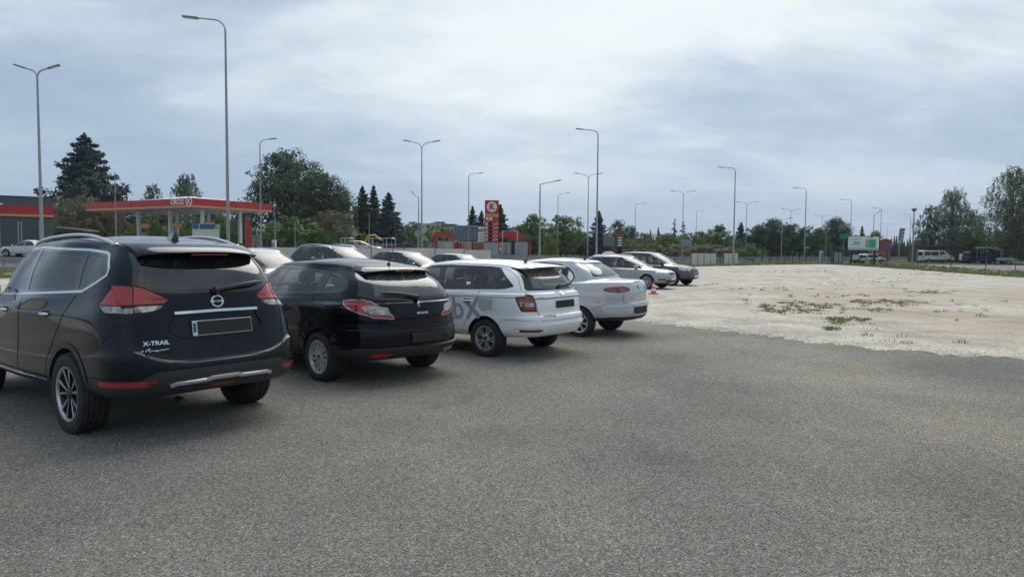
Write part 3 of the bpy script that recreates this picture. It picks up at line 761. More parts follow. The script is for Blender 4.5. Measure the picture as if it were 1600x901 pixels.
# ---------------------------------------------------------------- the large dark SUV in front
def build_suv():
    root = car_root('suv', 'large blue-black SUV with silver roof rails, nearest of the row, tailgate to the viewer', 'car', (-2.535, 6.134, 2.475))
    P = paint('paint_blue_black', (0.0035, 0.0055, 0.012), 0.0, 0.35, dustk=.008)
    rows = body_rows(4.69, .905, (.36, .80, (1.09, 1.04, .98)), (1.245, 1.20, 1.12, .145, 3.66, .80, .865, .78),
                     (1.668, 1.725, 1.655, .43, 2.86, .60, .715), dr=.50, drr=.42, cz=-.14, nr=3.5, df=.8, x_mid=.09, x_sh=.115, bow=.035, zf_bump=.72)
    sh = Shell(rows, .045)
    cxr, cxf, rw = 1.04, 3.745, .363
    dlo = [(3.46, 1.14), (2.57, 1.19), (1.19, 1.245), (.94, 1.28), (.69, 1.375), (.61, 1.42), (.62, 1.46), (.74, 1.565), (.80, 1.585), (1.12, 1.610), (2.1, 1.628), (2.5, 1.605), (2.8, 1.54), (3.15, 1.38)]
    windows(sh, dlo, [
        (M['glass'], [L_(2.20, 1.62, 2.22, 1.16, (3, 1.3))]),
        (M['glass_dark'], [L_(2.10, 1.62, 2.11, 1.16, (1.5, 1.4)), L_(1.17, 1.6, 1.06, 1.2, (1.5, 1.4))]),
        (M['glass_dark'], [L_(1.09, 1.6, .99, 1.2, (.6, 1.4))])], M['glass_dark'], chrome=M['chrome'])
    SH['xt'] = (sh.bvh, root)
    rwin = [(-.64, 1.30), (-.35, 1.265), (.35, 1.265), (.64, 1.30), (.555, 1.60), (-.555, 1.60)]
    sh.region('B', rwin, 'tailgate_band', M['gloss_black'], off=.006, lim=1.0, nmin=.2)
    sh.region('B', rwin, 'rear_window', M['glass_dark'], off=-.028, lim=1.0, nmin=.2, push=-.002)
    sh.region('F', [(-.74, 1.15), (.74, 1.15), (.58, 1.58), (-.58, 1.58)], 'windscreen', M['glass'], lim=2.4)
    # matt cladding round the foot of the body
    for s in (1, -1):
        for cx in (cxr, cxf):
            sh.region('S', arc_poly(cx, rw, .455, -12, 192), 'arch_cladding', M['grey_trim'], s, push=.006, key='arch_cladding%d%d' % (s, cx))
            sh.region('S', arc_poly(cx, rw, .405), 'HOLE', GAS, s, key='HOLE')
        sh.region('S', [(cxr + .45, .2), (cxf - .45, .2), (cxf - .45, .46), (cxr + .45, .46)], 'sill_cladding', M['grey_trim'], s, push=.006)
        sh.region('S', [(-.1, .2), (cxr - .44, .2), (cxr - .44, .565), (-.1, .565)], 'bumper_cladding', M['grey_trim'], s, key='bumper_cladding', push=.004, nmin=.3)
    sh.region('B', [(-1, .2), (1, .2), (1, .565), (-1, .565)], 'bumper_cladding', M['grey_trim'], key='bumper_cladding', lim=.8, push=.004)
    sh.region('B', [(-.80, .5), (.80, .5), (.58, .625), (-.58, .625)], 'bumper_cladding', M['grey_trim'], key='bumper_cladding', lim=.8, push=.004)
    sh.region('F', [(-1, .2), (1, .2), (1, .55), (-1, .55)], 'front_bumper', M['grey_trim'], lim=4)
    sh.region('F', [(-.5, .62), (.5, .62), (.62, .9), (-.62, .9)], 'grille', M['gloss_black'], lim=4)
    for s in (1, -1):
        k = 'tail_light%d' % s
        top = [(.53, 1.17), (.455, 1.325), (-.3, 1.335), (-.3, 1.172)]
        sh.region('S', top, 'tail_light', M['gap'], s, off=.008, key=k, ycut=0.74)
        sh.region('S', [(.53, 1.172), (-.3, 1.172), (-.3, 1.095), (.41, 1.105)], 'tail_light', M['gap'], s, off=.006, key=k, ycut=0.74)
        rt = [(.41 * s, 1.213), (.58 * s, 1.312), (.64 * s, 1.328), (0.74 * s, 1.332), (0.74 * s, 1.172), (.45 * s, 1.18)]
        rb = [(.41 * s, 1.205), (.6 * s, 1.172), (0.74 * s, 1.172), (0.74 * s, 1.095), (.70 * s, 1.10), (.50 * s, 1.115)]
        sh.region('B', rt, 'tail_light', M['gap'], off=.008, key=k, lim=.7, nmin=.15)
        sh.region('B', rb, 'tail_light', M['gap'], off=.006, key=k, lim=.7, nmin=.15)
        sh.region('S', top, 'tail_light', M['red_lamp'], s, off=-.002, key=k, ycut=0.74)
        sh.region('S', [(.53, 1.166), (-.3, 1.166), (-.3, 1.10), (.40, 1.11)], 'tail_light', M['smoke_lamp'], s, off=-.002, key=k, ycut=0.74)
        sh.region('B', rt, 'tail_light', M['red_lamp'], off=-.002, key=k, lim=.7, nmin=.15)
        sh.region('B', [(.43 * s, 1.188), (.60 * s, 1.166), (0.74 * s, 1.166), (0.74 * s, 1.10), (.70 * s, 1.105), (.51 * s, 1.12)], 'tail_light', M['smoke_lamp'], off=-.002, key=k, lim=.7, nmin=.15)
        sh.region('B', [(.49 * s, 1.165), (.64 * s, 1.163), (.62 * s, 1.112), (.54 * s, 1.122)], 'tail_light', M['clear_lamp'], key=k, lim=.7, nmin=.15)
        sh.region('S', [(.36, 1.162), (.20, 1.162), (.18, 1.108), (.33, 1.112)], 'tail_light', M['clear_lamp'], s, key=k, ycut=0.74)
        sh.region('B', [(.68 * s, .510), (1.05 * s, .510), (1.05 * s, .554), (.67 * s, .554)], 'rear_reflector', M['reflector'], key='refl%d' % s, lim=.8, push=.006, nmin=.08)
        sh.region('S', [(-.2, .510), (.25, .510), (.23, .554), (-.2, .554)], 'rear_reflector', M['reflector'], s, key='refl%d' % s, push=.006, nmin=.3)
        sh.region('F', [(.55 * s, .84), (.95 * s, .86), (.95 * s, .98), (.6 * s, .93)], 'headlight', M['head_lamp'], key='head%d' % s, lim=3.9)
    for s in (1, -1):
        for cx in (cxr, cxf): wheel_house(sh, root, cx, rw, .405, s)
    # seams
    g = MB().mat(GAS)
    for s in (1, -1):
        sh.strip(g, 'B', [(.665 * s, 1.345), (.635 * s, 1.31), (.68 * s, 1.09), (.67 * s, .93), (.655 * s, .84), (.62 * s, .735), (.53 * s, .69), (0, .68)], .009, .0015)
        sh.strip(g, 'S', [(1.02, 1.23), (1.14, 1.05), (1.36, .80), (1.50, .62), (1.54, .48)], .008, .001, s)
        sh.strip(g, 'S', [(2.17, 1.16), (2.24, .9), (2.24, .48)], .008, .001, s)
        sh.strip(g, 'S', [(3.42, 1.10), (3.36, .9), (3.28, .62), (3.26, .5)], .008, .001, s)
        sh.strip(g, 'S', [(.18, 1.07), (.42, .80), (.60, .79)], .007, .001, s)
        sh.strip(g, 'B', [(.66 * s, .835), (.80 * s, .835), (.88 * s, .835)], .008, .001)
    sh.strip(g, 'B', [(-.52, 1.215), (-.25, 1.225), (.25, 1.225), (.52, 1.215)], .006, .001)
    g.build_each('panel_gap', root)
    c = MB().mat(M['chrome']); sh.strip(c, 'B', [(.385, 1.095), (0, 1.10), (-.385, 1.095)], .028, .016); c.build('tailgate_trim', root)
    c = MB().mat(M['satin'])
    sh.strip(c, 'B', [(.47, .50), (.42, .515), (.15, .52), (.12, .53), (-.12, .53), (-.15, .52), (-.42, .515), (-.47, .50)], .034, .022, step=.03); c.build('bumper_trim', root)
    c = MB().mat(M['satin'])
    for s in (1, -1): sh.strip(c, 'S', [(cxr + .52, .43), (cxf - .5, .43)], .022, .012, s)
    c.build('sill_trim', root)
    # recess round the plate, read as two raised edges and a shelf
    e = MB().mat(P); sh.strip(e, 'B', [(.44, .955), (.38, 1.05), (.37, 1.09)], .03, .012); sh.strip(e, 'B', [(-.44, .955), (-.38, 1.05), (-.37, 1.09)], .03, .012)
    sh.strip(e, 'B', [(.44, .955), (.34, .893), (0, .885), (-.34, .893), (-.44, .955)], .03, .010); e.build('plate_surround', root, smooth=True)
    number_plate(root, sh, 'B', -.03, .955, w=.56, h=.13)
    # round maker's emblem: ring and bar
    m = sh.frame('B', 0, 1.178); Q = m.to_3x3(); mb = MB().mat(M['chrome'])
    pts = [m @ Vector((.052 * math.cos(a), .048 * math.sin(a), .008)) for a in [2 * math.pi * k / 28 for k in range(29)]]
    mb.tube(pts, .0085, 8); mb.box(m @ Vector((0, 0, .012)), (.125, .020, .012), M=Q, bev=.004); mb.build('emblem', root, smooth=True)
    lettering(root, sh, 'B', 0, 1.177, 'NISSAN', .019, M['gloss_black'], out=.019)
    lettering(root, sh, 'B', .545, .858, 'X-TRAIL', .047, M['letter'], xs=1.12, bold=.0015, out=.003, space=1.05)
    lettering(root, sh, 'B', .46, .79, '-Jaguar', .032, M['letter'], xs=1.25, shear=.5, out=.003) if False else None
    q = MB().mat(M['letter'])   # short illegible script sticker under the badge
    scr = [(.575, .783), (.555, .790), (.54, .782), (.53, .792), (.515, .800), (.50, .806), (.515, .790), (.505, .778), (.49, .790), (.475, .782), (.462, .790), (.45, .772), (.455, .790), (.435, .783), (.42, .790), (.40, .786), (.36, .794)]
    scr = [(a + .095, b + .012) for a, b in scr]; sh.strip(q, 'B', scr, .006, .002, step=.01); q.build('script_sticker', root)
    # spoiler over the rear window
    sp = MB().mat(P); n = 24; vs = []; prof = []
    for i in range(n + 1):
        y = -.555 + 1.11 * i / n; e = abs(y) / .555
        p, _ = sh.hit('T', .74, y * .97); zb = p.z
        tip_x = .21 + .17 * e ** 3; tip_z = 1.630 - .035 * e ** 2.5
        vs += [(.74, y * .97, zb + .004), (.55, y, sh.hit('T', .60, y * .97)[0].z + .010), (tip_x + .02, y, tip_z + .004), (tip_x, y, tip_z - .014), (tip_x + .05, y * .985, tip_z - .036), (.52, y * .95, tip_z - .045)]
    fs = []
    for i in range(n):
        for k in range(5): fs.append((i * 6 + k, i * 6 + k + 1, i * 6 + 7 + k, i * 6 + 6 + k))
    fs += [tuple(range(6)), tuple(n * 6 + k for k in range(5, -1, -1))]
    sp.add(vs, fs); so = sp.build('spoiler', root, smooth=True, angle=50)
    bl = MB().mat(M['dred_lamp']); bl.box((.235, 0, 1.592), (.03, .34, .018), bev=.004); bl.build('brake_light', so)
    # wiper, rails, aerial, tailgate grip
    w = MB().mat(M['black_trim']); P2, N2 = sh.drape('B', [(.02, 1.27), (-.20, 1.30), (-.48, 1.325)], 1, .04)
    P2 = [p + n * .035 for p, n in zip(P2, N2)]
    w.tube(P2, [.03] + [.022] * (len(P2) - 3) + [.014, .008], 8); p, n = sh.hit('B', 0, 1.265); w.tube([p, p + n * .045], .026, 12); w.build('rear_wiper', root, smooth=True)
    for s in (1, -1):
        pts = []
        for i in range(19):
            t = i / 18; x = .80 + 2.15 * t; y = s * (.575 + .01 * math.sin(math.pi * t)); zz = sh.hit('T', x, y)[0].z
            lift = .030 * min(1, t / .16) ** .8 * min(1, (1 - t) / .16) ** .8
            pts.append(Vector((x, y, zz + lift + .006)))
        rl = MB().mat(M['satin']); rl.tube(pts, [.012] + [.017] * 17 + [.011], 10)
        for t in (0.03, .97):
            i = int(t * 18); x = pts[i].x; zz = sh.hit('T', x, pts[i].y)[0].z
            rl.box((x, pts[i].y, (zz + pts[i].z) / 2), (.12, .03, pts[i].z - zz + .02), bev=.01)
        rl.build('roof_rail', root, smooth=True)
    zz = sh.hit('T', .95, 0)[0].z; f = MB().mat(M['gloss_black'])
    f.add([(1.06, -.03, zz - .01), (1.06, .03, zz - .01), (.86, .035, zz - .01), (.86, -.035, zz - .01), (.90, 0, zz + .075), (.865, 0, zz + .07), (.99, 0, zz + .03)],
          [(0, 1, 2, 3), (0, 6, 4, 5, 3), (1, 6, 4, 5, 2), (0, 1, 6), (2, 3, 5)]); f.build('shark_fin_aerial', root)
    h = MB().mat(GAS); m = sh.frame('B', -.09, .765); h.prism([(-.10, .03), (.10, .03), (.08, -.03), (-.08, -.03)], -.01, .004, 'Z')
    h.v = [tuple(m @ Vector(v)) for v in h.v]; h.build('tailgate_grip', root)
    fm = sh.frame('B', 0, .455); MB().mat(M['dred_lamp']).box(fm @ Vector((0, 0, .004)), (.22, .035, .02), M=fm.to_3x3(), bev=.006).build('fog_light', root)
    ex = MB().mat(M['grey_trim']); ex.tube([(.28, .30, .33), (.16, .30, .32)], .028, 14); ex.build('exhaust_pipe', root, smooth=True)
    for s in (1, -1):
        door_handle(root, sh, 1.52, 1.04, M['chrome'], s); door_handle(root, sh, 2.60, 1.02, M['chrome'], s); mirror(root, sh, 3.32, 1.14, P, s)
        add_wheel(root, cxr, s * .785, rw, .235, 'x'); add_wheel(root, cxf, s * .785, rw, .235, 'x')
    seats(root, 2.25, 1.35, .66, M['seat'], dash=3.15)
    sh.finish(root, P)
    return root

# ---------------------------------------------------------------- black estate
def build_black_estate():
    root = car_root('estate_car', 'glossy black estate car with silver wheel trims between the big SUV and white estate', 'car', (-1.116, 8.602, 2.395))
    P = paint('paint_black', (0.0025, 0.003, 0.007), 0.0, 0.3, dustk=.008)
    rows = body_rows(4.56, .895, (.28, .70, (1.0, .93, .86)), (1.05, 1.04, .98, .10, 3.40, .80, .845, .76),
                     (1.42, 1.49, 1.425, .47, 2.72, .52, .64), dr=.60, nr=2.7, cz=-.04, df=.85, x_mid=.03, x_sh=.055, bow=.05, x_b3=.02)
    sh = Shell(rows, .045)
    cxr, cxf, rw = .95, 3.65, .316
    dlo = [(3.26, .99), (2.5, 1.03), (1.3, 1.085), (.95, 1.105), (.66, 1.135), (.55, 1.17), (.545, 1.215), (.62, 1.265), (.85, 1.322), (1.15, 1.37), (1.5, 1.40), (2.1, 1.42), (2.5, 1.40), (2.85, 1.30)]
    windows(sh, dlo, [
        (M['glass'], [L_(2.08, 1.42, 2.22, 1.02, (3, 1.2))]),
        (M['glass'], [L_(2.02, 1.42, 2.16, 1.02, (1.7, 1.2)), L_(1.39, 1.42, 1.31, 1.02, (1.7, 1.2))]),
        (M['glass'], [L_(1.36, 1.42, 1.28, 1.02, (1.2, 1.2)), L_(1.17, 1.42, 1.12, 1.02, (1.3, 1.2))]),
        (M['glass'], [L_(1.04, 1.42, .99, 1.02, (.7, 1.2))])], M['glass'])
    SH['mg'] = (sh.bvh, root)
    rwin = [(-.70, 1.10), (-.55, 1.055), (-.2, 1.035), (.2, 1.035), (.55, 1.055), (.70, 1.10), (.54, 1.385), (-.54, 1.385)]
    sh.region('B', rwin, 'tailgate_band', M['gloss_black'], off=.004, lim=1.0, nmin=.2)
    sh.region('B', [(-.56, 1.09), (-.2, 1.07), (.2, 1.07), (.56, 1.09), (.47, 1.36), (-.47, 1.36)], 'rear_window', M['glass_rear'], lim=1.0, nmin=.2, push=-.002)
    sh.region('F', [(-.70, 1.03), (.70, 1.03), (.54, 1.38), (-.54, 1.38)], 'windscreen', M['glass'], lim=2.3)
    for s in (1, -1):
        for cx in (cxr, cxf): sh.region('S', arc_poly(cx, rw, .355), 'HOLE', GAS, s, key='HOLE')
        sh.region('S', [(-.1, .2), (cxr - .36, .2), (cxr - .36, .445), (-.1, .445)], 'bumper_trim', M['black_trim'], s, key='bumper_trim', push=.003, nmin=.25)
        k = 'tail_light%d' % s
        a = [(.50, 1.028), (.40, 1.045), (-.2, 1.052), (-.2, .86), (.18, .872), (.32, .925), (.45, .995)]
        b = [(.40 * s, .99), (.62 * s, 1.03), (0.66 * s, 1.062), (0.66 * s, .865), (.62 * s, .845), (.385 * s, .822)]
        sh.region('S', a, 'tail_light', M['clear_lamp'], s, off=.010, key=k, ycut=0.66); sh.region('B', b, 'tail_light', M['clear_lamp'], off=.008, key=k, lim=.6, nmin=.15)
        sh.region('S', a, 'tail_light', M['red_lamp'], s, key=k, ycut=0.66); sh.region('B', b, 'tail_light', M['red_lamp'], key=k, lim=.6, nmin=.15)
        sh.region('B', [(.36 * s, .972), (.45 * s, .965), (.42 * s, .88), (.36 * s, .87)], 'tail_light', P, key=k, lim=.6, nmin=.15)
        sh.region('B', [(.45 * s, .968), (.62 * s, .985), (0.66 * s, .992), (0.66 * s, .895), (.62 * s, .882), (.42 * s, .868)], 'tail_light', M['clear_lamp'], key=k, lim=.6, nmin=.15)
        sh.region('S', [(.20, .992), (.25, .965), (.20, .91), (-.2, .893), (-.2, .992)], 'tail_light', M['clear_lamp'], s, key=k, ycut=0.66)
        sh.region('B', [(.40 * s, .405), (.64 * s, .415), (.64 * s, .365), (.44 * s, .36)], 'rear_reflector', M['reflector'], key='refl%d' % s, lim=.6, push=.012)
        sh.region('F', [(.50 * s, .70), (.9 * s, .74), (.9 * s, .85), (.55 * s, .80)], 'headlight', M['head_lamp'], key='head%d' % s, lim=3.8)
    sh.region('B', [(-1, .2), (1, .2), (1, .445), (-1, .445)], 'bumper_trim', M['black_trim'], key='bumper_trim', lim=.8, push=.003)
    sh.region('B', [(.40, .405), (.64, .415), (.64, .365), (.44, .36)], 'rear_reflector', M['reflector'], key='refl1', lim=.6, push=.012)
    sh.region('B', [(-.40, .405), (-.64, .415), (-.64, .365), (-.44, .36)], 'rear_reflector', M['reflector'], key='refl-1', lim=.6, push=.012)
    for s in (1, -1):
        for cx in (cxr, cxf): wheel_house(sh, root, cx, rw, .355, s)
    g = MB().mat(GAS)
    for s in (1, -1):
        sh.strip(g, 'B', [(.60 * s, 1.38), (.76 * s, 1.08), (.68 * s, 1.02), (.66 * s, .86), (.68 * s, .74), (.60 * s, .70), (0, .69)], .008, .001)
        sh.strip(g, 'S', [(1.12, 1.06), (1.14, .92), (1.26, .72), (1.38, .55), (1.40, .30)], .008, .001, s)
        sh.strip(g, 'S', [(2.18, 1.0), (2.2, .8), (2.18, .30)], .008, .001, s)
        sh.strip(g, 'S', [(3.2, .95), (3.15, .7), (3.10, .30)], .008, .001, s)
        sh.strip(g, 'S', [(.05, .72), (.40, .75), (.58, .62)], .007, .001, s)
    g.build_each('panel_gap', root)
    c = MB().mat(P)
    sh.strip(c, 'B', [(.78, .745), (.6, .735), (0, .725), (-.6, .735), (-.78, .745)], .035, .02); c.build('tailgate_lip', root, smooth=True)
    c = MB().mat(M['black_trim'])
    sh.strip(c, 'B', [(.80, .455), (.4, .45), (0, .45), (-.4, .45), (-.80, .455)], .05, .025); c.build('bumper_strip', root, smooth=True)
    number_plate(root, sh, 'B', -.10, .575, blue=False, frame=False)
    m = sh.frame('B', 0, .985); mb = MB().mat(M['chrome']); Q = m.to_3x3()
    dm = [(0, .052), (.030, 0), (0, -.052), (-.030, 0)]; di = [(0, .026), (.013, 0), (0, -.026), (-.013, 0)]
    for i in range(4):
        j = (i + 1) % 4; mb.add([m @ Vector((*dm[i], .004)), m @ Vector((*dm[j], .004)), m @ Vector((*di[j], .014)), m @ Vector((*di[i], .014))], [(0, 1, 2, 3)])
    mb.build('emblem', root)
    lettering(root, sh, 'B', -.04, .872, 'MEGANE', .036, M['letter'], xs=1.15, bold=.0006, space=1.15)
    sp = MB().mat(P); n = 20; vs = []
    for i in range(n + 1):
        y = -.515 + 1.03 * i / n; e = abs(y) / .515
        z1 = sh.hit('T', .78, y)[0].z; tx = .33 + .12 * e ** 3; tz = 1.412 - .035 * e ** 2.4
        vs += [(.78, y, z1 + .003), (.60, y, sh.hit('T', .66, y * .98)[0].z + .010), (tx + .02, y, tz + .004), (tx, y, tz - .010), (tx + .01, y, tz - .034), (.54, y * .97, tz - .045)]
    fs = []
    for i in range(n):
        for k in range(5): fs.append((i * 6 + k, i * 6 + k + 1, i * 6 + 7 + k, i * 6 + 6 + k))
    fs += [tuple(range(6)), tuple(n * 6 + k for k in range(5, -1, -1))]
    so = sp.add(vs, fs).build('spoiler', root, smooth=True, angle=50)
    bl = MB().mat(M['dred_lamp']); bl.box((.345, 0, 1.386), (.03, .30, .026), bev=.004); bl.build('brake_light', so)
    w = MB().mat(M['black_trim']); P2, N2 = sh.drape('B', [(.0, 1.055), (.25, 1.095), (.50, 1.115)], 1, .04); P2 = [p + n * .035 for p, n in zip(P2, N2)]
    w.tube(P2, [.030] + [.022] * (len(P2) - 3) + [.014, .006], 8); p, n = sh.hit('B', 0, 1.045); w.tube([p, p + n * .05], .03, 12); w.build('rear_wiper', root, smooth=True)
    p = sh.hit('T', .66, 0)[0]; a = MB().mat(M['black_trim']); a.lathe([(.03, -.01), (.022, .03), (.006, .05)], 12, 'Z', p); a.tube([p + Vector((0, 0, .03)), p + Vector((-.13, 0, .30))], [.006, .003], 6); a.build('aerial', root)
    for s in (1, -1):
        door_handle(root, sh, 1.72, .88, P, s); door_handle(root, sh, 2.75, .86, P, s); mirror(root, sh, 3.12, 1.0, P, s)
        add_wheel(root, cxr, s * .775, rw, .205, 'hub'); add_wheel(root, cxf, s * .775, rw, .205, 'hub')
    seats(root, 2.15, 1.25, .56, M['seat'], dash=2.95)
    sh.finish(root, P); return root

# ---------------------------------------------------------------- white estate with grey lettering on its side
def build_white_estate():
    root = car_root('estate_car', 'white estate car with large grey letters on its flank and yellow tailgate sticker', 'car', (.843, 10.806, 2.509))
    P = paint('paint_white', (0.80, 0.82, 0.83), 0.0, 0.4, dustk=.06)
    rows = body_rows(4.26, .862, (.31, .66, (1.0, .95, .86)), (1.055, 1.02, .97, .13, 3.18, .785, .82, .74),
                     (1.42, 1.475, 1.41, .43, 2.62, .55, .65), dr=.52, nr=3.3, df=.8, x_mid=.05, x_sh=.085, bow=.02)
    sh = Shell(rows, .035)
    cxr, cxf, rw = .945, 3.40, .300
    dlo = [(3.05, .985), (2.05, 1.02), (1.0, 1.045), (.62, 1.075), (.49, 1.108), (.50, 1.13), (.82, 1.36), (.90, 1.385), (1.05, 1.397), (1.85, 1.412), (2.3, 1.39), (2.62, 1.28)]
    windows(sh, dlo, [
        (M['glass'], [L_(2.04, 1.42, 1.97, 1.0, (3, 1.2))]),
        (M['glass'], [L_(1.93, 1.42, 1.86, 1.0, (1.6, 1.2)), L_(1.31, 1.42, 1.27, 1.0, (1.6, 1.2))]),
        (M['glass'], [L_(1.28, 1.42, 1.24, 1.0, (1.1, 1.2)), L_(1.14, 1.42, 1.05, 1.0, (1.2, 1.2))]),
        (M['glass'], [L_(1.04, 1.42, .94, 1.0, (.7, 1.2))])], M['glass'])
    SH['fa'] = (sh.bvh, root)
    rwin = [(-.66, 1.05), (.66, 1.05), (.67, 1.08), (.535, 1.385), (-.535, 1.385), (-.67, 1.08)]
    sh.region('B', rwin, 'tailgate_band', M['gloss_black'], off=.0, lim=1.0, nmin=.2)
    sh.region('B', [(-.57, 1.085), (.57, 1.085), (.475, 1.365), (-.475, 1.365)], 'rear_window', M['glass_rear'], lim=1.0, nmin=.2, push=-.002)
    sh.region('F', [(-.68, 1.01), (.68, 1.01), (.55, 1.36), (-.55, 1.36)], 'windscreen', M['glass'], lim=2.2)
    for s in (1, -1):
        for cx in (cxr, cxf): sh.region('S', arc_poly(cx, rw, .350), 'HOLE', GAS, s, key='HOLE')
        k = 'tail_light%d' % s
        sh.region('S', [(.40, .955), (.36, .965), (-.2, 1.02), (-.2, .74), (.29, .74)], 'tail_light', M['gloss_black'], s, key=k, ycut=0.74)
        sh.region('B', [(.655 * s, .988), (0.74 * s, 1.02), (0.74 * s, .74), (.62 * s, .74)], 'tail_light', M['gloss_black'], key=k, lim=.6, nmin=.15)
        sh.region('S', [(.34, .925), (-.2, .985), (-.2, .765), (.26, .765)], 'tail_light', M['red_lamp'], s, key=k, ycut=0.74)
        sh.region('B', [(.675 * s, .952), (0.74 * s, .985), (0.74 * s, .765), (.645 * s, .765)], 'tail_light', M['red_lamp'], key=k, lim=.6, nmin=.15)
        sh.region('B', [(.67 * s, .88), (.80 * s, .89), (.80 * s, .82), (.655 * s, .815)], 'tail_light', M['clear_lamp'], key=k, lim=.6, nmin=.15)
        sh.region('S', [(.30, .86), (.24, .90), (.24, .80), (.28, .80)], 'tail_light', M['dred_lamp'], s, key=k, ycut=0.74)
        sh.region('B', [(.54 * s, .475), (1.05 * s, .475), (1.05 * s, .44), (.58 * s, .435)], 'rear_reflector', M['dred_lamp'], key='refl%d' % s, lim=.35, push=.003)
        sh.region('S', [(-.2, .475), (.26, .475), (.24, .44), (-.2, .44)], 'rear_reflector', M['dred_lamp'], s, key='refl%d' % s, push=.003)
        sh.region('F', [(.48 * s, .70), (.9 * s, .72), (.9 * s, .83), (.52 * s, .80)], 'headlight', M['head_lamp'], key='head%d' % s, lim=3.6)
    for s in (1, -1):
        for cx in (cxr, cxf): wheel_house(sh, root, cx, rw, .350, s)
    g = MB().mat(GAS)
    for s in (1, -1):
        sh.strip(g, 'B', [(.56 * s, 1.39), (.71 * s, 1.07), (.68 * s, 1.02), (.65 * s, .98), (.61 * s, .74), (.585 * s, .62), (.57 * s, .605), (0, .60)], .006, .001)
        sh.strip(g, 'S', [(1.08, 1.03), (1.10, .90), (1.24, .72), (1.34, .50), (1.44, .36), (1.9, .35)], .006, .001, s)
        sh.strip(g, 'S', [(2.03, 1.0), (2.05, .8), (2.04, .34)], .006, .001, s)
        sh.strip(g, 'S', [(2.98, .95), (2.92, .7), (2.88, .34)], .006, .001, s)
        sh.strip(g, 'S', [(.08, .60), (.35, .62), (.60, .60)], .006, .001, s)
        sh.strip(g, 'S', [(.08, .49), (.40, .485)], .006, .001, s)
        sh.strip(g, 'S', [(.40, .945), (1.4, .935), (2.9, .90)], .008, .0015, s)
    sh.strip(g, 'B', [(.65, .925), (0, .93), (-.65, .925)], .010, .001)
    g.build_each('panel_gap', root)
    c = MB().mat(P); sh.strip(c, 'B', [(.65, .95), (0, .955), (-.65, .95)], .03, .018); sh.strip(c, 'B', [(.80, .53), (0, .54), (-.80, .53)], .03, .010); c.build('tailgate_ledge', root, smooth=True)
    d = MB().mat(M['satin']); sh.strip(d, 'B', [(.60, .335), (0, .33), (-.60, .335)], .05, .006); d.build('bumper_skirt', root)
    number_plate(root, sh, 'B', -.04, .835, blue=False, frame=False)
    m = sh.frame('B', 0, 1.0); mb = MB().mat(M['gloss_black'])
    mb.lathe([(0, .004), (.036, .004), (.040, -.002)], 20, 'Z'); mb.mat(M['chrome']).lathe([(.036, .005), (.041, .005), (.042, -.002)], 20, 'Z')
    mb.v = [tuple(m @ Vector(v)) for v in mb.v]; mb.build('emblem', root, smooth=True)
    lettering(root, sh, 'B', .53, .945, 'SKODA', .026, M['satin'], xs=1.4, bold=.0006, out=.020)
    yl = pmat('sticker_yellow', (0.62, 0.42, 0.06), 0.5)
    lettering(root, sh, 'B', .40, .675, 'boxdirect', .062, yl, xs=1.1, bold=.0012, out=.007, name='sticker')
    gr = pmat('vinyl_grey', (0.30, 0.33, 0.37), 0.4)
    for s in (1,):
        o = lettering(root, sh, 'S', 1.45, .735, 'b', .50, gr, side=s, bold=.006, shear=-.18, xs=.95, out=.003, name='flank_letter')
        # the X: two crossing bands and a fading dotted patch behind it
        xm = MB().mat(gr)
        sh.strip(xm, 'S', [(1.35, .88), (1.04, .62)], .08, .003, s, step=.03)
        sh.strip(xm, 'S', [(1.09, .92), (1.28, .59)], .07, .0035, s, step=.03)
        xm.build('flank_letter', root)
        pm = MB().mat(pmat('vinyl_pale', (0.42, 0.45, 0.49), 0.45)); sh.strip(pm, 'S', [(1.07, .845), (.92, .84), (.80, .83)], .17, .002, s, step=.03)
        sh.strip(pm, 'S', [(1.02, .76), (.90, .75)], .07, .0025, s, step=.03)
        pm.build('flank_graphic', root)
        dm = MB().mat(gr)
        for i in range(11):
            for j in range(9):
                x = .86 - i * .026; z_ = .93 - j * .026 + (i % 2) * .013; q = .009 * (1 - i / 12)
                p, n = sh.hit('S', x, z_, s)
                dm.add([p + n * .003 + Vector((-q, 0, 0)), p + n * .003 + Vector((0, 0, q)), p + n * .003 + Vector((q, 0, 0)), p + n * .003 + Vector((0, 0, -q))], [(0, 1, 2, 3)])
        dm.build('flank_dots', root)
    sp = MB().mat(P); n = 20; vs = []
    for i in range(n + 1):
        y = -.53 + 1.06 * i / n; e = abs(y) / .53
        z1 = sh.hit('T', .74, y * .98)[0].z; tx = .27 + .06 * e ** 3; tz = 1.415 - .02 * e ** 2.4
        vs += [(.74, y * .98, z1 + .003), (.55, y, sh.hit('T', .60, y * .97)[0].z + .008), (tx + .02, y, tz + .004), (tx, y, tz - .008), (tx + .02, y, tz - .026), (.50, y * .97, tz - .035)]
    fs = []
    for i in range(n):
        for k in range(5): fs.append((i * 6 + k, i * 6 + k + 1, i * 6 + 7 + k, i * 6 + 6 + k))
    fs += [tuple(range(6)), tuple(n * 6 + k for k in range(5, -1, -1))]
    so = sp.add(vs, fs).build('spoiler', root, smooth=True, angle=50)
    bl = MB().mat(M['gloss_black']); bl.box((.292, 0, 1.394), (.03, .30, .020), bev=.004); bl.build('brake_light', so)
    w = MB().mat(M['black_trim']); P2, N2 = sh.drape('B', [(-.03, 1.09), (-.25, 1.115), (-.47, 1.125)], 1, .04); P2 = [p + n * .03 for p, n in zip(P2, N2)]
    w.tube(P2, [.026] + [.018] * (len(P2) - 3) + [.012, .006], 8); p, n = sh.hit('B', 0, 1.09); w.tube([p, p + n * .045], .028, 12); w.build('rear_wiper', root, smooth=True)
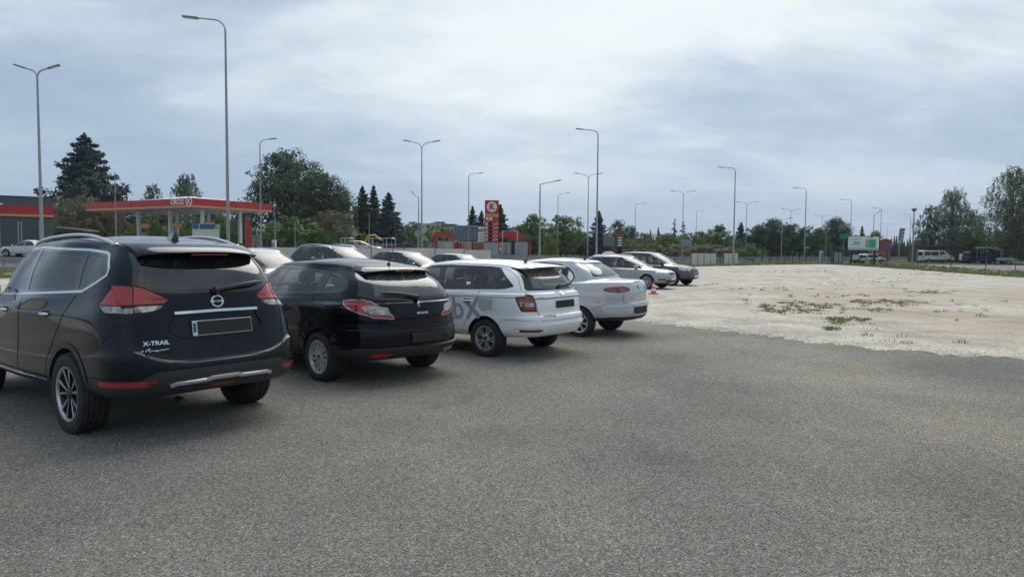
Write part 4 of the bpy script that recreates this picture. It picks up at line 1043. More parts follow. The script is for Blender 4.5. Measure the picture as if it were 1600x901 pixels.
    p = sh.hit('T', .78, 0)[0]; a = MB().mat(M['black_trim']); a.lathe([(.03, -.01), (.022, .03), (.006, .05)], 12, 'Z', p); a.tube([p + Vector((0, 0, .03)), p + Vector((-.13, 0, .22))], [.007, .004], 6); a.build('aerial', root)
    for s in (1, -1):
        door_handle(root, sh, 1.30, .868, P, s); door_handle(root, sh, 2.42, .87, P, s); mirror(root, sh, 2.88, .99, P, s)
        add_wheel(root, cxr, s * .745, rw, .195, 'five'); add_wheel(root, cxf, s * .745, rw, .195, 'five')
    seats(root, 2.0, 1.12, .56, M['seat2'], dash=2.75)
    sh.finish(root, P); return root

# ---------------------------------------------------------------- silver saloon
def build_saloon():
    root = car_root('saloon_car', 'silver-white saloon car with oval tail lights at the dark edge of the gravel', 'car', (2.544, 13.508, 2.606))
    P = paint('paint_pale_silver', (0.47, 0.49, 0.525), 0.45, 0.35, dustk=.06)
    rows = body_rows(4.28, .848, (.30, .66, (.97, .93, .84)), (1.15, 1.02, .95, .66, 3.18, .72, .80, .72),
                     (1.455, 1.485, 1.42, 1.00, 2.58, .57, .645), dr=.62, nr=2.7, df=.8, x_mid=.03, x_sh=.05, bow=.0, dbr=.34, nbr=3.0, drr=.34,
                     boot=(1.085, .975, .885, .12, .60, .79, 2.8, .832, .79, .80, 2.5, 4.05))
    sh = Shell(rows, .03)
    cxr, cxf, rw = .98, 3.44, .290
    dlo = [(3.0, .965), (2.0, .985), (1.5, .99), (1.28, 1.01), (1.17, 1.06), (1.13, 1.14), (1.17, 1.23), (1.29, 1.325), (1.48, 1.39), (1.9, 1.425), (2.25, 1.40), (2.62, 1.27)]
    windows(sh, dlo, [
        (M['glass'], [L_(2.0, 1.42, 2.1, 1.0, (3, 1.2))]),
        (M['glass'], [L_(1.92, 1.42, 2.02, 1.0, (1.7, 1.2)), L_(1.52, 1.42, 1.54, 1.0, (1.7, 1.2))]),
        (M['glass'], [L_(1.46, 1.42, 1.48, 1.0, (1.3, 1.2))])], M['glass'], inset=.022)
    SH['se'] = (sh.bvh, root)
    rwin = [(-.60, 1.175), (.60, 1.175), (.50, 1.42), (-.50, 1.42)]
    sh.region('B', rwin, 'tailgate_band', M['gloss_black'], off=.012, lim=1.6, nmin=.15)
    sh.region('B', rwin, 'rear_window', M['glass_rear'], off=-.018, lim=1.6, nmin=.15, push=-.002)
    sh.region('F', [(-.66, 1.0), (.66, 1.0), (.53, 1.34), (-.53, 1.34)], 'windscreen', M['glass'], lim=2.2)
    el = lambda cx, cz, a, b, n=20: [(cx + a * math.cos(2 * math.pi * i / n), cz + b * math.sin(2 * math.pi * i / n)) for i in range(n)]
    for s in (1, -1):
        for cx in (cxr, cxf): sh.region('S', arc_poly(cx, rw, .335), 'HOLE', GAS, s, key='HOLE')
        sh.region('S', [(-.1, .2), (cxr - .34, .2), (cxr - .34, .40), (-.1, .42)], 'bumper_trim', M['black_trim'], s, key='bumper_trim', push=.003, nmin=.25)
        k = 'tail_light%d' % s
        A = [(.50, .93), (.46, .965), (.38, .985), (.2, .993), (-.2, .993), (-.2, .875), (.2, .872), (.38, .882), (.46, .90)]
        B = [(.44 * s, .935), (.47 * s, .97), (.54 * s, .99), (.7 * s, .993), (0.66 * s, .993), (0.66 * s, .875), (.7 * s, .87), (.54 * s, .88), (.47 * s, .90)]
        sh.region('S', A, 'tail_light', M['dred_lamp'], s, key=k, ycut=0.66); sh.region('B', B, 'tail_light', M['dred_lamp'], key=k, lim=.6, nmin=.15)
        sh.region('S', el(.34, .935, .07, .028), 'tail_light', M['reflector'], s, key=k, ycut=0.66)
        sh.region('B', el(.60 * s, .93, .05, .03), 'tail_light', M['smoke_lamp'], key=k, lim=.6, nmin=.15)
        sh.region('B', el(.55 * s, .935, .04, .02), 'tail_light', M['dred_lamp'], key=k, lim=.6, nmin=.15)
        sh.region('F', [(.48 * s, .66), (.9 * s, .68), (.9 * s, .80), (.52 * s, .78)], 'headlight', M['head_lamp'], key='head%d' % s, lim=3.6)
    sh.region('B', [(-1, .2), (1, .2), (1, .42), (-1, .42)], 'bumper_trim', M['black_trim'], key='bumper_trim', lim=.8, push=.003)
    for s in (1, -1):
        for cx in (cxr, cxf): wheel_house(sh, root, cx, rw, .335, s)
    g = MB().mat(GAS)
    for s in (1, -1):
        sh.strip(g, 'B', [(.62 * s, 1.075), (.60 * s, .99)], .007, .001); sh.strip(g, 'B', [(.60 * s, .865), (.60 * s, .70), (.56 * s, .675), (0, .67)], .007, .001)
        sh.strip(g, 'S', [(1.25, 1.0), (1.22, .85), (1.34, .62), (1.36, .32)], .007, .001, s)
        sh.strip(g, 'S', [(2.05, .96), (2.05, .32)], .007, .001, s)
        sh.strip(g, 'S', [(.06, .665), (.40, .67), (.62, .60)], .007, .001, s)
    g.build_each('panel_gap', root)
    c = MB().mat(P); sh.strip(c, 'B', [(.80, .625), (0, .635), (-.80, .625)], .05, .02)
    for s in (1, -1): sh.strip(c, 'S', [(.20, .79), (.6, .795), (1.1, .80)], .05, .010, s)
    c.build('bumper_crease', root, smooth=True)
    t = MB().mat(M['black_trim']); sh.strip(t, 'B', [(.22, 1.070), (-.08, 1.070)], .018, .006); t.build('boot_light', root)
    number_plate(root, sh, 'B', .10, .535, w=.54, h=.13, blue=False, frame=False)
    m = sh.frame('B', .12, .975); mb = MB().mat(M['gloss_black']); mb.lathe([(0, .003), (.045, .003), (.048, -.003)], 20, 'Z'); mb.v = [tuple(m @ Vector(v)) for v in mb.v]; mb.build('emblem', root)
    lettering(root, sh, 'B', .12, .975, 'S', .085, M['chrome'], bold=.003, out=.006, xs=1.1)
    lettering(root, sh, 'B', .42, .77, 'CORDOBA', .026, M['satin'], xs=1.0, out=.003)
    lettering(root, sh, 'B', -.40, .77, 'STELLA', .024, M['satin'], xs=1.0, out=.003) if False else None
    p = sh.hit('T', 1.25, 0)[0]; a = MB().mat(M['black_trim']); a.lathe([(.03, -.01), (.022, .03), (.006, .05)], 12, 'Z', p); a.tube([p + Vector((0, 0, .03)), p + Vector((-.13, 0, .22))], [.007, .004], 6); a.build('aerial', root)
    for s in (1, -1):
        door_handle(root, sh, 1.55, .86, P, s); door_handle(root, sh, 2.45, .85, P, s); mirror(root, sh, 2.86, .97, P, s)
        add_wheel(root, cxr, s * .735, rw, .185, 'plain'); add_wheel(root, cxf, s * .735, rw, .185, 'plain')
    seats(root, 2.0, 1.25, .50, M['seat2'], dash=2.75)
    sh.finish(root, P); return root

# ---------------------------------------------------------------- cars seen from the front or far off
def generic_car(name, label, pose, kind, paint_mat, dims, style='plain', rails=False, detail=True, mirrors=True, plate=True, glassm=None, group=None, cat='car', dz=0.0, grille_w=.34):
    L, w, H, wb, rw = dims; gm = glassm or M['glass']
    root = car_root(name, label, cat, pose, group, dz)
    z0 = .20 + (.06 if kind == 'suv' else 0); bl = H * .62 + .03
    fo = .88; cxf = L - fo; cxr = cxf - wb
    xr_belt = {'suv': .14, 'wagon': .14, 'hatch': .12, 'saloon': .85}[kind]
    xr_roof = {'suv': .50, 'wagon': .50, 'hatch': .55, 'saloon': 1.45}[kind]
    zhood = H * .50 + .09
    k = dict(dr=.6, nr=2.7, df=.85, bow=.03, zf_bump=.60)
    if kind == 'saloon': k.update(boot=(bl + .0, bl - .04, zhood + .05, .12, .66, w - .05, 2.7, w - .02, w - .06, .8, 2.5, L - .24), dbr=.35, bow=0)
    rows = body_rows(L, w, (z0 + .06, .66, (bl - .08, bl - .08, zhood)), (bl + .03, bl, bl + .0, xr_belt, L - 1.12, w - .10, w - .045, w - .12),
                     (H - .05, H - .01, H - .07, xr_roof, L - 1.95, w - .29, w - .235), x_shf=.20, **k)
    sh = Shell(rows, .02, m=3)
    xa = cxr - .42 if kind != 'saloon' else cxr + .28
    zt = H - .085
    dlo = [(L - 1.32, bl - .01), (xa + .25, bl + .02), (xa + .02, bl + .07), (xa, bl + .12), (xa + .22, zt - .05), (xa + .45, zt - .01), (L - 2.3, zt), (L - 1.98, zt - .04), (L - 1.62, bl + .22)]
    xb = cxr + wb * .46
    windows(sh, dlo, [(gm, [L_(xb + .05, zt, xb + .12, bl, (L, bl + .1))]), (gm, [L_(xb - .03, zt, xb + .04, bl, (0, bl + .1)), L_(cxr + .12, zt, cxr + .16, bl, (xb, bl + .1))]),
                      (gm, [L_(cxr + .05, zt, cxr + .09, bl, (0, bl + .1))])], gm)
    sh.region('B', [(-w + .16, bl + .05), (w - .16, bl + .05), (w - .34, zt), (-w + .34, zt)], 'rear_window', gm, lim=1.8, nmin=.2)
    sh.region('F', [(-w + .13, bl + .03), (w - .13, bl + .03), (w - .30, H - .085), (-w + .30, H - .085)], 'windscreen_band', M['gloss_black'], off=.012, lim=L - 2.3, nmin=.2)
    sh.region('F', [(-w + .13, bl + .03), (w - .13, bl + .03), (w - .30, H - .085), (-w + .30, H - .085)], 'windscreen', gm, off=-.02, lim=L - 2.3, nmin=.2, push=-.002)
    ra = rw + .045
    for s in (1, -1):
        for cx in (cxr, cxf):
            if kind == 'suv': sh.region('S', arc_poly(cx, rw, ra + .05, -12, 192), 'arch_cladding', M['black_trim'], s, push=.004, key='arch_cladding%d%d' % (s, cx))
            sh.region('S', arc_poly(cx, rw, ra), 'HOLE', GAS, s, key='HOLE')
        if kind == 'suv': sh.region('S', [(cxr + ra, .2), (cxf - ra, .2), (cxf - ra, .42), (cxr + ra, .42)], 'sill_cladding', M['black_trim'], s, push=.004)
        hk = 'head%d' % s
        zh = zhood - .06
        sh.region('F', [(.42 * s, zh - .13), (1.0 * s, zh - .07), (1.0 * s, zh + .06), (.46 * s, zh - .04)], 'headlight', M['head_lamp'], key=hk, lim=L - .8, push=.002)
        sh.region('S', [(L - .62, zh + .05), (L + .1, zh + .03), (L + .1, zh - .10), (L - .34, zh - .05)], 'headlight', M['head_lamp'], s, key=hk, push=.002)
        sh.region('F', [(.55 * s, .40), (.78 * s, .40), (.78 * s, .47), (.55 * s, .47)], 'fog_light', M['gloss_black'], key='fog%d' % s, lim=L - .7, push=.002)
        sh.region('B', [(.55 * s, bl - .05), (1 * s, bl - .03), (1 * s, bl - .20), (.6 * s, bl - .20)], 'tail_light', M['red_lamp'], key='tail%d' % s, lim=.6, nmin=.15)
    gw = grille_w
    sh.region('F', [(-gw, zh - .14), (gw, zh - .14), (gw + .06, zh - .02), (-gw - .06, zh - .02)], 'grille', M['gloss_black'], lim=L - .6, push=.002)
    sh.region('F', [(-.48, .30), (.48, .30), (.56, .42), (-.56, .42)], 'air_intake', M['black_trim'], lim=L - .6, push=.002)
    if kind == 'suv': sh.region('F', [(-1, .1), (1, .1), (1, .34), (-1, .34)], 'bumper_cladding', M['black_trim'], lim=L - .8, push=.003)
    for s in (1, -1):
        for cx in (cxr, cxf): wheel_house(sh, root, cx, rw, ra, s)
    g = MB().mat(GAS)
    for s in (1, -1):
        sh.strip(g, 'S', [(xb + .08, bl - .03), (xb + .10, bl - .3), (xb + .08, .32)], .008, .001, s)
        sh.strip(g, 'S', [(L - 1.36, bl - .05), (L - 1.40, bl - .3), (L - 1.42, .32)], .008, .001, s)
        sh.strip(g, 'S', [(cxr + .15, bl - .02), (cxr + .18, bl - .15), (cxr + .36, .55), (cxr + .38, .32)], .008, .001, s)
        sh.strip(g, 'F', [(.40 * s, zh - .0), (.52 * s, zh + .01), (.70 * s, zh + .06)], .008, .001)
        door_handle(root, sh, xb - .28, bl - .15, paint_mat, s); door_handle(root, sh, xb + .72, bl - .16, paint_mat, s)
        if mirrors: mirror(root, sh, L - 1.46, bl + .0, M['black_trim'] if kind == 'suv' else paint_mat, s)
        add_wheel(root, cxr, s * (w - .12), rw, .205, style); add_wheel(root, cxf, s * (w - .12), rw, .205, style)
        if rails:
            pts = []
            for i in range(11):
                t = i / 10; x = xr_roof + .2 + (L - 2.0 - xr_roof - .35) * t; y = s * (w - .33); zz = sh.hit('T', x, y)[0].z
                pts.append(Vector((x, y, zz + .045 * min(1, t / .12, (1 - t) / .12))))
            MB().mat(M['satin']).tube(pts, .018, 8).build('roof_rail', root, smooth=True)
    g.build_each('panel_gap', root)
    if plate: number_plate(root, sh, 'F', 0, .46, dark=False)
    seats(root, xb - .05, xb - .95, z0 + .30, M['seat'], dash=L - 1.55)
    sh.finish(root, paint_mat); return root

CARS = {}
CARS['suv'] = build_suv()
CARS['bl'] = build_black_estate()
CARS['wh'] = build_white_estate()
CARS['sa'] = build_saloon()
def nose(px, d, L, deg):
    t = R(deg); x = (px - 800) / F_PX * d
    return (x - L * math.cos(t), d - L * math.sin(t), t)
P_SIL = paint('paint_silver', (0.34, 0.35, 0.375), 0.5, 0.35, dustk=.12)
P_GRY = paint('paint_warm_grey', (0.068, 0.064, 0.058), 0.4, 0.35, dustk=.15)
P_DGR = paint('paint_dark_grey', (0.055, 0.06, 0.068), 0.4, 0.35, dustk=.12)
P_BLU = paint('paint_navy', (0.018, 0.024, 0.045), 0.3, 0.35, dustk=.12)
P_WHT = paint('paint_plain_white', (0.62, 0.63, 0.64), 0.0, 0.4, dustk=.1)
G2 = 'cars of the second row facing the gravel lot'
generic_car('estate_car', 'silver-grey estate car with black spoked wheels behind the traffic cone', nose(1052, 31.0, 4.58, -36), 'wagon', P_SIL, (4.58, .90, 1.47, 2.73, .32), 'star', rails=True, group=G2, grille_w=.26)
generic_car('suv', 'brown-grey SUV with black grille, farthest car standing on the pale gravel', nose(1088, 34.3, 4.48, -38), 'suv', P_GRY, (4.48, .925, 1.64, 2.67, .345), 'star', group=G2)
generic_car('suv', 'dark grey crossover with silver roof rails seen over the roof of the black estate', nose(617, 22.0, 4.38, -30), 'suv', P_DGR, (4.38, .90, 1.61, 2.65, .34), 'plain', rails=True, group=G2)
generic_car('hatchback', 'dark navy hatchback whose rounded roof shows left of the white estate', nose(714, 25.6, 4.2, -33), 'hatch', P_BLU, (4.2, .88, 1.46, 2.6, .31), 'plain', group=G2)
generic_car('hatchback', 'dark grey hatchback whose windscreen shows just above the white estate roof', nose(790, 29.5, 4.2, -34), 'hatch', P_DGR, (4.2, .88, 1.44, 2.6, .31), 'plain', group=G2)
generic_car('hatchback', 'light silver hatchback, only its roof showing between big SUV and black estate', nose(492, 17.2, 3.9, -38), 'hatch', P_SIL, (3.9, .85, 1.50, 2.5, .30), 'plain', group=G2)
generic_car('suv', 'dark blue car with grey roof half hidden behind the front doors of the big SUV', nose(190, 14.0, 4.2, -38), 'hatch', P_BLU, (4.2, .88, 1.52, 2.6, .31), 'plain', group=G2)
# ================================================================== the setting
def sheet(name, pts, dz, mat, nx=2, ny=2, kind='structure', wob=0.0, seed=0):
    """a ground sheet between four corners, following the terrain; dz lifts it above the one below"""
    rnd = random.Random(seed); vs = []
    a, b, c, d = [Vector((*p, 0)) for p in pts]
    for j in range(ny + 1):
        for i in range(nx + 1):
            u, v = i / nx, j / ny
            p = (a * (1 - u) + b * u) * (1 - v) + (d * (1 - u) + c * u) * v
            if wob and (i in (0, nx) or j in (0, ny)): p += Vector((rnd.uniform(-wob, wob), rnd.uniform(-wob, wob), 0))
            vs.append((p.x, p.y, gz(p.x, p.y) + dz))
    fs = [(j * (nx + 1) + i, j * (nx + 1) + i + 1, (j + 1) * (nx + 1) + i + 1, (j + 1) * (nx + 1) + i) for j in range(ny) for i in range(nx)]
    o = MB().mat(mat).add(vs, fs).build(name); o['kind'] = kind; return o
def nt_new(name):
    m = bpy.data.materials.new(name); m.use_nodes = True; nt = m.node_tree; return m, nt, nt.nodes['Principled BSDF']
def N(nt, t, **k):
    n = nt.nodes.new(t)
    for a, b in k.items(): setattr(n, a, b)
    return n
def tnoise(nt, co, scale, detail=5, rough=.55, mp=None):
    n = N(nt, 'ShaderNodeTexNoise'); n.inputs['Scale'].default_value = scale; n.inputs['Detail'].default_value = detail; n.inputs['Roughness'].default_value = rough
    if mp:
        m_ = N(nt, 'ShaderNodeMapping'); m_.inputs['Scale'].default_value = mp[0]; m_.inputs['Rotation'].default_value = (0, 0, mp[1]); nt.links.new(co, m_.inputs[0]); co = m_.outputs[0]
    nt.links.new(co, n.inputs['Vector']); return n.outputs['Fac']
def tvor(nt, co, scale, feat='F1'):
    n = N(nt, 'ShaderNodeTexVoronoi', feature=feat); n.inputs['Scale'].default_value = scale; nt.links.new(co, n.inputs['Vector']); return n
def tramp(nt, v, pts, interp='LINEAR'):
    n = N(nt, 'ShaderNodeValToRGB'); n.color_ramp.interpolation = interp; e = n.color_ramp.elements
    while len(e) < len(pts): e.new(.5)
    for i, (p, c) in enumerate(pts): e[i].position = p; e[i].color = (*c, 1)
    nt.links.new(v, n.inputs[0]); return n.outputs['Color']
def tmix(nt, f, a, b, mode='MIX'):
    n = N(nt, 'ShaderNodeMix', data_type='RGBA', blend_type=mode)
    for i, v in ((0, f), (6, a), (7, b)):
        if isinstance(v, (int, float)): n.inputs[i].default_value = v
        elif isinstance(v, tuple): n.inputs[i].default_value = (*v, 1)
        else: nt.links.new(v, n.inputs[i])
    return n.outputs[2]
def tmap(nt, v, a, b, c, d):
    n = N(nt, 'ShaderNodeMapRange'); nt.links.new(v, n.inputs[0])
    for i, q in enumerate((a, b, c, d)): n.inputs[i + 1].default_value = q
    return n.outputs[0]
def stones(name, cols, size, base_big, big_scale, bump=.5, extra=None, rough=.9):
    """loose stone chips: every cell of the pattern is one chip with its own tone"""
    m, nt, b = nt_new(name); co = N(nt, 'ShaderNodeTexCoord').outputs['Object']
    v1 = tvor(nt, co, size); v2 = tvor(nt, co, size * 2.3)
    w = N(nt, 'ShaderNodeSeparateColor'); nt.links.new(v1.outputs['Color'], w.inputs[0])
    w2 = N(nt, 'ShaderNodeSeparateColor'); nt.links.new(v2.outputs['Color'], w2.inputs[0])
    c1 = tramp(nt, w.outputs[0], cols); c2 = tramp(nt, w2.outputs[0], cols)
    c = tmix(nt, .42, c1, c2)
    big = tnoise(nt, co, big_scale, 6, .6)
    f = tmap(nt, big, .35, .65, base_big[0], base_big[1])
    cm = N(nt, 'ShaderNodeVectorMath', operation='SCALE'); nt.links.new(c, cm.inputs[0]); nt.links.new(f, cm.inputs['Scale'])
    col = cm.outputs[0]
    if extra: col = extra(nt, co, col)
    nt.links.new(col, b.inputs['Base Color']); b.inputs['Roughness'].default_value = rough; b.inputs['Specular IOR Level'].default_value = .25
    bp = N(nt, 'ShaderNodeBump'); bp.inputs['Strength'].default_value = bump; bp.inputs['Distance'].default_value = .012
    mx = N(nt, 'ShaderNodeMath', operation='ADD'); nt.links.new(v1.outputs['Distance'], mx.inputs[0]); nt.links.new(v2.outputs['Distance'], mx.inputs[1])
    inv = N(nt, 'ShaderNodeMath', operation='SUBTRACT'); inv.inputs[0].default_value = 1.0; nt.links.new(mx.outputs[0], inv.inputs[1])
    nt.links.new(inv.outputs[0], bp.inputs['Height']); nt.links.new(bp.outputs[0], b.inputs['Normal'])
    return m
def ex_dark(nt, co, col):
    t = tnoise(nt, co, .28, 5, .6, ((1, .35, 1), R(-40))); k = tmap(nt, t, .45, .62, 0, .6)
    col = tmix(nt, k, col, (1.38, 1.33, 1.15), 'MULTIPLY')
    t2 = tnoise(nt, co, .9, 6, .65, ((1, .5, 1), R(-35))); k2 = tmap(nt, t2, .56, .70, 0, .40)
    col = tmix(nt, k2, col, (.55, .56, .60), 'MULTIPLY')
    t3 = tnoise(nt, co, 2.2, 5, .6); k3 = tmap(nt, t3, .66, .74, 0, .35)
    return tmix(nt, k3, col, (1.3, 1.1, .65), 'MULTIPLY')
def ex_pale(nt, co, col):
    sp = N(nt, 'ShaderNodeSeparateXYZ'); nt.links.new(co, sp.inputs[0])
    d = tmap(nt, sp.outputs['X'], 7.5, 13, 0, 1)
    t = tnoise(nt, co, .16, 5, .6); k = N(nt, 'ShaderNodeMath', operation='MULTIPLY'); nt.links.new(tmap(nt, t, .34, .50, 0, .9), k.inputs[0]); nt.links.new(d, k.inputs[1])
    d2 = tmap(nt, sp.outputs['Y'], 36, 24, 0, 1); k_ = N(nt, 'ShaderNodeMath', operation='MULTIPLY'); nt.links.new(k.outputs[0], k_.inputs[0]); nt.links.new(d2, k_.inputs[1])
    col = tmix(nt, k_.outputs[0], col, (.40, .315, .225))
    t2 = tnoise(nt, co, .55, 6, .65, ((1, .35, 1), R(20))); col = tmix(nt, tmap(nt, t2, .52, .68, 0, .7), col, (.25, .23, .19))
    t4 = tnoise(nt, co, 6, 5, .7); col = tmix(nt, tmap(nt, t4, .55, .72, 0, .5), col, (.22, .20, .165))
    t3 = tnoise(nt, co, .22, 4, .6, ((.5, 1.6, 1), R(10))); return tmix(nt, tmap(nt, t3, .52, .68, 0, .4), col, (.64, .60, .51))
M['millings'] = stones('asphalt_millings', [(0, (.040, .037, .032)), (.22, (.150, .139, .123)), (.62, (.312, .290, .256)), (.90, (.53, .495, .44)), (1, (.85, .81, .74))], 108, (.80, 1.16), .35, 1.0, ex_dark)
M['pale_gravel'] = stones('pale_gravel', [(0, (.17, .15, .12)), (.25, (.41, .37, .305)), (.72, (.58, .53, .445)), (1, (.78, .74, .65))], 30, (.72, 1.14), .8, .9, ex_pale)
def grass_mat(name, c1, c2, c3, s=.6):
    m, nt, b = nt_new(name); co = N(nt, 'ShaderNodeTexCoord').outputs['Object']
    a = tnoise(nt, co, s, 6, .65); c = tramp(nt, a, [(.32, c1), (.5, c2), (.68, c3)])
    a2 = tnoise(nt, co, s * 22, 4, .7); c = tmix(nt, tmap(nt, a2, .3, .7, .0, .55), c, tuple(q * .45 for q in c1))
    nt.links.new(c, b.inputs['Base Color']); b.inputs['Roughness'].default_value = .95; b.inputs['Specular IOR Level'].default_value = .1
    bp = N(nt, 'ShaderNodeBump'); bp.inputs['Strength'].default_value = .9; bp.inputs['Distance'].default_value = .1; nt.links.new(a2, bp.inputs['Height']); nt.links.new(bp.outputs[0], b.inputs['Normal'])
    return m
M['meadow'] = grass_mat('meadow', (.055, .075, .025), (.085, .10, .04), (.16, .145, .08), .08)
M['verge'] = grass_mat('verge_grass', (.13, .165, .055), (.19, .22, .085), (.30, .28, .16), .35)
M['asphalt'] = stones('road_asphalt', [(0, (.05, .05, .052)), (.6, (.085, .085, .087)), (1, (.13, .13, .13))], 25, (.85, 1.2), .2, .3)
M['yard'] = stones('yard_gravel', [(0, (.12, .12, .12)), (.6, (.20, .20, .195)), (1, (.30, .30, .29))], 22, (.85, 1.2), .2, .3)
M['concrete'] = pmat('concrete', (.30, .295, .28), .85, noise=(1.5, .2), bump=(25, .2))
M['kerb'] = pmat('kerb', (.28, .275, .26), .85, noise=(3, .25))

# one ground sheet to the horizon: fine near the camera, coarse far off
def ground():
    xs = sorted(set([-4000, -1500, -700, -350, -220] + list(range(-160, -60, 8)) + list(range(-60, 62, 2)) + list(range(68, 161, 8)) + [220, 350, 700, 1500, 4000]))
    ys = sorted(set([-300, -100, -30] + list(range(-6, 110, 2)) + list(range(112, 200, 6)) + [240, 320, 450, 700, 1200, 2200, 4500]))
    vs = [(x, y, gz(x, y) - .035) for y in ys for x in xs]; n = len(xs)
    fs = [(j * n + i, j * n + i + 1, (j + 1) * n + i + 1, (j + 1) * n + i) for j in range(len(ys) - 1) for i in range(n - 1)]
    o = MB().mat(M['meadow']).add(vs, fs).build('ground'); o['kind'] = 'structure'
ground()
# pale gravel lot, then the dark strip of asphalt millings laid over it
def poly_sheet(name, outline, dz, mat, cell=4.0, kind='structure'):
    bm = bmesh.new(); x0, x1 = min(p[0] for p in outline), max(p[0] for p in outline); y0, y1 = min(p[1] for p in outline), max(p[1] for p in outline)
    f = bm.faces.new([bm.verts.new((p[0], p[1], 0)) for p in outline])
    x = x0 + cell
    while x < x1:
        if abs(x) < 62: bmesh.ops.bisect_plane(bm, geom=bm.verts[:] + bm.edges[:] + bm.faces[:], plane_co=(x, 0, 0), plane_no=(1, 0, 0))
        x += cell
    y = y0 + cell
    while y < y1:
        bmesh.ops.bisect_plane(bm, geom=bm.verts[:] + bm.edges[:] + bm.faces[:], plane_co=(0, y, 0), plane_no=(0, 1, 0)); y += cell
    for v in bm.verts: v.co.z = gz(v.co.x, v.co.y) + dz
    bmesh.ops.recalc_face_normals(bm, faces=bm.faces)
    for f in bm.faces:
        if f.normal.z < 0: f.normal_flip()
    me = bpy.data.meshes.new(name); bm.to_mesh(me); bm.free(); me.materials.append(mat); o = link_mesh(name, me); o['kind'] = kind; return o
def wob(a, b, n, amp, seed):
    rnd = random.Random(seed); out = []
    for i in range(n):
        t = i / n; out.append((a[0] + (b[0] - a[0]) * t + (rnd.uniform(-amp, amp) if i else 0), a[1] + (b[1] - a[1]) * t + (rnd.uniform(-amp, amp) if i else 0)))
    return out
eA, eB, eC = gpt(1085, 416.5), gpt(1290, 412.5), gpt(1600, 433)
dirL = (eA - eB).normalized(); left_far = eA + dirL * 75
lot = [(-90, -30), (75, -30)] + wob((75, -30), (eC.x + 5, eC.y - 6), 8, .8, 1) + wob((eC.x + 5, eC.y - 6), (eC.x, eC.y), 2, .1, 2) + wob((eC.x, eC.y), (eB.x, eB.y), 30, .45, 3) + wob((eB.x, eB.y), (eA.x, eA.y), 40, .3, 4) + wob((eA.x, eA.y), (left_far.x, left_far.y), 30, .25, 5) + [(left_far.x, left_far.y), (-90, left_far.y - 10)]
lot = [p for i, p in enumerate(lot) if p not in lot[:i]]
poly_sheet('gravel_lot', lot, 0.0, M['pale_gravel'], cell=2.0)
bnd = [gpt(1009, 505), gpt(1060, 509.5), gpt(1110, 515), (gpt(1160, 522)), gpt(1215, 527), gpt(1262, 535), gpt(1320, 541), gpt(1375, 547), gpt(1430, 550), gpt(1500, 556), gpt(1570, 560), gpt(1640, 567)]
d0 = (bnd[0] - bnd[3]).normalized()
left = [bnd[0] + d0 * k for k in (30, 22, 16, 11, 7, 4, 2)]
right = [bnd[-1] + (bnd[-1] - bnd[-4]).normalized() * k for k in (4, 10, 20)]
edge = []
rnd = random.Random(5)
full = left + bnd + right
for i in range(len(full) - 1):
    a, b = full[i], full[i + 1]; n = max(2, int((b - a).length / .12)) if i > 5 else 3
    for k in range(n):
        t = k / n; p = a * (1 - t) + b * t; w = .09 * math.sin(k * 1.1 + i * 3) + rnd.uniform(-.11, .11); edge.append((p.x + w * .7, p.y + w))
edge.append((full[-1].x, full[-1].y))
poly_sheet('dark_gravel_strip', [(edge[0][0] - 6, -25), (edge[-1][0], -25)] + edge[::-1], .012, M['millings'], cell=2.0)

# grass verge beyond the lot, kerb line, roads, yard
v1 = [gpt(1085, 416.5), gpt(1200, 415), gpt(1290, 413)]
nrm = Vector((-dirL.y, dirL.x, 0)); nrm = nrm if nrm.y > 0 else -nrm
def off(p, k): return (p.x + nrm.x * k, p.y + nrm.y * k)
far_r = eB - dirL * 2
sheet('grass_verge', [off(left_far, -.2), off(far_r, -.2), off(far_r, 14), off(left_far, 14)], .006, M['verge'], 60, 4)
nr2 = (eC - eB).normalized(); side2 = Vector((-nr2.y, nr2.x, 0)); side2 = side2 if side2.x > 0 else -side2
def off2(p, k): return (p.x + side2.x * k, p.y + side2.y * k)
sheet('side_grass_verge', [off2(eB + nr2 * -2, -.3), off2(eC + nr2 * 30, -.3), off2(eC + nr2 * 30, 7.5), off2(eB + nr2 * -2, 7.5)], .010, M['verge'], 40, 3)

sheet('yard', [off2(eB + nr2 * -1, 7.5), off2(eC + nr2 * 30, 7.5), off2(eC + nr2 * 30, 75), off2(eB + nr2 * -1, 75)], .008, M['yard'], 20, 14)
sheet('road', [off(left_far, 17), off(far_r - dirL * 260, 17), off(far_r - dirL * 260, 26), off(left_far, 26)], .012, M['asphalt'], 60, 2)
sheet('second_road', [off(left_far, 30), off(far_r - dirL * 260, 30), off(far_r - dirL * 260, 39), off(left_far, 39)], .012, M['asphalt'], 60, 2)
sheet('forecourt', [(-120, 62), (-18, 80), (-24, 120), (-130, 112)], .010, M['concrete'], 20, 8)
M['line_white'] = pmat('road_paint', (.62, .62, .60), .7)
for nm, k in (('road_edge_line', 17.4), ('road_edge_line', 25.4), ('road_edge_line', 30.5), ('road_edge_line', 38.5)):
    o = sheet(nm, [off(left_far, k), off(far_r - dirL * 200, k), off(far_r - dirL * 200, k + .18), off(left_far, k + .18)], .017, M['line_white'], 60, 1)
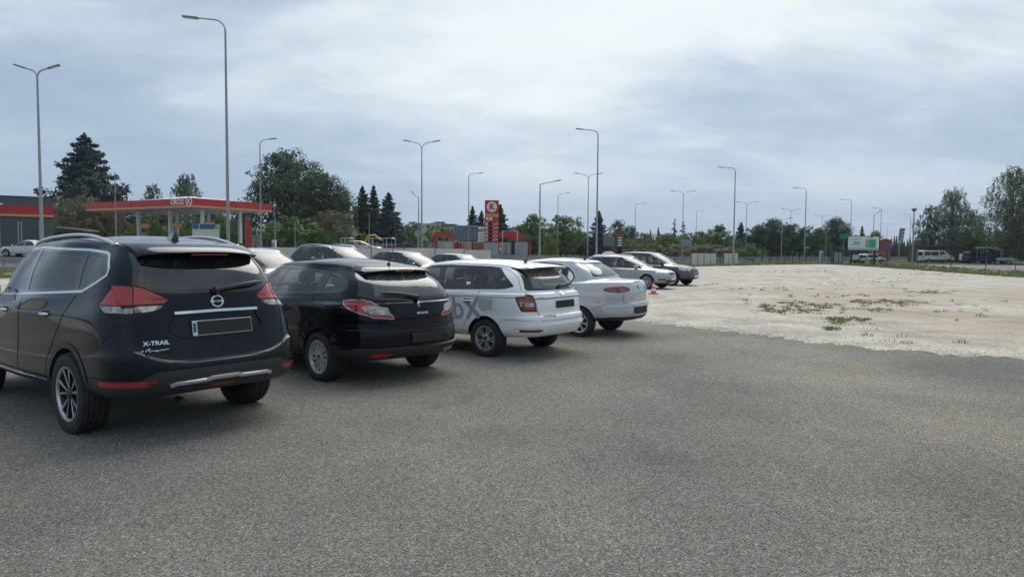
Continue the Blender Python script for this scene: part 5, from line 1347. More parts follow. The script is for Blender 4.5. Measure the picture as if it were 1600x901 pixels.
def kerb_run(name, a, b, w, h, n=30):
    vs = []; fs = []; d = (b - a).normalized(); q = Vector((-d.y, d.x, 0)) * w / 2
    for i in range(n + 1):
        p = a + (b - a) * (i / n); z = gz(p.x, p.y)
        vs += [(p.x - q.x, p.y - q.y, z - .1), (p.x + q.x, p.y + q.y, z - .1), (p.x + q.x, p.y + q.y, z + h), (p.x - q.x, p.y - q.y, z + h)]
    for i in range(n):
        for k in range(4): fs.append((i * 4 + k, i * 4 + (k + 1) % 4, i * 4 + 4 + (k + 1) % 4, i * 4 + 4 + k))
    o = MB().mat(M['kerb']).add(vs, fs).build(name); o['kind'] = 'structure'
kerb_run('kerb', Vector((*off(left_far, 16.8), 0)), Vector((*off(far_r - dirL * 200, 16.8), 0)), .2, .12, 60)

# ------------------------------------------------------------------ weeds in the gravel and along the verge
def blades(name, spots, mat, seed, hmin, hmax, rad, per, wd=.012):
    rnd = random.Random(seed); vs = []; fs = []
    for (x, y, r_, k) in spots:
        for _ in range(int(per * k)):
            a = rnd.uniform(0, 6.283); q = rnd.random() ** .6 * r_; px, py = x + q * math.cos(a), y + q * math.sin(a) * .8; z = gz(px, py)
            h = rnd.uniform(hmin, hmax) * (1.1 - .6 * q / max(r_, .01)); t = rnd.uniform(0, 6.283); lean = rnd.uniform(.1, .7) * h
            dx, dy = math.cos(t), math.sin(t); w = wd * rnd.uniform(.6, 1.4)
            b = len(vs); vs += [(px - dy * w, py + dx * w, z), (px + dy * w, py - dx * w, z), (px + dy * w * .7 + dx * lean * .4, py - dx * w * .7 + dy * lean * .4, z + h * .65), (px - dy * w * .7 + dx * lean * .4, py + dx * w * .7 + dy * lean * .4, z + h * .65), (px + dx * lean, py + dy * lean, z + h)]
            fs += [(b, b + 1, b + 2, b + 3), (b + 3, b + 2, b + 4)]
    me = bpy.data.meshes.new(name); me.from_pydata(vs, [], fs); me.materials.append(mat); o = link_mesh(name, me); return o
def leafmat(name, c1, c2, rough=.7, tr=.25, s=3.0):
    m = bpy.data.materials.new(name); m.use_nodes = True; nt = m.node_tree; b = nt.nodes['Principled BSDF']
    geo = N(nt, 'ShaderNodeNewGeometry'); co = N(nt, 'ShaderNodeTexCoord').outputs['Object']
    a = tnoise(nt, co, s, 3, .6); mx = N(nt, 'ShaderNodeMath', operation='MULTIPLY_ADD'); nt.links.new(geo.outputs['Random Per Island'], mx.inputs[0]); mx.inputs[1].default_value = .5
    nt.links.new(tmap(nt, a, .35, .65, 0, .5), mx.inputs[2])
    c = tmix(nt, mx.outputs[0], c1, c2); nt.links.new(c, b.inputs['Base Color']); b.inputs['Roughness'].default_value = rough; b.inputs['Specular IOR Level'].default_value = .25
    t = N(nt, 'ShaderNodeBsdfTranslucent'); nt.links.new(c, t.inputs[0]); ms = N(nt, 'ShaderNodeMixShader'); ms.inputs[0].default_value = tr
    nt.links.new(b.outputs[0], ms.inputs[1]); nt.links.new(t.outputs[0], ms.inputs[2]); nt.links.new(ms.outputs[0], nt.nodes['Material Output'].inputs[0]); return m
M['weed'] = leafmat('weed_green', (.10, .135, .045), (.24, .27, .11)); M['weed_dry'] = leafmat('weed_dry', (.16, .12, .06), (.26, .20, .11))
def gspots(lst): return [(gpt(px, py).x, gpt(px, py).y, r_, k) for px, py, r_, k in lst]
rnd = random.Random(11)
cl = []
for (cx, cy, sx, sy, n) in ((1245, 483, 48, 6, 46), (1265, 476, 60, 4, 30), (1310, 500, 14, 6, 18), (1300, 514, 10, 3, 8), (1345, 500, 26, 3, 16), (1350, 473, 22, 4, 20), (1385, 471, 18, 3, 12), (1372, 484, 22, 2, 10), (1450, 457, 34, 3, 22), (1415, 474, 14, 3, 8), (1300, 462, 90, 3, 14), (1200, 452, 60, 3, 14)):
    for _ in range(n): cl.append((rnd.gauss(cx, sx * .6), rnd.gauss(cy, sy * .6), rnd.uniform(.06, .24), rnd.uniform(.2, 1.0)))
tag(blades('weed_patch', gspots(cl), M['weed'], 3, .015, .09, 0, 42, .009), 'patches of low green weeds growing through the pale gravel', 'weeds', kind='stuff')
cl = []
for (cx, cy, sx, sy, n) in ((1165, 473, 4, 5, 6), (1190, 480, 8, 4, 8), (1240, 488, 50, 3, 22), (1410, 476, 22, 4, 12), (1260, 424, 90, 1.2, 40), (1450, 428, 80, 2, 30), (1500, 480, 70, 24, 16), (1110, 444, 10, 3, 6), (1180, 425, 60, 2, 16), (1350, 440, 120, 6, 26), (1390, 520, 80, 14, 8)):
    for _ in range(n): cl.append((rnd.gauss(cx, sx * .6), rnd.gauss(cy, sy * .6), rnd.uniform(.06, .3), rnd.uniform(.2, .8)))
tag(blades('dry_weed_patch', gspots(cl), M['weed_dry'], 4, .02, .13, 0, 40, .005), 'brown dried weeds scattered on the pale gravel', 'weeds', kind='stuff')
cl = []
for i in range(900):
    t = rnd.random(); k = rnd.uniform(-.3, 13) if rnd.random() > .4 else rnd.uniform(-.4, 1.2); p = left_far * (1 - t) + far_r * t; q = off(p, k); cl.append((q[0], q[1], rnd.uniform(.2, .7), rnd.uniform(.3, 1)))
for i in range(700):
    t = rnd.random(); k = rnd.uniform(-.5, 7.5) if rnd.random() > .4 else rnd.uniform(-.6, .6); p = eB * (1 - t) + (eC + nr2 * 14) * t; q = off2(p, k); cl.append((q[0], q[1], rnd.uniform(.15, .6), rnd.uniform(.3, 1)))
tag(blades('verge_grass_tufts', cl, M['weed'], 5, .05, .30, 0, 34, .03), 'uneven rough grass on the verge along the edge of the gravel lot', 'grass', kind='stuff')
# loose pale chips near the boundary and a few over the dark strip
def chips(name, n, fn, mat, s0, s1, seed):
    rnd = random.Random(seed); vs = []; fs = []
    for _ in range(n):
        x, y = fn(rnd); s = rnd.uniform(s0, s1); z = gz(x, y) + .012; b = len(vs); a = rnd.uniform(0, 6.28)
        for k in range(5):
            q = s * rnd.uniform(.7, 1.2); vs.append((x + q * math.cos(a + k * 1.2566), y + q * math.sin(a + k * 1.2566), z - .002))
        vs.append((x + rnd.uniform(-.3, .3) * s, y + rnd.uniform(-.3, .3) * s, z + s * rnd.uniform(.5, 1.0)))
        fs += [(b + k, b + (k + 1) % 5, b + 5) for k in range(5)]
    me = bpy.data.meshes.new(name); me.from_pydata(vs, [], fs); me.materials.append(mat); return link_mesh(name, me)
M['chip'] = pmat('pale_chip', (.40, .38, .34), .9, noise=(40, .35)); M['dchip'] = pmat('grey_chip', (.16, .155, .145), .9, noise=(30, .7, (.50, .47, .43)))
def near_edge(rnd):
    i = rnd.randrange(8, len(edge) - 8); p = edge[i]; return p[0] + rnd.gauss(0, .5), p[1] - abs(rnd.gauss(0, .38)) * (1 if rnd.random() < .8 else 2.2) + .1
tag(chips('stray_pale_chips', 6000, near_edge, M['chip'], .006, .02, 7), 'stray pale stone chips strewn along the edge of the dark gravel', 'gravel chips', kind='stuff')
def near_cam(rnd):
    y = 3.0 + 9 * rnd.random() ** 1.6; return rnd.uniform(-.75, .75) * y, y
tag(chips('loose_grey_chips', 16000, near_cam, M['dchip'], .003, .010, 8), 'loose grey asphalt chips over the dark lot', 'gravel chips', kind='stuff')

def haze():
    m = bpy.data.materials.new('haze_air'); m.use_nodes = True; nt = m.node_tree; nt.nodes.clear()
    o = nt.nodes.new('ShaderNodeOutputMaterial'); v = nt.nodes.new('ShaderNodeVolumePrincipled'); v.inputs['Color'].default_value = (.72, .84, 1.0, 1); v.inputs['Density'].default_value = HAZE; v.inputs['Anisotropy'].default_value = .2
    nt.links.new(v.outputs[0], o.inputs['Volume']); b = MB().mat(m).box((0, 1000, 24), (9000, 9000, 56)).build('haze'); b['kind'] = 'stuff'; b['label'] = 'thin pale blue air haze over the whole place'; b['category'] = 'haze'
HAZE = 0.00018
haze()
# ================================================================== street lamps
M['galv'] = pmat('galvanised_steel', (.27, .285, .30), .5, .4, noise=(3, .12))
M['lamp_head'] = pmat('lamp_housing', (.16, .17, .18), .5, .3)
M['lamp_glass'] = pmat('lamp_lens', (.55, .56, .56), .2)
def street_lamp(label, px, py_top, d, arms, r=.075, name='street_lamp', armlen=1.9, style='curve', head=(.62, .20, .07), yaw=0.0, group='street lamps along the roads', rise=.35):
    r *= .82
    b = stand(px, d); H = ztop(px, py_top, d) - b.z
    root = empty(name, b, 0, label, 'street lamp', group)
    p = MB().mat(M['galv']); cr = (.45 if len(arms) < 2 else .60 * min(1, armlen / 1.2)) if style == 'curve' else .12
    p.lathe([(.0, 0), (r * 2.1, 0), (r * 2.1, .02), (r * 1.55, .04), (r * 1.5, 1.1), (r * 1.2, 1.25), (r * .62, H - cr), (r * .6, H - cr + .02), (0, H - cr + .02)], 12)
    p.mat(M['lamp_head']).box((0, -r * 1.45, .8), (r * 1.2, .02, .38)); p.build('pole', root, smooth=True)
    for sgn in arms:
        c, s = math.cos(yaw), math.sin(yaw); P = lambda u, z: (sgn * u * c, sgn * u * s, z)
        if style == 'curve':
            pts = [(0, 0, H - cr)] + [P(.42 * (1 - math.cos(R(a))), H - cr + .42 * math.sin(R(a))) for a in range(15, 86, 14)] + [P(max(.7, armlen - .25), H + .03)]
        if style == 'curve' and len(arms) > 1:
            k_ = min(1, armlen / 1.2); pts = [(0, 0, H - cr), P(.02 * k_, H - .50 * k_), P(.14 * k_, H - .27 * k_), P(.34 * k_, H - .12 * k_), P(.6 * k_, H - .04 * k_), P(armlen - .15, H + .04)]
        if style != 'curve': pts = [(0, 0, H - .3), P(.02, H - .05), P(.25, H), P(armlen, H + rise * .6)]
        ar = MB().mat(M['galv']).tube(pts, [r * .62] + [r * .5] * (len(pts) - 2) + [r * .42], 8).build('arm', root, smooth=True)
        e = Vector(pts[-1]); dr = (e - Vector(pts[-2])).normalized(); ang = math.atan2(dr.z, math.hypot(dr.x, dr.y))
        Mx = Matrix.Rotation(math.atan2(dr.y, dr.x), 3, 'Z') @ Matrix.Rotation(-ang, 3, 'Y')
        h = MB().mat(M['lamp_head']).box(e + dr * head[0] * .4, head, M=Mx, bev=.03); h.mat(M['lamp_glass']).box(e + dr * head[0] * .45 - Vector((0, 0, head[2] * .52)), (head[0] * .6, head[1] * .7, .02), M=Mx)
        h.build('lamp_head', root)
for L in [
    ('tallest single-arm lamp post rising behind the big SUV roof', 357, 30, 26.7, (-1,), dict(r=.068, armlen=1.3)),
    ('double-arm lamp post in front of the red-banded shop', 66, 108, 34, (-1, 1), dict(armlen=.72, r=.085, rise=.9)),
    ('single-arm lamp post right of the big oak edge by the canopy end', 408, 218, 56, (1,), dict(armlen=1.05)),
    ('double-arm lamp post between the small spruces and the price totem', 659, 222, 57, (-1, 1), dict(armlen=1.1)),
    ('single-arm lamp post in front of the grey billboard back', 732, 271, 81, (1,), dict(armlen=1.35)),
    ('short sturdy lamp post with a straight bent arm right of the price totem', 843, 287, 58, (1,), dict(style='bend', armlen=1.2, r=.09)),
    ('single-arm lamp post right of the short bent-arm lamp, behind the trees', 871, 302, 108, (1,), dict(armlen=1.5)),
    ('double-arm lamp post just left of the tall lamp over the saloon', 918, 272, 81, (-1, 1), dict(armlen=1.25)),
    ('tall single-arm lamp post standing above the silver saloon roof', 932, 203, 51.7, (-1,), dict(armlen=1.35, r=.08)),
    ('thin single-arm lamp post over the low hedges right of the saloon', 992, 318, 131, (1,), dict(armlen=1.6)),
    ('double-arm lamp post beside the pair of slim poplars', 1066, 299, 103, (-1, 1), dict(armlen=1.45)),
    ('thin single-arm lamp post behind the white fence panels', 1087, 329, 154, (1,), dict(armlen=1.5)),
    ('single-arm lamp post rising from the white fence panels', 1146, 262, 74.6, (-1,), dict(armlen=1.5, r=.09)),
    ('double-arm lamp post right of the white fence panels', 1165, 316, 128, (-1, 1), dict(armlen=1.7)),
    ('short lamp post with bent arm by the start of the mesh fence', 1221, 343, 105, (1,), dict(style='bend', armlen=1.0)),
    ('double-arm lamp post above the white van on the road', 1234, 327, 147, (-1, 1), dict(armlen=1.6)),
    ('single-arm lamp post with left arm right of the white road van', 1257, 294, 99, (-1,), dict(armlen=1.6, r=.085)),
    ('faint double-arm lamp post left of the large billboard', 1283, 337, 172, (-1, 1), dict(armlen=1.4)),
    ('single-arm lamp post just left of the large white-green billboard', 1328, 312, 121, (-1,), dict(armlen=1.8)),
    ('short lamp post standing in front of the large billboard', 1364, 334, 100, (1,), dict(style='bend', armlen=.5)),
    ('single-arm lamp post behind the right edge of the large billboard', 1375, 325, 145, (-1,), dict(armlen=1.6)),
    ('faint double-arm lamp post above the orange-brown hut', 1385, 350, 231, (-1, 1), dict(armlen=1.7)),
    ('single-arm lamp post between grey totem and ball-topped mast', 1421, 335, 170, (-1,), dict(armlen=1.6)),
    ('faint short lamp post above the brown hut with the white minibus', 1478, 357, 118, (1,), dict(style='bend', armlen=.35, r=.06)),
    ('small lamp post with left arm beside the double-arm lamp near the spruces', 654, 307, 74, (-1,), dict(style='bend', armlen=.45)),
    ('plain thin mast crossing the left end of the petrol canopy', 182, 262, 75, (), dict(r=.07)),
    ('thin mast behind the right end of the petrol canopy', 430, 308, 74, (), dict(r=.06)),
    ('short grey post in front of the big oak foliage', 461, 338, 60, (), dict(r=.05)),
    ('thin post in front of the three small spruces', 577, 326, 66, (), dict(r=.045)),
    ('faint lamp post right of the white utility cabinet', 1290, 362, 128, (1,), dict(style='bend', armlen=.4)),
    ('thin lamp post left of the double-arm lamp by the white panels', 1153, 344, 190, (1,), dict(armlen=1.5)),
]:
    street_lamp(L[0], L[1], L[2], L[3], L[4], **L[5])
def mast():
    b = stand(1426, 78); H = ztop(1429, 326, 78) - b.z; root = empty('floodlight_mast', b, 0, 'steel mast with a ball-shaped top at the mesh fence', 'mast')
    MB().mat(M['galv']).lathe([(0, 0), (.14, 0), (.14, .05), (.09, .1), (.06, H - .3), (0, H - .3)], 12).build('pole', root, smooth=True)
    MB().mat(M['lamp_head']).lathe([(0, H - .35), (.12, H - .3), (.26, H - .12), (.26, H), (.12, H + .12), (0, H + .14)], 14).build('lamp_head', root, smooth=True)
mast()

# ================================================================== petrol station
M['red'] = pmat('fascia_red', (.42, .022, .022), .45, noise=(1.2, .12)); M['orange'] = pmat('fascia_orange', (.62, .27, .10), .5)
M['white'] = pmat('white_sheet', (.62, .63, .63), .55, noise=(1.5, .08)); M['offwhite'] = pmat('pale_render', (.48, .45, .38), .8, noise=(.8, .1))
M['dgrey'] = pmat('dark_grey_cladding', (.085, .09, .10), .6, noise=(.8, .1)); M['lgrey'] = pmat('light_grey_sheet', (.32, .33, .34), .6, noise=(1, .1))
M['sign_white'] = pmat('sign_white', (.72, .72, .70), .5); M['dark_glass'] = pmat('shop_glass', (.02, .025, .03), .08, coat=.6)
M['brown_shed'] = pmat('brown_boards', (.085, .040, .026), .7, noise=(6, .2)); M['navy'] = pmat('navy_paint', (.018, .028, .075), .5)
M['teal'] = pmat('sign_teal', (.01, .18, .14), .5); M['signblue'] = pmat('sign_blue', (.03, .09, .26), .5); M['green_ad'] = pmat('poster_green', (.04, .38, .14), .5)
M['orange_wall'] = pmat('terracotta', (.34, .11, .055), .7, noise=(3, .15)); M['yellow'] = pmat('machine_yellow', (.55, .34, .02), .5)
def flat_text(parent, txt, size, mat, pos, rz, xs=1.0, bold=0.0, depth=.02, name='lettering', up=None):
    vs, fs = text_mesh(txt, size, depth, 0, bold, xs)
    T = Matrix.Translation(pos) @ Matrix.Rotation(rz, 4, 'Z') @ Matrix.Rotation(R(90), 4, 'X')
    return MB().mat(mat).add([T @ v for v in vs], fs).build(name, parent)
def canopy():
    c0 = Vector((at(302, 87).x, 87, 0)); g = gz(c0.x, c0.y); ux = Vector((-.87, .49, 0)).normalized(); uy = Vector((-ux.y, ux.x, 0)); uy = uy if uy.y > 0 else -uy
    A, B = 23.0, 12.5
    root = empty('petrol_canopy', (c0.x, c0.y, g), 0, 'red-edged white petrol station canopy on pale columns behind the big SUV', 'canopy')
    zt = ztop(302, 309, 87) - g; zb = zt - 1.12; rz = math.atan2(-ux.y, -ux.x)
    def P(a, b, z): q = ux * a + uy * b; return Vector((q.x, q.y, z))
    f = MB()
    def slab(a0, b0, a1, b1, z0, z1, mb):
        vs = [P(a0, b0, z0), P(a1, b0, z0), P(a1, b1, z0), P(a0, b1, z0), P(a0, b0, z1), P(a1, b0, z1), P(a1, b1, z1), P(a0, b1, z1)]
        mb.add(vs, [(0, 1, 2, 3), (7, 6, 5, 4), (0, 4, 5, 1), (1, 5, 6, 2), (2, 6, 7, 3), (3, 7, 4, 0)])
    f.mat(M['red'])
    slab(0, 0, A, .15, zb + .22, zt, f); slab(0, B - .15, A, B, zb + .22, zt, f); slab(0, .152, .15, B - .152, zb + .22, zt, f); slab(A - .15, .152, A, B - .152, zb + .22, zt, f)
    f.mat(M['orange'])
    slab(-.03, -.03, A + .03, .13, zb, zb + .217, f); slab(-.03, B - .13, A + .03, B + .03, zb, zb + .217, f); slab(-.03, .132, .13, B - .132, zb, zb + .217, f); slab(A - .13, .132, A + .03, B - .132, zb, zb + .217, f)
    f.build('fascia', root)
    s = MB().mat(M['lgrey']); slab(.16, .16, A - .16, B - .16, zb - .02, zb + .05, s); s.build('soffit', root)
    r = MB().mat(M['white'])
    e = .2; vs = [P(e, e, zt - .05), P(A - e, e, zt - .05), P(A - e, B - e, zt - .05), P(e, B - e, zt - .05), P(A * .40, B / 2, zt + .9), P(A * .75, B / 2, zt + .75)]
    r.add(vs, [(0, 1, 5, 4), (1, 2, 5), (2, 3, 4, 5), (3, 0, 4)]); r.build('roof', root)
    for a in (2.6, 9.2, 16.2):
        for b in (3.3, B - 3.3):
            c = MB().mat(M['white']).box(P(a, b, zb / 2), (.42, .42, zb), rz=rz, bev=.04); c.mat(M['dgrey']).box(P(a, b, .35), (.5, .5, .7), rz=rz); c.build('column', root)
            i = MB().mat(M['concrete']).box(P(a, b, .08), (4.2, 1.2, .16), rz=rz, bev=.05); i.build('pump_island', root)
    for k in range(6):
        l = MB().mat(M['sign_white']).box(P(2 + k * 3.2, B * .35, zb - .06), (.5, .5, .05), rz=rz); l.build('downlight', root)
    # lettering near the corner on the long side: the word and the round K emblem
    rzf = math.atan2(-ux.y, -ux.x)
    cx = P(1.55, -.06, zt - .47); flat_text(root, 'CIRCLE', .86, M['sign_white'], P(2.9, -.05, zt - .47), rzf, xs=.92, bold=.02)
    em = MB().mat(M['sign_white']); c = P(.62, -.05, zt - .46)
    T = Matrix.Translation(c) @ Matrix.Rotation(rzf, 4, 'Z') @ Matrix.Rotation(R(90), 4, 'X')
    b0 = len(em.v); em.lathe([(.60, -.03), (.60, .03), (.47, .03), (.47, -.03)], 32, 'Z', closed=True); em.v = [tuple(T @ Vector(v)) for v in em.v]; em.build('emblem_ring', root)
    flat_text(root, 'K', .86, M['sign_white'], c, rzf, xs=.9, bold=.03, name='emblem_letter')
    # pumps on the islands, each a thing
    k = 0
    lab = ['left', 'middle', 'right']
    for a in (16.2, 9.2, 2.6):
        q = P(a - 1.2, 3.3, 0) + Vector((c0.x, c0.y, g)); pr = empty('fuel_pump', (q.x, q.y, g + .16), rz, 'orange-topped fuel pump under the %s column bay of the canopy' % lab[k], 'fuel pump', 'fuel pumps under the canopy')
        m_ = MB().mat(M['lgrey']).box((0, 0, .95), (.95, .55, 1.9), bev=.05); m_.mat(M['dark_glass']).box((0, -.285, 1.35), (.6, .02, .5)); m_.build('housing', pr)
        MB().mat(M['orange']).box((0, 0, 2.85), (2.3, .12, .62), bev=.03).build('topper_sign', pr)
        MB().mat(M['dgrey']).tube([(-.3, 0, 1.9), (-.3, 0, 2.6)], .05, 6).build('post', pr)
        for sg in (-1, 1): MB().mat(M['gap']).tube([(sg * .4, -.3, 1.4), (sg * .55, -.36, .8), (sg * .5, -.34, .5), (sg * .42, -.3, 1.0)], .02, 6).build('hose', pr)
        k += 1
canopy()
def shop():
    d = 75; x1 = at(85, d).x; x0 = x1 - 16; g = gz(x1 - 4, d); z = lambda py: ztop(40, py, d) - g
    root = empty('shop_building', (x1, d, g), R(34), 'flat dark grey petrol station shop with a red and orange band at the left edge', 'shop')
    H = z(309)
    w = MB().mat(M['dgrey']).box((-8, 5, H / 2), (16, 10, H)); w.mat(M['gap']).box((-8, 5, H + .03), (16.15, 10.15, .06)); w.build('wall', root)
    b = MB().mat(M['red']).box((-8, -.06, (z(322.5) + z(335.5)) / 2), (16.08, .16, z(322.5) - z(335.5))); b.box((.06, 5, (z(322.5) + z(335.5)) / 2), (.16, 10, z(322.5) - z(335.5)))
    b.mat(M['orange']).box((-8, -.09, (z(335.5) + z(339.5)) / 2 - .004), (16.1, .2, z(335.5) - z(339.5) - .01)); b.build('fascia_band', root)
    for xx in (-3.9, -2.05, -6.5, -9):
        f = MB().mat(M['dark_glass']).box((xx, -.02, 1.35), (1.5, .06, 2.7)); f.mat(M['lgrey'])
        for q in (-.8, .8): f.box((xx + q, -.05, 1.35), (.12, .12, 2.7))
        f.build('window', root)
    s = MB().mat(M['sign_white']); s.box((-4.6, -.05, z(321)), (.5, .1, .16)); s.build('lamp', root)
    a = MB().mat(M['lgrey']).box((2.3, 3, 2.1), (4.0, 3, .12), M=Matrix.Rotation(R(6), 3, 'Y')); a.mat(M['dgrey'])
    for q in (.8, 3.8): a.tube([(q, 2, 0), (q, 2, 2.1)], .05, 6)
    a.build('awning', root)
shop()
def panel_sign():
    d = 62; b = stand(322, d); g = b.z; z = lambda py: ztop(322, py, d) - g
    root = empty('info_hoarding', b, 0, 'blue, white and green information hoarding under the right half of the canopy', 'hoarding')
    w = 2.35; mb = MB().mat(pmat('hoarding_cream', (.58, .60, .45), .6)).box((0, 0, (z(378) + z(350)) / 2), (w, .08, z(350) - z(378))); mb.build('board', root)
    h = MB().mat(M['signblue']).box((-.12, -.05, z(354)), (w - .3, .03, .42)); h.mat(pmat('hoarding_green', (.25, .42, .06), .5)).prism([(w / 2 - .45, z(358)), (w / 2 - .03, z(358)), (w / 2 - .03, z(350.5)), (w / 2 - .2, z(350.5))], -.07, -.045)
    h.mat(M['sign_white']).box((-.55, -.068, z(354)), (.05, .01, .42)); h.build('header', root)
    p = MB().mat(M['lgrey'])
    for s in (-1, 1): p.tube([(s * w / 2, .05, 0), (s * w / 2, .05, z(350))], .05, 8)
    p.build('post', root)
panel_sign()
def banner():
    d = 70; b = stand(384, d); root = empty('feather_banner', b, 0, 'tall narrow red feather banner right of the canopy columns', 'banner')
    H = ztop(384, 337, d) - b.z; MB().mat(M['galv']).tube([(0, 0, 0), (0, 0, H * .7), (.08, 0, H)], .025, 6).build('pole', root)
    MB().mat(M['red']).prism([(.03, .5), (.55, .5), (.62, H * .6), (.45, H * .9), (.1, H), (.03, H * .9)], -.012, .012).build('cloth', root)
banner()
def posts_fence(label, px0, px1, d, h, mat, name='railing', n=12, mesh=True, bars=4):
    a, b = stand(px0, d), stand(px1, d); root = empty(name, a, math.atan2(b.y - a.y, b.x - a.x), label, 'fence'); L = (b - a).length
    for i in range(n + 1):
        MB().mat(mat).box((L * i / n, 0, h / 2), (.06, .06, h)).build('post', root)
    r = MB().mat(mat)
    for k in range(bars): r.box((L / 2, .035, h * (k + 1) / bars - .05), (L, .03, .04))
    r.build('rails', root)
posts_fence('grey barred railing between the red banner and the lamp post', 390, 408, 72, 1.9, M['galv'], n=8)
posts_fence('dark low railing under the far hedge left of the red gantry', 560, 690, 104, 1.3, M['dgrey'], n=26, bars=5)

def totem():
    d = 95; b = stand(768, d); g = b.z; s = F_PX / d; z = lambda py: ztop(768, py, d) - g
    root = empty('price_totem', b, R(4), 'tall red price totem with a white round K emblem', 'sign')
    w = 21.5 / s; H = z(313)
    m_ = MB().mat(M['red']).box((0, 0, (z(334) + H) / 2), (w, .5, H - z(334))); m_.mat(M['orange']).box((0, 0, (z(334) + z(339)) / 2), (w, .48, z(334) - z(339)))
    m_.mat(M['red']).box((0, 0, (z(339) + z(379)) / 2), (w, .5, z(339) - z(379))); m_.mat(M['lgrey']).box((0, 0, z(379) / 2), (w * .98, .46, z(379))); m_.build('body', root)
    e = MB().mat(M['sign_white']); c = Vector((0, -.27, (z(316) + z(331)) / 2)); T = Matrix.Translation(c) @ Matrix.Rotation(R(90), 4, 'X')
    e.lathe([(0, -.01), (.70, -.01), (.70, .02), (0, .02)], 32, 'Z'); e.v = [tuple(T @ Vector(v)) for v in e.v]; e.build('emblem_disc', root)
    e = MB().mat(M['red']); e.lathe([(.60, -.02), (.60, .035), (.56, .035), (.56, -.02)], 32, 'Z', closed=True); e.v = []; e.f = []; e.m = []
    flat_text(root, 'K', 1.08, M['red'], c + Vector((0, -.035, 0)), 0, xs=.95, bold=.05, name='emblem_letter')
    lg = MB().mat(M['sign_white']).box((-w * .18, -.27, z(341.8)), (w * .45, .03, .38)); lg.build('logo_plate', root)
    flat_text(root, 'EV', .30, M['gap'], Vector((-w * .18, -.30, z(341.8))), 0, name='lettering')
    fl = ['95', '98', 'ON', 'ON+', 'LPG']; pr = ['6.19', '6.89', '6.25', '6.59', '2.89']
    for i in range(5):
        zz = z(350 + i * 6.1)
        r_ = MB().mat(M['sign_white']).box((-w * .37, -.265, zz), (.30, .03, .36)); r_.mat(M['gap']).box((-w * .1, -.265, zz), (.42, .03, .40)); r_.build('price_row', root)
        flat_text(root, fl[i], .20, M['gap'], Vector((-w * .37, -.29, zz)), 0, name='lettering')
        flat_text(root, pr[i], .42, M['sign_white'], Vector((w * .26, -.27, zz)), 0, xs=.9, name='price_digits')
totem()
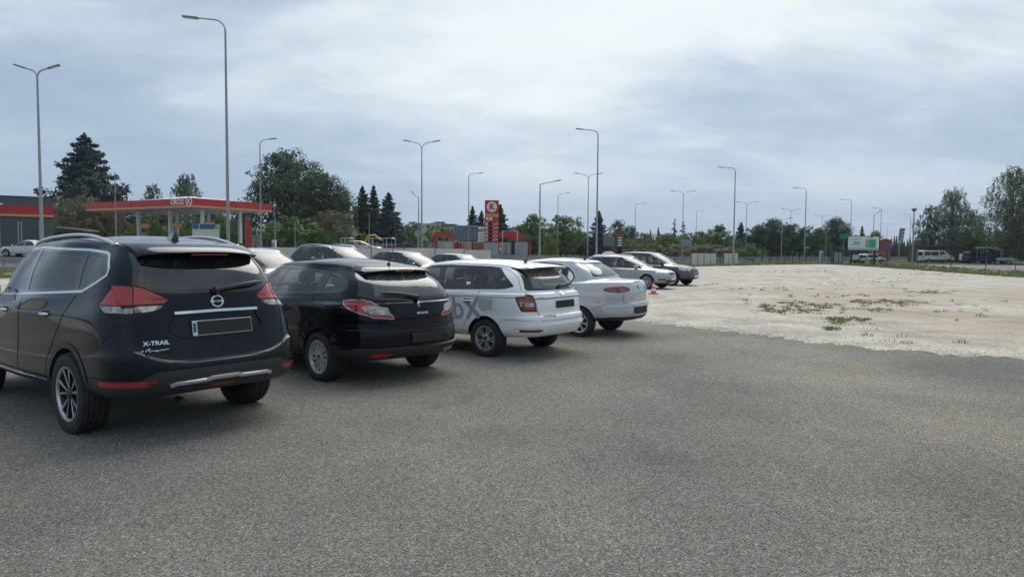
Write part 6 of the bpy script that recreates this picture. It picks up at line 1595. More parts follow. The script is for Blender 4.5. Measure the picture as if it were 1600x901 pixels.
def carwash():
    d = 101; a = stand(684, d); g = a.z; s = F_PX / d; z = lambda py: ztop(760, py, d) - g; X = lambda px: (px - 684) / s
    root = empty('car_wash', a, 0, 'low grey car wash bays with orange posters and red roof edges beside the price totem', 'building')
    MB().mat(M['lgrey']).box((X(758) / 2 + .0, 1, z(377) / 2), (X(758), 2, z(377))).build('wall', root)
    for (p0, p1, mt) in ((694, 708, 'offwhite'), (709, 722, 'red'), (723, 738, 'orange'), (739, 755, 'orange_wall')):
        MB().mat(M[mt]).box(((X(p0) + X(p1)) / 2, -.04, .95), (X(p1) - X(p0), .06, 1.3)).build('poster', root)
    MB().mat(M['red']).box((X(796), 2, z(366)), (X(812) - X(780), 3, .9)).box((X(808), 1.2, z(371)), (X(818) - X(800), 3, .55)).build('roof_edge', root)
    w = MB().mat(M['lgrey']).box((X(790), 1.5, z(378) / 2), (X(802) - X(780), 2, z(378))); w.mat(M['navy']).box((X(803), .6, z(376) / 2), (.7, .6, z(376))); w.mat(M['offwhite']).box((X(795), .4, z(379) / 2), (.45, .5, z(379))); w.build('bay_wall', root)
    c = MB().mat(M['lgrey']).box((X(814), 0, z(378) / 2), (X(826) - X(806), 2.4, z(378))); c.mat(M['red']).box((X(827) + .05, 0, z(378) / 2), (.30, 2.42, z(378) - .02)); c.build('container', root)
    fr = MB().mat(M['white']).tube([(X(785), -.6, 0), (X(785), -.6, z(361)), (X(808), -.6, z(361)), (X(808), -.6, 0)], .06, 6); fr.build('pipe_frame', root)
    fr = MB().mat(M['red']).box((X(782), -1.3, .75), (.5, .08, .8)); fr.mat(M['sign_white']).box((X(782), -1.35, .75), (.28, .03, .5)); fr.build('price_board', root)
    b = empty('gantry', stand(695, 103), 0, 'red square gantry frame left of the grey billboard back', 'gantry'); q = F_PX / 103; z2 = lambda py: ztop(695, py, 103) - b.location.z
    MB().mat(M['red']).box((-14 / q, 0, z2(363) / 2), (.5, .5, z2(363))).build('post', b); MB().mat(M['red']).box((1 / q, 0, z2(363) - .25), (27 / q, .48, .62)).build('beam', b); MB().mat(M['red']).box((14 / q, 0, z2(363) / 2), (.4, .46, z2(363) - .7)).build('post', b)
    b = empty('billboard', stand(728, 97), 0, 'grey back of a billboard on two dark posts left of the price totem', 'billboard'); q = F_PX / 97; z2 = lambda py: ztop(728, py, 97) - b.location.z
    pn = MB().mat(pmat('billboard_back', (.13, .17, .21), .5, noise=(2, .15))).box((0, 0, (z2(352.5) + z2(375)) / 2), (38 / q, .12, z2(352.5) - z2(375))); pn.mat(M['lgrey']).box((0, -.07, z2(353)), (38.6 / q, .05, .18))
    for k in range(7): pn.mat(M['dgrey']).box(((-16 + 5.3 * k) / q, -.07, (z2(354) + z2(375)) / 2), (.05, .04, 1.8))
    pn.build('panel', b)
    for sx in (-13.5, 10): MB().mat(M['navy']).box((sx / q, .2, z2(354) / 2), (.18, .18, z2(354))).build('post', b)
    b = empty('shop_sign', stand(753, 106), 0, 'white board with black letters half behind the price totem', 'sign'); q = F_PX / 106; z2 = lambda py: ztop(753, py, 106) - b.location.z
    MB().mat(M['sign_white']).box((0, 0, (z2(354) + z2(377)) / 2), (14 / q, .15, z2(354) - z2(377))).build('board', b); flat_text(b, 'AUTO', .62, M['gap'], Vector((.0, -.12, z2(360))), 0, xs=.8, bold=.02)
    for k in range(3): MB().mat(M['lgrey']).box((.1, -.1, z2(366 + 4 * k)), (1.0, .03, .16)).build('bar', b)
    MB().mat(M['lgrey']).box((0, 0, z2(377) / 2), (.5, .1, z2(377))).build('post', b)
carwash()
def beige_building():
    d = 170; a = stand(640, d); g = a.z; s = F_PX / d; z = lambda py: ztop(670, py, d) - g; X = lambda px: (px - 640) / s
    root = empty('office_building', a, 0, 'far flat-roofed beige building behind the red gantry', 'building')
    MB().mat(M['offwhite']).box(((X(660) + X(689)) / 2, 6, z(349) / 2), (X(689) - X(660), 12, z(349))).build('wall', root)
    MB().mat(M['offwhite']).box(((X(689) + X(712)) / 2, 7, z(351.5) / 2), (X(712) - X(689) - .02, 12, z(351.5))).build('wall', root)
    r_ = MB().mat(M['dgrey']).box(((X(689) + X(712)) / 2, 7, z(351)), (X(712) - X(689), 12.4, .5)); r_.build('roof', root)
    c = MB().mat(M['dgrey']).box((X(684), 5, z(347)), (2.4, 2, .6)).box((X(676), 5, z(348)), (1.8, 1.6, .4)); c.build('roof_unit', root)
    MB().mat(pmat('pale_roof', (.38, .38, .38), .7)).prism([(X(618), z(357)), (X(660), z(350)), (X(660), z(362)), (X(618), z(362))], 2, 12).build('sloping_roof', root)
    MB().mat(M['offwhite']).box(((X(618) + X(660)) / 2, 8, z(362) / 2), (X(660) - X(618) - .05, 9, z(362))).build('wall', root)
    for px in (694, 699, 705): MB().mat(M['dark_glass']).box((X(px), .96, z(361)), (.45, .1, .9)).build('window', root)
beige_building()
def small_sign(label, px, pt, pb, w_px, d, mat, name='road_sign', shape='rect', posts=1, dark=False, cat='sign', back=None):
    b = stand(px, d); g = b.z; s = F_PX / d; z = lambda py: ztop(px, py, d) - g; w = w_px / s
    root = empty(name, b, 0, label, cat); h = z(pt) - z(pb); zc_ = (z(pt) + z(pb)) / 2
    if shape == 'disc':
        m_ = MB().mat(mat); m_.lathe([(0, -.015), (w / 2, -.015), (w / 2, .015), (0, .015)], 24, 'Y', (0, -.06, zc_)); m_.build('sign_plate', root)
    else:
        m_ = MB().mat(mat).box((0, -.06, zc_), (w, .05, h), bev=.01); m_.build('sign_plate', root)
    for k in range(posts):
        x = 0 if posts == 1 else (-.36 + .72 * k) * w
        MB().mat(M['dgrey'] if dark else M['galv']).tube([(x, .02, 0), (x, .02, z(pt) - .05)], .04, 8).build('post', root)
    return root, z, s
M['sign_back'] = pmat('sign_back_grey', (.27, .29, .31), .5, .3)
small_sign('round grey sign back in front of the three small spruces', 555, 359, 371, 9.5, 78, M['sign_back'], shape='disc')
small_sign('round grey sign back left of the double-arm lamp post', 652.5, 359, 371, 10, 78, M['sign_back'], shape='disc')
small_sign('wide blue-grey direction sign back beside the poplars', 1072, 374, 385, 17, 100, pmat('sign_back_blue', (.20, .25, .29), .5), posts=2)
small_sign('dark grey hoarding back left of the small black totem', 951, 370, 385, 18, 92, pmat('hoarding_back', (.14, .16, .17), .6), name='hoarding', posts=2, dark=True, cat='hoarding')
small_sign('small white sign among the hedge right of the poplars', 1130, 371, 373.5, 5, 130, M['sign_white'])
small_sign('small grey sign low beside the white utility cabinet', 1261, 385, 388.5, 6, 125, M['sign_back'])
small_sign('small blue sign left of the large billboard', 1314, 384.5, 388, 8, 110, M['signblue'])
small_sign('blue sign under the orange-brown hut wall', 1386, 385.5, 391, 10, 115, M['signblue'], posts=2)
r_, z_, s_ = small_sign('teal green sign at the left top of the large billboard', 1318, 365.5, 373, 14, 92, M['teal'])
def black_totem():
    d = 88; b = stand(968, d); z = lambda py: ztop(968, py, d) - b.z; root = empty('small_totem', b, 0, 'small black totem with red top and four white price bars', 'sign')
    w = 8 / (F_PX / d); MB().mat(M['gap']).box((0, 0, z(364) / 2), (w, .25, z(364))).build('body', root); MB().mat(M['red']).box((0, -.02, z(367)), (w * 1.12, .32, z(364) - z(369))).build('top_sign', root)
    for k in range(4): MB().mat(M['sign_white']).box((0, -.14, z(371.5 + 4 * k)), (w * .85, .04, .16)).build('price_bar', root)
black_totem()
def kiosk_row():
    for i, (px, d, lab, rd) in enumerate(((543, 84, 'white framed vacuum stand left of the yellow digger', 'red'), (586, 84, 'white framed vacuum stand right of the yellow digger', 'red'), (608, 84, 'white framed vacuum stand with bright red box, rightmost before the hedge', 'red'))):
        b = stand(px, d); root = empty('vacuum_stand', b, 0, lab, 'vacuum stand', 'car wash vacuum stands'); h = ztop(px, 372, d) - b.z
        f = MB().mat(M['white'])
        for x in (-.75, -.3, .3, .75): f.tube([(x, 0, 0), (x, 0, h)], .035, 6)
        f.tube([(-.75, 0, h), (.75, 0, h)], .035, 6); f.tube([(-.75, 0, h * .55), (.75, 0, h * .55)], .03, 6); f.build('frame', root)
        MB().mat(M['red']).box((.5, -.1, .5), (.6, .4, .8), bev=.05).build('vacuum_box', root)
        c = MB().mat(M['gap']).lathe([(0, h - .45), (.22, h - .45), (.22, h - .1), (0, h - .1)], 12, 'Z', (.5, -.05, 0)); c.mat(M['white']).lathe([(0, h - .1), (.25, h - .1), (.2, h + .05), (0, h + .1)], 12, 'Z', (.5, -.05, 0)); c.build('drum', root, smooth=True)
kiosk_row()
def digger():
    d = 80; b = stand(562, d); root = empty('mini_excavator', b, R(15), 'small yellow excavator standing between the vacuum stands', 'excavator')
    MB().mat(M['yellow']).box((0, 0, .95), (1.3, 1.0, .6), bev=.1).build('body', root); MB().mat(M['gap']).box((-.05, -.55, .28), (1.7, .32, .45), bev=.18).build('track', root); MB().mat(M['gap']).box((-.05, .55, .28), (1.7, .32, .45), bev=.18).build('track', root)
    MB().mat(M['gap']).box((-.25, 0, 1.6), (.7, .8, .75), bev=.05).mat(M['yellow']).box((-.25, 0, 2.02), (.85, .9, .08), bev=.03).build('cab', root)
    a = MB().mat(M['yellow']).tube([(.5, 0, 1.0), (1.0, 0, 1.9), (1.7, 0, 2.0), (2.4, 0, 1.45)], .11, 6); a.build('boom', root); MB().mat(M['gap']).prism([(2.3, 1.5), (2.65, 1.25), (2.5, .9), (2.2, 1.1)], -.25, .25).build('bucket', root)
digger()

# ================================================================== white fence panels, guard rail, mesh fence
def panel_wall(label, px0, px1, dz_top, k_off, seg, name='panel_fence', posts=None):
    a = Vector((*off(eA, k_off), 0))
    def line(px):   # where the fence line crosses this bearing
        r = ray(px, 400); r2 = Vector((r.x, r.y, 0)); o = Vector((*off(eA, k_off), 0)); D = dirL
        det = r2.x * (-D.y) + D.x * r2.y; t = (o.x * (-D.y) + D.x * o.y) / det; return r2 * t
    A, B = line(px0), line(px1); L = (B - A).length; n = max(1, round(L / seg)); root = empty(name, (A.x, A.y, 0), 0, label, 'fence')
    for i in range(n):
        p, q = A + (B - A) * (i / n), A + (B - A) * ((i + 1) / n); c = (p + q) / 2; g = gz(c.x, c.y)
        MB().mat(M['white_board']).box((c.x - A.x, c.y - A.y, g + dz_top / 2 + .04), ((q - p).length - .05, .05, dz_top), rz=math.atan2(B.y - A.y, B.x - A.x)).build('panel', root)
        MB().mat(M['dgrey']).box((p.x - A.x, p.y - A.y, g + (dz_top + (posts or .05)) / 2), (.07, .07, dz_top + (posts or .05)), rz=math.atan2(B.y - A.y, B.x - A.x)).build('post', root)
M['white_board'] = pmat('white_board', (.50, .49, .46), .75, noise=(.9, .12))
panel_wall('long pale board fence with dark post stubs behind the parked cars', 400, 767, 1.55, 1.5, 2.6, posts=.42)
panel_wall('three joined white boards on the verge right of the brown-grey SUV', 1080, 1119, 1.25, 1.5, 1.05)
panel_wall('two joined white boards at the foot of a lamp post', 1131, 1153, 1.25, 1.5, 1.05)
def guard_rail():
    a = Vector((*off(left_far, 15.6), 0)); b = Vector((*off(far_r - dirL * 120, 15.6), 0)); root = empty('guard_rail', (0, 0, 0), 0, 'galvanised guard rail running along the near road', 'guard rail'); n = 90; vs = []; fs = []
    q = Vector((-dirL.y, dirL.x, 0))
    for i in range(n + 1):
        p = a + (b - a) * i / n; g = gz(p.x, p.y); vs += [(p.x, p.y, g + .42), (p.x - .04, p.y - .04, g + .5), (p.x, p.y, g + .58), (p.x - .04, p.y - .04, g + .66), (p.x, p.y, g + .74), (p.x + .02, p.y + .02, g + .58)]
    for i in range(n):
        for k in range(6): fs.append((i * 6 + k, i * 6 + (k + 1) % 6, i * 6 + 6 + (k + 1) % 6, i * 6 + 6 + k))
    MB().mat(M['galv']).add(vs, fs).build('rail', root)
    mb = MB().mat(M['galv'])
    for i in range(0, 91): 
        p = a + (b - a) * i / 90; mb.box((p.x + .05, p.y + .05, gz(p.x, p.y) + .33), (.08, .08, .68))
    o = mb.build('post', root); o['kind'] = 'stuff'
guard_rail()
M['fence'] = pmat('fence_dark_green', (.018, .028, .026), .5)
def mesh_fence(label, pts, h, sp, name='mesh_fence'):
    root = empty(name, (0, 0, 0), 0, label, 'fence'); tot = 0
    for (a, b) in zip(pts[:-1], pts[1:]):
        L = (b - a).length; n = max(1, round(L / sp))
        wires = MB().mat(M['fence']); rz = math.atan2(b.y - a.y, b.x - a.x)
        for i in range(n + 1):
            if i == n and b is not pts[-1]: continue
            p = a + (b - a) * i / n; g = gz(p.x, p.y); MB().mat(M['fence']).box((p.x, p.y, g + h / 2), (.06, .06, h), rz=rz).build('post', root)
        for i in range(n):
            p, q = a + (b - a) * i / n, a + (b - a) * (i + 1) / n; c = (p + q) / 2; g = gz(c.x, c.y); W_ = (q - p).length
            for k in range(10): wires.box((c.x, c.y, g + .05 + (h - .1) * k / 9), (W_, .008, .010 if k % 3 else .02), rz=rz)
            for k in range(1, 12):
                v = p + (q - p) * k / 12; wires.box((v.x, v.y, g + h / 2), (.006, .006, h - .1), rz=rz)
        wires.build('mesh_panel', root)
def gp2(px, py): return gpt(px, py)
F0 = Vector((*off(eA, 4.5), 0)) - dirL * 6
F1 = Vector((*off(eB, 3.0), 0)) - dirL * 1.0
F2 = gpt(1540, 421.5); F3 = F2 + (F2 - gpt(1400, 418)).normalized() * 14
mesh_fence('dark green mesh fence on posts along the far edge of the gravel lot', [Vector((F0.x, F0.y, 0)), Vector((F1.x, F1.y, 0))], 1.45, 1.6)
mesh_fence('dark green mesh fence on posts between gravel lot and the yard with the minibus', [Vector((F1.x + .4, F1.y, 0)), gpt(1385, 417.5).xy.to_3d(), F2.xy.to_3d(), F3.xy.to_3d()], 1.75, 2.5)

# ================================================================== right-hand yard
def billboard():
    d = 92; b = stand(1349, d); g = b.z; s = F_PX / d; z = lambda py: ztop(1349, py, d) - g; W_ = 50 / s
    root = empty('billboard', b, R(-3), 'large white billboard with green poster and black frame', 'billboard')
    h = z(368.5) - z(391); zc_ = (z(368.5) + z(391)) / 2
    MB().mat(M['gap']).box((0, .06, zc_), (W_, .2, h)).build('frame', root)
    p = MB().mat(M['sign_white']).box((-.05, -.07, zc_ + .05), (W_ - .25, .04, h - .25)); p.mat(pmat('poster_blue', (.35, .46, .58), .5)).box((-.05, -.095, z(389)), (W_ - .27, .01, .28)); p.build('poster_sheet', root)
    q = MB().mat(M['green_ad']).box((1.1, -.10, zc_ - .05), (.85, .02, 1.1)); q.mat(M['lgrey']).box((.42, -.10, zc_ - .05), (.42, .02, 1.05)); q.mat(M['green_ad']).box((.9, -.10, z(370.5)), (.7, .02, .12)).box((-.95, -.10, zc_ + .05), (.75, .02, .22)); q.build_each('poster_print', root)
    for k, zz in ((0, z(374)), (1, z(382.5))): MB().mat(M['sign_back']).box((-1.05, -.10, zz), (1.3, .02, .08)).build('poster_line', root)
    for x in (-W_ * .35, W_ * .35): MB().mat(M['gap']).box((x, .1, z(391) / 2), (.2, .2, z(391))).build('post', root)
billboard()
def box_vehicle(name, label, px, d, L, w, h, mat, kind='van', yaw=0.0, cat='van', glassy=True):
    b = stand(px, d); root = empty(name, b, yaw, label, cat)
    if kind == 'van':
        side = [(0, .32), (0, h - .12), (.10, h), (L - 1.75, h), (L - 1.45, h - .06), (L - .72, h * .58), (L - .12, h * .46), (L, h * .36), (L, .32)]
    else: side = [(0, .45), (0, h), (L, h), (L, .45)]
    side = [(x - L / 2, z) for x, z in side]
    bm = bmesh.new(); n = len(side); V = []
    for sy in (-1, 1): V.append([bm.verts.new((x, sy * w / 2 * (1 - .10 * max(0, (z - h * .55) / (h * .45))), z)) for x, z in side])
    bm.faces.new(V[0][::-1]); bm.faces.new(V[1])
    for i in range(n): bm.faces.new((V[0][i], V[0][(i + 1) % n], V[1][(i + 1) % n], V[1][i]))
    bmesh.ops.recalc_face_normals(bm, faces=bm.faces)
    bmesh.ops.bevel(bm, geom=bm.edges[:], offset=.07, segments=2, affect='EDGES'); me = bpy.data.meshes.new('body'); bm.to_mesh(me); bm.free(); me.materials.append(mat); link_mesh('body', me, root)
    rw = .32
    for x in ((-L / 2 + .85, L / 2 - .95) if kind == 'van' else (-L / 2 + .9, L / 2 - .9)):
        for sy in (-1, 1):
            hub, ty, ri = wheel_meshes(rw, .2, 'plain'); o = link_mesh('wheel', hub, root); o.location = (x, sy * (w / 2 - .09), rw); o.rotation_euler = (0, 0, math.pi if sy < 0 else 0); link_mesh('tyre', ty, o); link_mesh('rim', ri, o)
            MB().mat(M['gap']).lathe([(0, sy * (w / 2 + .004)), (rw + .07, sy * (w / 2 + .004)), (rw + .07, sy * (w / 2 - .2)), (0, sy * (w / 2 - .2))], 24, 'Y', (x, 0, rw + .03)).build('wheel_arch', root) if kind == 'van' and False else None
    if kind == 'van':
        for sy in (-1, 1):
            yy = sy * (w / 2 * .955 + .008)
            def pane(pts, nm='side_window'):
                MB().mat(M['dark_glass']).prism([(x - L / 2, z) for x, z in pts], yy - .03 * sy, yy + .006 * sy).build(nm, root)
            pane([(.18, h * .58), (.18, h * .88), (1.15, h * .88), (1.15, h * .58)]); pane([(1.25, h * .58), (1.25, h * .88), (2.35, h * .88), (2.35, h * .58)])
            pane([(L - 2.3, h * .58), (L - 2.3, h * .88), (L - 1.75, h * .88), (L - 1.1, h * .60)])
            MB().mat(M['black_trim']).box((0, sy * (w / 2 + .005), .42), (L - .3, .03, .16)).build('sill_trim', root)
        a, c = (L - 1.42 - L / 2, h - .10), (L - .78 - L / 2, h * .60)
        MB().mat(M['dark_glass']).add([(a[0], -w * .40, a[1] + .03), (a[0], w * .40, a[1] + .03), (c[0] + .03, w * .44, c[1] + .03), (c[0] + .03, -w * .44, c[1] + .03)], [(0, 1, 2, 3)]).build('windscreen', root)
        for sy in (-1, 1): MB().mat(M['head_lamp']).box((L / 2 - .06, sy * w * .38, h * .42), (.12, .28, .18), bev=.03).build('headlight', root); MB().mat(M['dred_lamp']).box((-L / 2, sy * w * .44, h * .45), (.05, .12, .4)).build('tail_light', root)
        MB().mat(M['dark_glass']).box((-L / 2 - .003, 0, h * .72), (.02, w * .7, h * .28)).build('rear_window', root)
        MB().mat(M['black_trim']).box((L / 2 + .0, 0, .45), (.1, w * .9, .25), bev=.03).build('bumper', root)
    return root
box_vehicle('minibus', 'white minibus parked in front of the brown hut', 1462, 110, 4.9, 1.9, 1.95, P_WHT, cat='minibus')
box_vehicle('van', 'white van driving on the road beyond the mesh fence', 1236, 150, 3.3, 2.2, 1.65, P_WHT, yaw=R(80))
box_vehicle('van', 'white van parked below the right half of the large billboard', 1364, 98, 3.3, 1.9, 1.35, P_WHT, yaw=R(12))
box_vehicle('trailer', 'long white box trailer below the left half of the large billboard', 1341, 99, 1.9, 1.6, 1.15, M['white'], kind='box', cat='trailer')
box_vehicle('trailer', 'small white box trailer right of the brown hut', 1511, 108, 1.6, 1.4, 1.45, M['white'], kind='box', cat='trailer')
box_vehicle('van', 'navy blue van with a pale roof strip beside the white trailer', 1530, 106, 4.0, 1.9, 1.8, M['navy'], cat='van')
box_vehicle('van', 'dark navy van under the pale carport roof', 1552, 104, 3.2, 1.9, 1.75, M['navy'], yaw=R(20))
box_vehicle('trailer', 'low grey flatbed trailer at the foot of the large birch', 1571, 100, 1.7, 1.4, .95, M['lgrey'], kind='box', cat='trailer')
def hut():
    d = 118; s = F_PX / d; b = stand(1471, d); root = empty('brown_hut', b, 0, 'flat-roofed brown boarded hut behind the white minibus', 'hut'); H = ztop(1471, 384.5, d) - b.z; W_ = 63 / s
    MB().mat(M['brown_shed']).box((0, 2, H / 2), (W_, 4, H)).build('wall', root); MB().mat(M['dgrey']).box((0, 1.95, H + .06), (W_ + .3, 4.4, .14)).build('roof', root)
    MB().mat(M['dark_glass']).box((-1.6, -.02, H * .72), (1.3, .06, .6)).build('window', root); MB().mat(M['dgrey']).box((1.35, -.02, H * .42), (1.3, .06, H * .8)).build('door', root)
hut()
def carport():
    d = 103; s = F_PX / d; b = stand(1545, d); z = lambda py: ztop(1545, py, d) - b.z; root = empty('carport', b, 0, 'pale curved carport roof on thin posts over the navy vans', 'carport')
    pts = [(-1.25 + 2.6 * i / 8, z(386) - .45 * (i / 8) ** 1.6) for i in range(9)]
    MB().mat(M['lgrey']).prism(pts + [(x, q - .14) for x, q in pts[::-1]], -1.2, 1.2).build('roof', root)
    for x in (-1.0, 1.1):
        for y in (-1.0, 1.0): MB().mat(M['galv']).tube([(x, y, 0), (x, y, z(387) - .3)], .05, 6).build('post', root)
carport()
def orange_hut():
    d = 135; s = F_PX / d; b = stand(1383, d); z = lambda py: ztop(1383, py, d) - b.z; root = empty('orange_hut', b, 0, 'orange-brown house wall with a dark roof edge right of the large billboard', 'house')
    MB().mat(M['orange_wall']).box((0, 2, z(375) / 2), (17 / s, 4, z(375))).build('wall', root); MB().mat(M['orange_wall']).prism([(-9 / s, z(375)), (0, z(372.5)), (9 / s, z(375))], -.2, 4.2).build('roof', root)
orange_hut()
def grey_totem():
    d = 150; s = F_PX / d; b = stand(1407, d); z = lambda py: ztop(1407, py, d) - b.z; root = empty('leaning_totem', b, 0, 'blue-grey slanted advertising totem between the conifers', 'sign')
    MB().mat(pmat('totem_bluegrey', (.17, .18, .26), .5)).prism([(-4 / s, z(375)), (3 / s, z(375)), (5.5 / s, z(356.5)), (-1.5 / s, z(356.5))], -.2, .2).build('panel', root)
    MB().mat(M['galv']).box((-.3, 0, z(375) / 2), (.2, .2, z(375))).build('post', root); 
    for k in range(3): MB().mat(M['sign_white']).box((.1 + .12 * k, -.22, z(372 - 5 * k)), (.55, .03, .2)).build('sign_line', root)
grey_totem()
def cabinet(label, px, pt, pb, w_px, d, mat, name='utility_cabinet', depth=.5):
    b = stand(px, d); s = F_PX / d; h = ztop(px, pt, d) - b.z; root = empty(name, b, 0, label, 'cabinet'); w = w_px / s
    MB().mat(mat).box((0, 0, h / 2 + .02), (w, depth, h - .04), bev=.02).build('housing', root); MB().mat(M['dgrey']).box((0, 0, .05), (w * 1.04, depth * 1.04, .1)).build('plinth', root); MB().mat(M['sign_back']).box((0, -depth / 2 - .01, h * .5), (w * .85, .015, h * .8)).build('door', root)
    MB().mat(mat).box((0, 0, h + .02), (w * 1.06, depth * 1.08, .05)).build('lid', root)
cabinet('tall narrow white utility cabinet behind the mesh fence', 1283, 392.5, 407, 4.6, 93, M['white'])
cabinet('dark green cabinet shed left of the large billboard', 1307, 392.5, 407, 14, 92, pmat('dark_green_box', (.012, .05, .045), .5), depth=1.0)
cabinet('small white meter cabinet on the grass left of the dark crossover', 428.5, 375.5, 385, 5, 62, M['white'])
def mound():
    d = 84; b = stand(951, d); root = empty('covered_boat', b, R(10), 'low white tarpaulin-covered load behind the silver estate', 'covered load'); bm = bmesh.new(); bmesh.ops.create_uvsphere(bm, u_segments=20, v_segments=10, radius=1)
    rnd = random.Random(2)
    for v in bm.verts: v.co = Vector((v.co.x * .95, v.co.y * .6, max(0, v.co.z) ** .7 * .85 + rnd.uniform(-.03, .03)))
    me = bpy.data.meshes.new('tarpaulin'); bm.to_mesh(me); bm.free(); me.materials.append(M['offwhite']); me.polygons.foreach_set('use_smooth', [True] * len(me.polygons)); o = link_mesh('tarpaulin', me, root); o.location.z = .55
    for x in (-.5, .5): MB().mat(M['tyre']).lathe([(0, -.1), (.3, -.1), (.3, .1), (0, .1)], 20, 'Y', (x, -.35, .3)).build('wheel', root)
    MB().mat(M['dgrey']).box((0, 0, .5), (1.8, .9, .12)).build('frame', root)
mound()
def cone():
    b = gpt(1021, 459.5); root = empty('traffic_cone', (b.x, b.y, gz(b.x, b.y)), R(20), 'orange and white traffic cone standing before the silver-grey estate', 'traffic cone')
    o = pmat('cone_orange', (.62, .09, .035), .5, noise=(12, .15)); MB().mat(o).box((0, 0, .022), (.30, .30, .044), bev=.012).build('base', root)
    c = MB(); f = lambda z: .115 - (.115 - .025) * z / .46
    for z0, z1, mt in ((.044, .13, o), (.13, .22, M['sign_white']), (.22, .30, o), (.30, .38, M['sign_white']), (.38, .47, o)):
        c.mat(mt).lathe([(f(z0 - .04), z0), (f(z1 - .04), z1)], 24)
    c.mat(o).lathe([(.025, .47), (.018, .475), (0, .476)], 24); c.build('body', root, smooth=True)
cone()

# cars around the petrol station
G3 = 'cars standing near the petrol station'
dd = 62; xx = at(8, dd).x
generic_car('saloon_car', 'white saloon car parked before the windows of the red-banded shop', (xx + 4.3, dd, math.pi), 'saloon', P_WHT, (4.5, .90, 1.45, 2.7, .32), 'plain', group=G3, mirrors=True, plate=False)
dd = 72; xx = at(590, dd).x
generic_car('hatchback', 'small silver hatchback far off behind the long pale board fence', (xx - 3.6, dd, R(5)), 'hatch', P_SIL, (4.1, .88, 1.46, 2.6, .31), 'plain', group=G3, plate=False)
# ================================================================== trees
M['bark'] = pmat('bark', (.075, .06, .045), .95, noise=(6, .4)); M['bark_birch'] = pmat('birch_bark', (.42, .41, .38), .85, noise=(5, .5))
LF = {
 'oak': leafmat('leaf_oak', (0.032, 0.058, 0.026), (0.095, 0.135, 0.051), s=.5), 'green': leafmat('leaf_green', (0.060, 0.110, 0.025), (0.165, 0.240, 0.060), s=.6),
 'light': leafmat('leaf_light', (0.087, 0.123, 0.032), (0.189, 0.230, 0.068), s=.6), 'brown': leafmat('leaf_brown', (0.102, 0.102, 0.055), (0.203, 0.189, 0.101), s=.6),
 'spruce': leafmat('needle_dark', (0.023, 0.043, 0.038), (0.061, 0.089, 0.068), tr=.05, s=.7), 'birch': leafmat('leaf_birch', (0.080, 0.109, 0.061), (0.169, 0.203, 0.115), s=.5),
 'dark': leafmat('leaf_dark', (0.036, 0.070, 0.030), (0.095, 0.150, 0.055), s=.5), 'pine': leafmat('needle_green', (0.026, 0.049, 0.026), (0.068, 0.101, 0.047), tr=.05, s=.7)}
def leaf_object(name, pts, nrm, size, mat, seed, parent, aspect=.7):
    rs = np.random.RandomState(seed); n = len(pts); P_ = np.array(pts); Nn = np.array(nrm) + rs.normal(0, .55, (n, 3)); Nn /= np.linalg.norm(Nn, axis=1)[:, None] + 1e-9
    a = rs.normal(0, 1, (n, 3)); u = np.cross(Nn, a); u /= np.linalg.norm(u, axis=1)[:, None] + 1e-9; v = np.cross(Nn, u); s = size * rs.uniform(.55, 1.35, n)[:, None]
    q = np.stack([P_ - u * s * .5, P_ - v * s * .5 * aspect + u * s * .05, P_ + u * s * .5, P_ + v * s * .5 * aspect], 1).reshape(-1, 3)
    me = bpy.data.meshes.new(name); me.vertices.add(4 * n); me.vertices.foreach_set('co', q.ravel()); me.loops.add(4 * n); me.loops.foreach_set('vertex_index', np.arange(4 * n)); me.polygons.add(n); me.polygons.foreach_set('loop_start', np.arange(n) * 4); me.polygons.foreach_set('loop_total', np.full(n, 4)); me.update(calc_edges=True); me.materials.append(mat)
    return link_mesh(name, me, parent)
